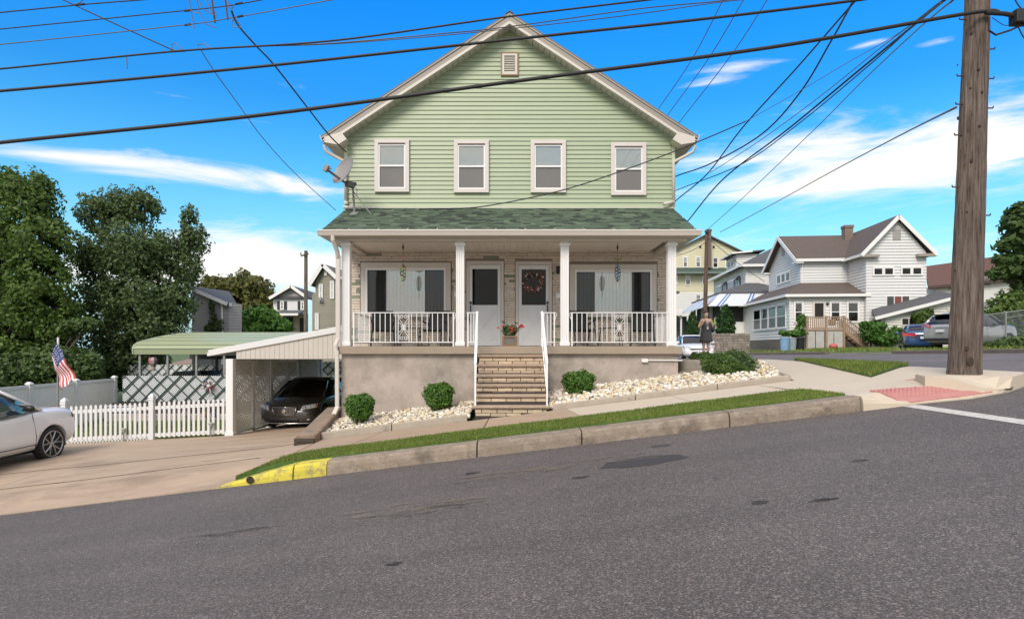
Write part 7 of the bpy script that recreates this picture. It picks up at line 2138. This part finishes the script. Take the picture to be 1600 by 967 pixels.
tree('maple_tree', (-27, 31, -3.2), [B_(25, 330, 31, 62, 62), B_(62, 300, 31.5, 24, 34), B_(18, 290, 31, 22, 30), B_(55, 385, 30.5, 58, 45), B_(80, 360, 31, 24, 22), B_(5, 420, 31, 80, 60), B_(60, 455, 30, 52, 46), B_(90, 480, 30.5, 36, 34), B_(30, 500, 30.5, 76, 50), B_(95, 515, 30, 34, 22), B_(-60, 380, 31, 70, 80), B_(40, 545, 31, 80, 36), B_(90, 425, 31, 22, 26)],
     46000, .125, M_t1, 'big dark maple tree at the left edge of the picture', 3, .3, gap=.34, clump=1.5)
tree('pear_tree', (-19.5, 33.5, -3.2), [B_(155, 335, 34, 32, 36), B_(190, 325, 34, 34, 30), B_(225, 322, 34, 28, 30), B_(150, 400, 33.5, 38, 42), B_(205, 395, 33, 52, 50), B_(255, 400, 34, 40, 42), B_(295, 345, 34, 14, 26), B_(305, 375, 34, 24, 26), B_(290, 420, 34, 26, 32), B_(160, 470, 33.5, 44, 44), B_(220, 470, 33, 56, 46), B_(275, 470, 33.5, 34, 40), B_(180, 525, 33.5, 46, 34), B_(240, 515, 33.3, 50, 32), B_(210, 560, 34, 50, 24), B_(175, 590, 34, 40, 22)],
     50000, .115, M_t2, 'dense grey green tree with two crowns left of the green house', 4, .3, gap=.24, clump=1.7)
tree('low_tree', (-22.5, 28.5, -3.1), [B_(50, 575, 29, 48, 28), B_(100, 570, 28.7, 44, 32), B_(135, 575, 28.6, 26, 22), B_(20, 590, 29, 30, 20), B_(120, 510, 29.5, 26, 10), B_(140, 505, 29.5, 18, 9)],
     11000, .14, M_t3, 'low spreading pale green tree behind the privacy fence', 5, .10, gap=.2, clump=2.4)
tree('rusty_tree', (-31, 72, -3), [B_(345, 455, 72, 34, 24), B_(385, 450, 72, 38, 24), B_(415, 470, 72, 22, 18), B_(335, 480, 72, 36, 26), B_(385, 485, 72, 44, 26), B_(330, 440, 72, 12, 9)],
     11000, .32, M_t4, 'olive and rust tinted tree behind the lilac house', 6, .3, gap=.3, clump=.8)
tree('sumac_bush', (-16.5, 41, -3), [B_(385, 505, 41, 22, 20), B_(412, 498, 41, 22, 17), B_(435, 512, 41, 20, 14), B_(400, 520, 41, 36, 16)],
     6500, .20, M_t5, 'bright green sumac bush showing over the canopy roof', 7, .08, gap=.22, clump=2, cat='bush', flat=2.8)
tree('climbing_vine', (lx(332), 37.8, -3), [B_(331, 478, 37.8, 5, 16, 3), B_(334, 505, 37.8, 8, 18, 3), B_(326, 515, 37.8, 7, 10, 3), B_(345, 508, 37.8, 4, 10, 3)], 420, .13, M_t2, 'thin vine climbing the lilac house wall', 8, .03, gap=.1, cat='vine')
tree('roadside_tree', (26.5, 28, -.2), [B_(1600, 355, 28, 30, 34), B_(1580, 380, 28, 22, 16), B_(1590, 330, 28, 12, 14), B_(1575, 425, 28, 24, 12), B_(1605, 420, 28, 36, 30), B_(1560, 430, 28, 12, 6), B_(1640, 380, 28, 50, 70), B_(1570, 405, 28, 16, 8)],
     8000, .17, M_t7, 'broad leaved tree entering from the right picture edge', 9, .22, gap=.36, clump=2.0, flat=1.9)
t = thing('vine_hedge', (31, 40, -.2), 'dark vine covered hedge behind the silver suv at the right edge', 'hedge')
leaves('foliage', [B_(1575, 490, 42, 32, 30), B_(1600, 475, 42, 34, 32), B_(1550, 505, 42, 22, 20), B_(1590, 520, 42, 40, 24), B_(1630, 500, 42, 40, 40)], 9000, .18, M_t1, t, 10, gap=.2, clump=1.5)
m = MB()
for b in (B_(1580, 498, 42.4, 26, 24), B_(1600, 485, 42.4, 26, 24), B_(1590, 520, 42.4, 34, 18)): m.ell(b[:3], b[3:6])
m.build('inner_twigs', M_core, t)
for (px_, pt, pb, rw_, lab, sd_) in ((1133.5, 478, 524, 13.5, 'taller clipped cone evergreen by the awning house porch', 11), (1082, 488, 526, 9, 'slim pointed evergreen left of the woman', 12)):
    Yc = 52.5 if px_ > 1100 else 46
    hgt = (pb - pt)
    bl_ = [B_(px_, pt + 5, Yc, rw_ * .25, 6), B_(px_, pt + hgt * .25, Yc, rw_ * .55, hgt * .2), B_(px_, pt + hgt * .5, Yc, rw_ * .85, hgt * .25), B_(px_, pt + hgt * .75, Yc, rw_, hgt * .27)] if px_ < 1100 else \
          [B_(px_, pt + 7, Yc, rw_ * .38, 8), B_(px_, pt + hgt * .3, Yc, rw_ * .68, hgt * .22), B_(px_, pt + hgt * .55, Yc, rw_ * .92, hgt * .28), B_(px_, pt + hgt * .85, Yc, rw_ * 1.02, hgt * .28)]
    c = P(px_, pb, Yc); t = thing('evergreen', (c.x, Yc, c.z), lab, 'tree', 'clipped evergreens')
    leaves('foliage', bl_, 3200, .13, M_t6, t, sd_, shell=.75, gap=.1, flat=2)
    m = MB()
    for b in bl_: m.ell(b[:3], (b[3] * .85, b[4] * .85, b[5] * .85))
    m.build('inner_twigs', M_core, t); MB().tube([(c.x, Yc, c.z - .6), (c.x, Yc, c.z + .5)], .08, 6).build('trunk', M_bark, t)
for (nm, lab, bs, n_, sz, m_, sd_) in (
    ('weed_shrub', 'leafy weed shrub beside the deck stairs', [B_(1362, 520, 43.5, 16, 18), B_(1372, 510, 43.5, 12, 10), B_(1352, 508, 43.5, 8, 6), B_(1385, 530, 43, 22, 12), B_(1400, 520, 43, 14, 10)], 2600, .15, M_t5, 13),
    ('deck_vine', 'green vine climbing the left end of the deck', [B_(1252, 500, 44.2, 6, 9), B_(1250, 513, 44.2, 6, 8), B_(1243, 521, 44.4, 15, 5), B_(1224, 520, 44.9, 7, 4)], 1100, .15, M_t5, 14),
    ('garage_vine', 'dark vine hanging on the garage wall', [B_(1440, 495, 42.8, 13, 10), B_(1438, 508, 42.8, 9, 14), B_(1450, 488, 42.8, 7, 6)], 1600, .14, M_t1, 15),
    ('roadside_weeds', 'pale tall weeds at the foot of the chain link fence', [B_(1590, 533, 25, 26, 7), B_(1560, 538, 25, 20, 4)], 1200, .10, M_t3, 16)):
    Yv = bs[0][1]; t = thing(nm, (bs[0][0], Yv, bs[0][2] - .5), lab, 'plant')
    leaves('foliage', bs, n_, sz, m_, t, sd_, gap=.2, clump=3)
    m = MB()
    for q in range(5): m.tube([(bs[0][0] + .1 * q - .2, Yv, bs[0][2] - .8), (bs[0][0] + .15 * q - .3, Yv, bs[0][2] + .2)], .015, 5)
    m.build('stems', M_bark, t)

# ------------------------------------------------------------------ chain link fence at the right edge
cl = thing('chain_link_fence', (20, 25, 0), 'galvanised chain link fence in front of the silver suv', 'fence')
ca_, cb_ = P(1515, 496, 25.6), P(1625, 481, 25.0)
zb_ = -.42
MB().tube([ca_, cb_], .025, 6).build('top_rail', M_metal, cl)
MB().tube([P(1573, 497, 25.4), P(1625, 488, 25.2)], .022, 6).build('brace_rail', M_metal, cl)
for u in (.0, .52, 1.0):
    p = ca_.lerp(cb_, u); MB().tube([(p.x, p.y, zb_), (p.x, p.y, p.z + .05)], .035, 8).build('post', M_metal, cl)
m = MB(); n = 52
for i in range(-26, n + 1):
    for s in (1, -1):
        Lx = cb_.x - ca_.x; z0, z1 = zb_ + .05, None
        u0 = i / n if s > 0 else (i + 26) / n
        u1 = u0 + s * 26 / n
        a_, b_2 = u0, u1
        pts = []
        for (uu, ff) in ((u0, 0), (u1, 1)): pts.append((uu, ff))
        # clip to 0..1
        (ua, fa), (ub, fb) = pts
        def cl1(ua, fa, ub, fb):
            if ua < 0 and ub < 0 or ua > 1 and ub > 1: return None
            for (k0, k1) in ((0, 1),):
                def at(u): return fa + (fb - fa) * (u - ua) / (ub - ua)
                A_2 = (max(0, min(1, ua)),); B_2 = (max(0, min(1, ub)),)
                return (A_2[0], at(A_2[0]), B_2[0], at(B_2[0]))
        r_ = cl1(ua, fa, ub, fb)
        if r_ and abs(r_[0] - r_[2]) > .002:
            p = ca_.lerp(cb_, r_[0]); q = ca_.lerp(cb_, r_[2])
            m.tube([(p.x, p.y, zb_ + (p.z - zb_) * r_[1]), (q.x, q.y, zb_ + (q.z - zb_) * r_[3])], .0032, 4)
m.build('wire_mesh', M_metal, cl, stuff=True)

# ------------------------------------------------------------------ utility poles
def wood(name, col, crack=(.035, .022, .014)):
    m = bpy.data.materials.new(name); m.use_nodes = True; t = m.node_tree; b = t.nodes['Principled BSDF']; Lk = t.links.new
    pos = N(t, 'ShaderNodeNewGeometry').outputs['Position']
    mp = N(t, 'ShaderNodeMapping'); mp.inputs['Scale'].default_value = (30, 30, 1.5); Lk(pos, mp.inputs[0])
    n1 = N(t, 'ShaderNodeTexNoise'); n1.inputs['Scale'].default_value = 1; n1.inputs['Detail'].default_value = 8; n1.inputs['Roughness'].default_value = .7; Lk(mp.outputs[0], n1.inputs['Vector'])
    cr = N(t, 'ShaderNodeValToRGB'); e = cr.color_ramp.elements
    e[0].position = .36; e[0].color = (*crack, 1); e[1].position = .62; e[1].color = (*col, 1)
    x_ = e.new(.47); x_.color = (col[0] * .6, col[1] * .55, col[2] * .5, 1); x_ = e.new(.8); x_.color = (col[0] * 1.5, col[1] * 1.5, col[2] * 1.5, 1)
    Lk(n1.outputs[0], cr.inputs[0])
    n2 = N(t, 'ShaderNodeTexNoise'); n2.inputs['Scale'].default_value = 1.3; n2.inputs['Detail'].default_value = 4; Lk(pos, n2.inputs['Vector'])
    sc = N(t, 'ShaderNodeVectorMath', operation='SCALE'); Lk(cr.outputs[0], sc.inputs[0]); Lk(math_n(t, 'ADD', math_n(t, 'MULTIPLY', n2.outputs[0], .9), .55), sc.inputs['Scale'])
    Lk(sc.outputs[0], b.inputs['Base Color']); b.inputs['Roughness'].default_value = .9
    bp = N(t, 'ShaderNodeBump'); bp.inputs['Strength'].default_value = .9; bp.inputs['Distance'].default_value = .03; Lk(n1.outputs[0], bp.inputs['Height']); Lk(bp.outputs[0], b.inputs['Normal'])
    return m
M_pole = wood('weathered_pole', (.165, .13, .11)); M_pole2 = wood('thin_pole', (.15, .10, .07))
PY = 9.85
pb_, pt_ = P(1506, 596, PY), P(1532, -140, PY)
up_ = thing('utility_pole', (pb_.x, PY, pb_.z), 'thick weathered wooden utility pole with climbing pegs on the corner', 'utility pole')
m = MB(); rings = []; nn = 40; rr = random.Random(6); ph_ = [rr.uniform(-1, 1) for _ in range(nn)]
for k in range(60):
    q = k / 59; c = pb_.lerp(pt_, q); r = .225 - .050 * min(1, q * 1.25) - .01 * q + (.012 if k < 2 else 0)
    rings.append([(c.x + (r + .006 * ph_[j] + .005 * math.sin(j * 2.7 + k * .35) + .003 * rr.uniform(-1, 1)) * math.cos(2 * math.pi * j / nn), c.y + (r + .006 * ph_[j] + .005 * math.sin(j * 2.7 + k * .35)) * math.sin(2 * math.pi * j / nn), c.z) for j in range(nn)])
m.loft(rings); m.build('pole_shaft', M_pole, up_)
M_rust = mat('rusty_iron', (.06, .03, .02), .8, var=.2, vscale=30)
def pole_at(py):
    q = (596 - py) / 736; return pb_.lerp(pt_, q), (.225 - .050 * min(1, q * 1.25))
for (py, s) in ((32, -1), (120, -1), (164, -1), (212, -1), (78, 1), (124, 1), (170, 1), (293, -1), (337, 1)):
    c, r = pole_at(py); 
    MB().tube([(c.x + s * (r - .05), c.y - .02, c.z), (c.x + s * (r + .105), c.y - .02, c.z), (c.x + s * (r + .11), c.y - .02, c.z + .03)], .011, 6).build('climbing_peg', M_rust, up_)
for (px_, py, w_, h_) in ((1525, 383, .11, .05), (1524, 389, .10, .035), (1523, 414, .10, .03)):
    c, r = pole_at(py); a = P(px_, py, PY - r); MB().box(a.x - w_ / 2, a.x + w_ / 2, a.y - .01 + .045, a.y + .08, a.z - h_ / 2, a.z + h_ / 2).build('metal_tag', mat('tag_metal', (.42, .42, .42), .5, var=.4, vscale=60), up_)
rr = random.Random(3)
for (px_, py, rr_) in ((1522, 48, .022), (1528, 108, .022), (1532, 144, .02), (1506, 179, .024), (1528, 197, .02), (1518, 250, .03), (1508, 545, .035), (1512, 565, .06), (1500, 420, .014), (1512, 330, .016), (1519, 135, .014), (1505, 95, .01)):
    c, r = pole_at(py); dx = (px_ - 800) / 972 * (PY - .15) - c.x; dy = math.sqrt(max(.001, r * r - dx * dx))
    MB().ell((c.x + dx, c.y - dy + .004, (541 - py) / 972 * (PY - r)), (rr_, .015, rr_ * 1.3), 10, 6).build('knot', mat('knot', (.035, .022, .016), .8), up_)

bp_ = thing('thin_utility_pole', (P(1101, 0, 40).x, 40, -.8), 'slim brown utility pole rising behind the woman', 'utility pole')
MB().tube([(P(1100, 0, 40).x, 40, -1.2), (P(1104.5, 0, 40).x, 40, P(0, 360, 40).z)], [.155, .11], 10).build('pole_shaft', M_pole2, bp_)
MB().tube([P(1104, 362, 39.9), P(1107, 366, 39.9)], .09, 6).build('insulator', M_black, bp_)
lp_ = thing('thin_utility_pole', (P(477, 0, 44).x, 44, -3), 'slim grey utility pole between the shuttered house and olive house', 'utility pole')
MB().tube([(P(477.5, 0, 44).x, 44, -3.2), (P(478, 0, 44).x, 44, P(0, 392, 44).z)], [.15, .12], 10).build('pole_shaft', wood('grey_pole', (.20, .18, .15)), lp_)
MB().bar(P(470, 400, 43.8), P(482, 396.5, 43.8), .08, .1).build('crossarm', M_pole2, lp_)
MB().tube([P(470, 398, 43.8), P(470, 395, 43.8)], .05, 6).build('insulator', M_black, lp_)

# ------------------------------------------------------------------ overhead lines
M_wire = mat('cable_black', (.016, .015, .015), .6, var=0)
M_wg = mat('cable_grey', (.10, .095, .09), .5, var=0)
def wire(pts, Y, wpx, label, m=None, name='power_line', Yb=None, grp=None):
    """pts in picture pixels hung at depth Y (running to Yb): a smooth sagging cable of real thickness"""
    n = len(pts); V = []
    for i, (x, y) in enumerate(pts):
        u = i / (n - 1); yy_ = Y + ((Yb if Yb else Y) - Y) * u; V.append(P(x, y, yy_))
    # Catmull-Rom
    out_ = []
    for i in range(n - 1):
        p0, p1, p2, p3 = V[max(0, i - 1)], V[i], V[i + 1], V[min(n - 1, i + 2)]
        for j in range(8):
            t = j / 8
            out_.append(.5 * ((2 * p1) + (-p0 + p2) * t + (2 * p0 - 5 * p1 + 4 * p2 - p3) * t * t + (-p0 + 3 * p1 - 3 * p2 + p3) * t ** 3))
    out_.append(V[-1])
    r = wpx / 2 * (Y + (Yb or Y)) / 2 / 972
    o = MB().tube(out_, r, 8).build(name, m or M_wire, smooth=True)
    tag(o, label, 'cable', grp or 'overhead cables')
    return o
YW = 9.6
wire([(-120, 238), (0, 223), (400, 181), (800, 128), (1200, 75), (1508, 22), (1560, 19)], YW, 6.2, 'thickest black cable, lowest of those crossing the whole gable to the pole')
wire([(-120, 150), (0, 142.5), (400, 105), (800, 62), (1100, 30), (1345, 0), (1480, -22)], YW, 4.6, 'thick black cable crossing the gable just above the vent')
wire([(-120, 117), (0, 108), (275, 80.5), (520, 64), (790, 27), (1040, -3), (1200, -24)], YW + .1, 3.0, 'medium black cable crossing the roof peak')
wire([(270, 81), (400, 73), (520, 68), (680, 54), (790, 43), (1000, 14), (1125, 2), (1240, -14)], YW + .2, 1.8, 'thin grey cable below the peak, upper of its pair', M_wg)
wire([(400, 73), (520, 69), (680, 57), (790, 46), (900, 34), (1000, 22), (1125, 4), (1240, -8)], YW + .25, 1.5, 'thin grey cable below the peak, lower of its pair', M_wg)
wire([(-100, 28), (0, 20), (125, 8), (225, 0), (330, -10)], YW + .4, 1.9, 'thin wire highest across the top left corner')
wire([(-100, 55), (0, 46), (290, 17), (357, 9.5), (400, 2), (440, -6)], YW + .4, 1.7, 'thin wire second across the top left corner')
wire([(-100, 78), (0, 70), (292, 39), (357, 29), (400, 22), (520, 0), (560, -8)], YW + .4, 1.5, 'thin wire third across the top left corner', M_wg)
wire([(70, -12), (98, 0), (165, 31), (275, 81)], YW + .6, 1.8, 'slanting wire in the top left joining the medium cable')
wire([(362, 18), (372, 40), (400, 72), (430, 104), (480, 168), (514, 211), (541, 238)], YW, 2.4, 'black service drop running down to the left roof corner', Yb=16.0)
wire([(313, 77), (335, 112), (370, 160), (410, 215), (460, 270), (525, 329)], YW, 1.2, 'thin grey drop wire ending behind the porch roof corner', M_wg, Yb=15.6)
for i, pts in enumerate(([(1140, -20), (1130, 0), (1080, 95), (1028, 172), (1000, 215)], [(1172, -20), (1162, 0), (1105, 95), (1042, 182), (1010, 230)], [(1210, -20), (1199, 0), (1140, 90), (1060, 193), (1020, 240)])):
    wire(pts, 10, 1.3, 'thin wire dropping behind the right roof slope, ' + ('leftmost', 'middle', 'rightmost')[i] + ' of three', M_wg, Yb=27)
wire([(1336, 2), (1290, 55), (1240, 112), (1160, 200), (1105, 272), (1058, 312), (1040, 330)], YW, 2.0, 'black wire from the upper cable down past the right eave', Yb=21)
wire([(1331, 6), (1300, 62), (1250, 145), (1190, 210), (1110, 256), (1058, 275), (1030, 290)], YW, 2.2, 'wavy black wire reaching the right wall of the green house', Yb=20)
wire([(1482, -4), (1440, 28), (1370, 92), (1250, 192), (1160, 256), (1058, 297), (1030, 312)], YW, 1.6, 'thin wire fanning from the pole top to the right wall', Yb=22)
wire([(1478, -2), (1430, 38), (1340, 112), (1230, 203), (1130, 280), (1075, 345), (1060, 360)], YW, 2.4, 'straight black line from the pole top to behind the porch roof', Yb=34)
wire([(1490, 0), (1430, 50), (1350, 125), (1270, 205), (1160, 310), (1106, 358)], YW, 1.3, 'thin grey line from the pole top to the slim pole', M_wg, Yb=39.8)
wire([(1470, 2), (1400, 55), (1330, 95), (1240, 148), (1165, 190)], YW, 1.0, 'faint wire carrying the service drop toward the house', M_wg, Yb=14.2)
wire([(1165, 190), (1090, 222), (1000, 257), (880, 297), (760, 322), (700, 326), (655, 327)], 14.2, 1.8, 'black service drop crossing the right upstairs window', Yb=15.9)
wire([(1470, 5), (1380, 72), (1280, 152), (1190, 218), (1110, 270)], YW, 1.2, 'thin wire between the fanned lines right of the roof', M_wg, Yb=19)
wire([(1494, 168), (1400, 215), (1300, 268), (1200, 323), (1125, 363)], PY - .1, 1.5, 'grey guy wire from the pole side toward the slim pole', M_wg, Yb=39.6)
wire([(1106, 372), (1130, 392), (1165, 420), (1195, 440)], 39.8, .9, 'thin drop wire from the slim pole to the awning house', M_wg, Yb=50)
wire([(1104, 378), (1080, 392), (1050, 402)], 39.8, .9, 'thin wire from the slim pole to the left behind the column', M_wg, Yb=45)
# splices, tails and the box on the cables
sb_ = thing('splice_box', P(1596, 27, YW), 'black cable splice box hanging right of the pole', 'cable box')
a, b = P(1583, 38, YW), P(1640, 17, YW); MB().box(a.x, b.x, YW - .08, YW + .1, a.z, b.z).build('box', M_wire, sb_, bevel=.015)
MB().tube([P(1540, 20, YW), P(1570, 22, YW), P(1585, 25, YW)], .035, 8).build('cable_sleeve', M_wire, sb_)
MB().tube([P(1546, 28, YW - .2), P(1545, 48, YW - .2), P(1556, 55, YW - .1), P(1578, 48, YW), P(1600, 38, YW)], .016, 6).build('cable_loop', M_wire, sb_)
MB().tube([P(1550, 28, YW), P(1568, 40, YW), P(1590, 41, YW)], .006, 5).tube([P(1589, 38, YW), P(1597, 55, YW), P(1605, 66, YW)], .01, 5).tube([P(1586, 0, YW), P(1592, 10, YW), P(1600, 18, YW)], .01, 5).build('tail_wires', M_wire, sb_)
hd_ = thing('line_hardware', P(335, 20, YW + .4), 'bundle of wire loops and wooden spacer arms at the top left', 'line hardware')
for pts, w_ in (([(330, -8), (336, 36)], 3.2), ([(351, -8), (356, 31)], 3.0)):
    MB().tube([P(x, y, YW + .4) for x, y in pts], w_ / 2 * 9.9 / 972, 6).build('spacer_arm', mat('arm_wood', (.10, .06, .04), .8), hd_)
for pts in ([(293, -5), (298, 16), (305, 21), (312, 20)], [(294, -5), (300, 25), (304, 45), (297, 40), (292, 40)], [(306, -5), (312, 20), (321, 38), (338, 44)], [(309, -5), (316, 14), (330, 22), (339, 26), (335, 18)], [(321, -5), (328, 14), (334, 25)],
            [(355, -5), (358, 12), (362, 15), (366, 8)], [(365, 28), (362, 36), (364, 42), (378, 44)], [(361, 10), (365, 26), (376, 40)], [(270, 78), (268, 70), (274, 68), (281, 74), (283, 80)], [(310, 78), (309, 70), (318, 69), (330, 76)], [(196, 86), (198, 92), (199, 108)], [(118, 8), (126, 4), (133, -4)]):
    MB().tube([P(x, y, YW + .35) for x, y in pts], .0075, 5).build('wire_loop', M_wg, hd_)
for pts in ([(288, 17.5), (297, 16.8)], [(289, 40), (298, 38.5)], [(368, 7), (379, 5)], [(371, 27), (380, 25)], [(117, 8.5), (132, 7)], [(266, 81), (290, 79.5)]):
    MB().tube([P(x, y, YW + .4) for x, y in pts], .018, 6).build('splice', M_wire, hd_)
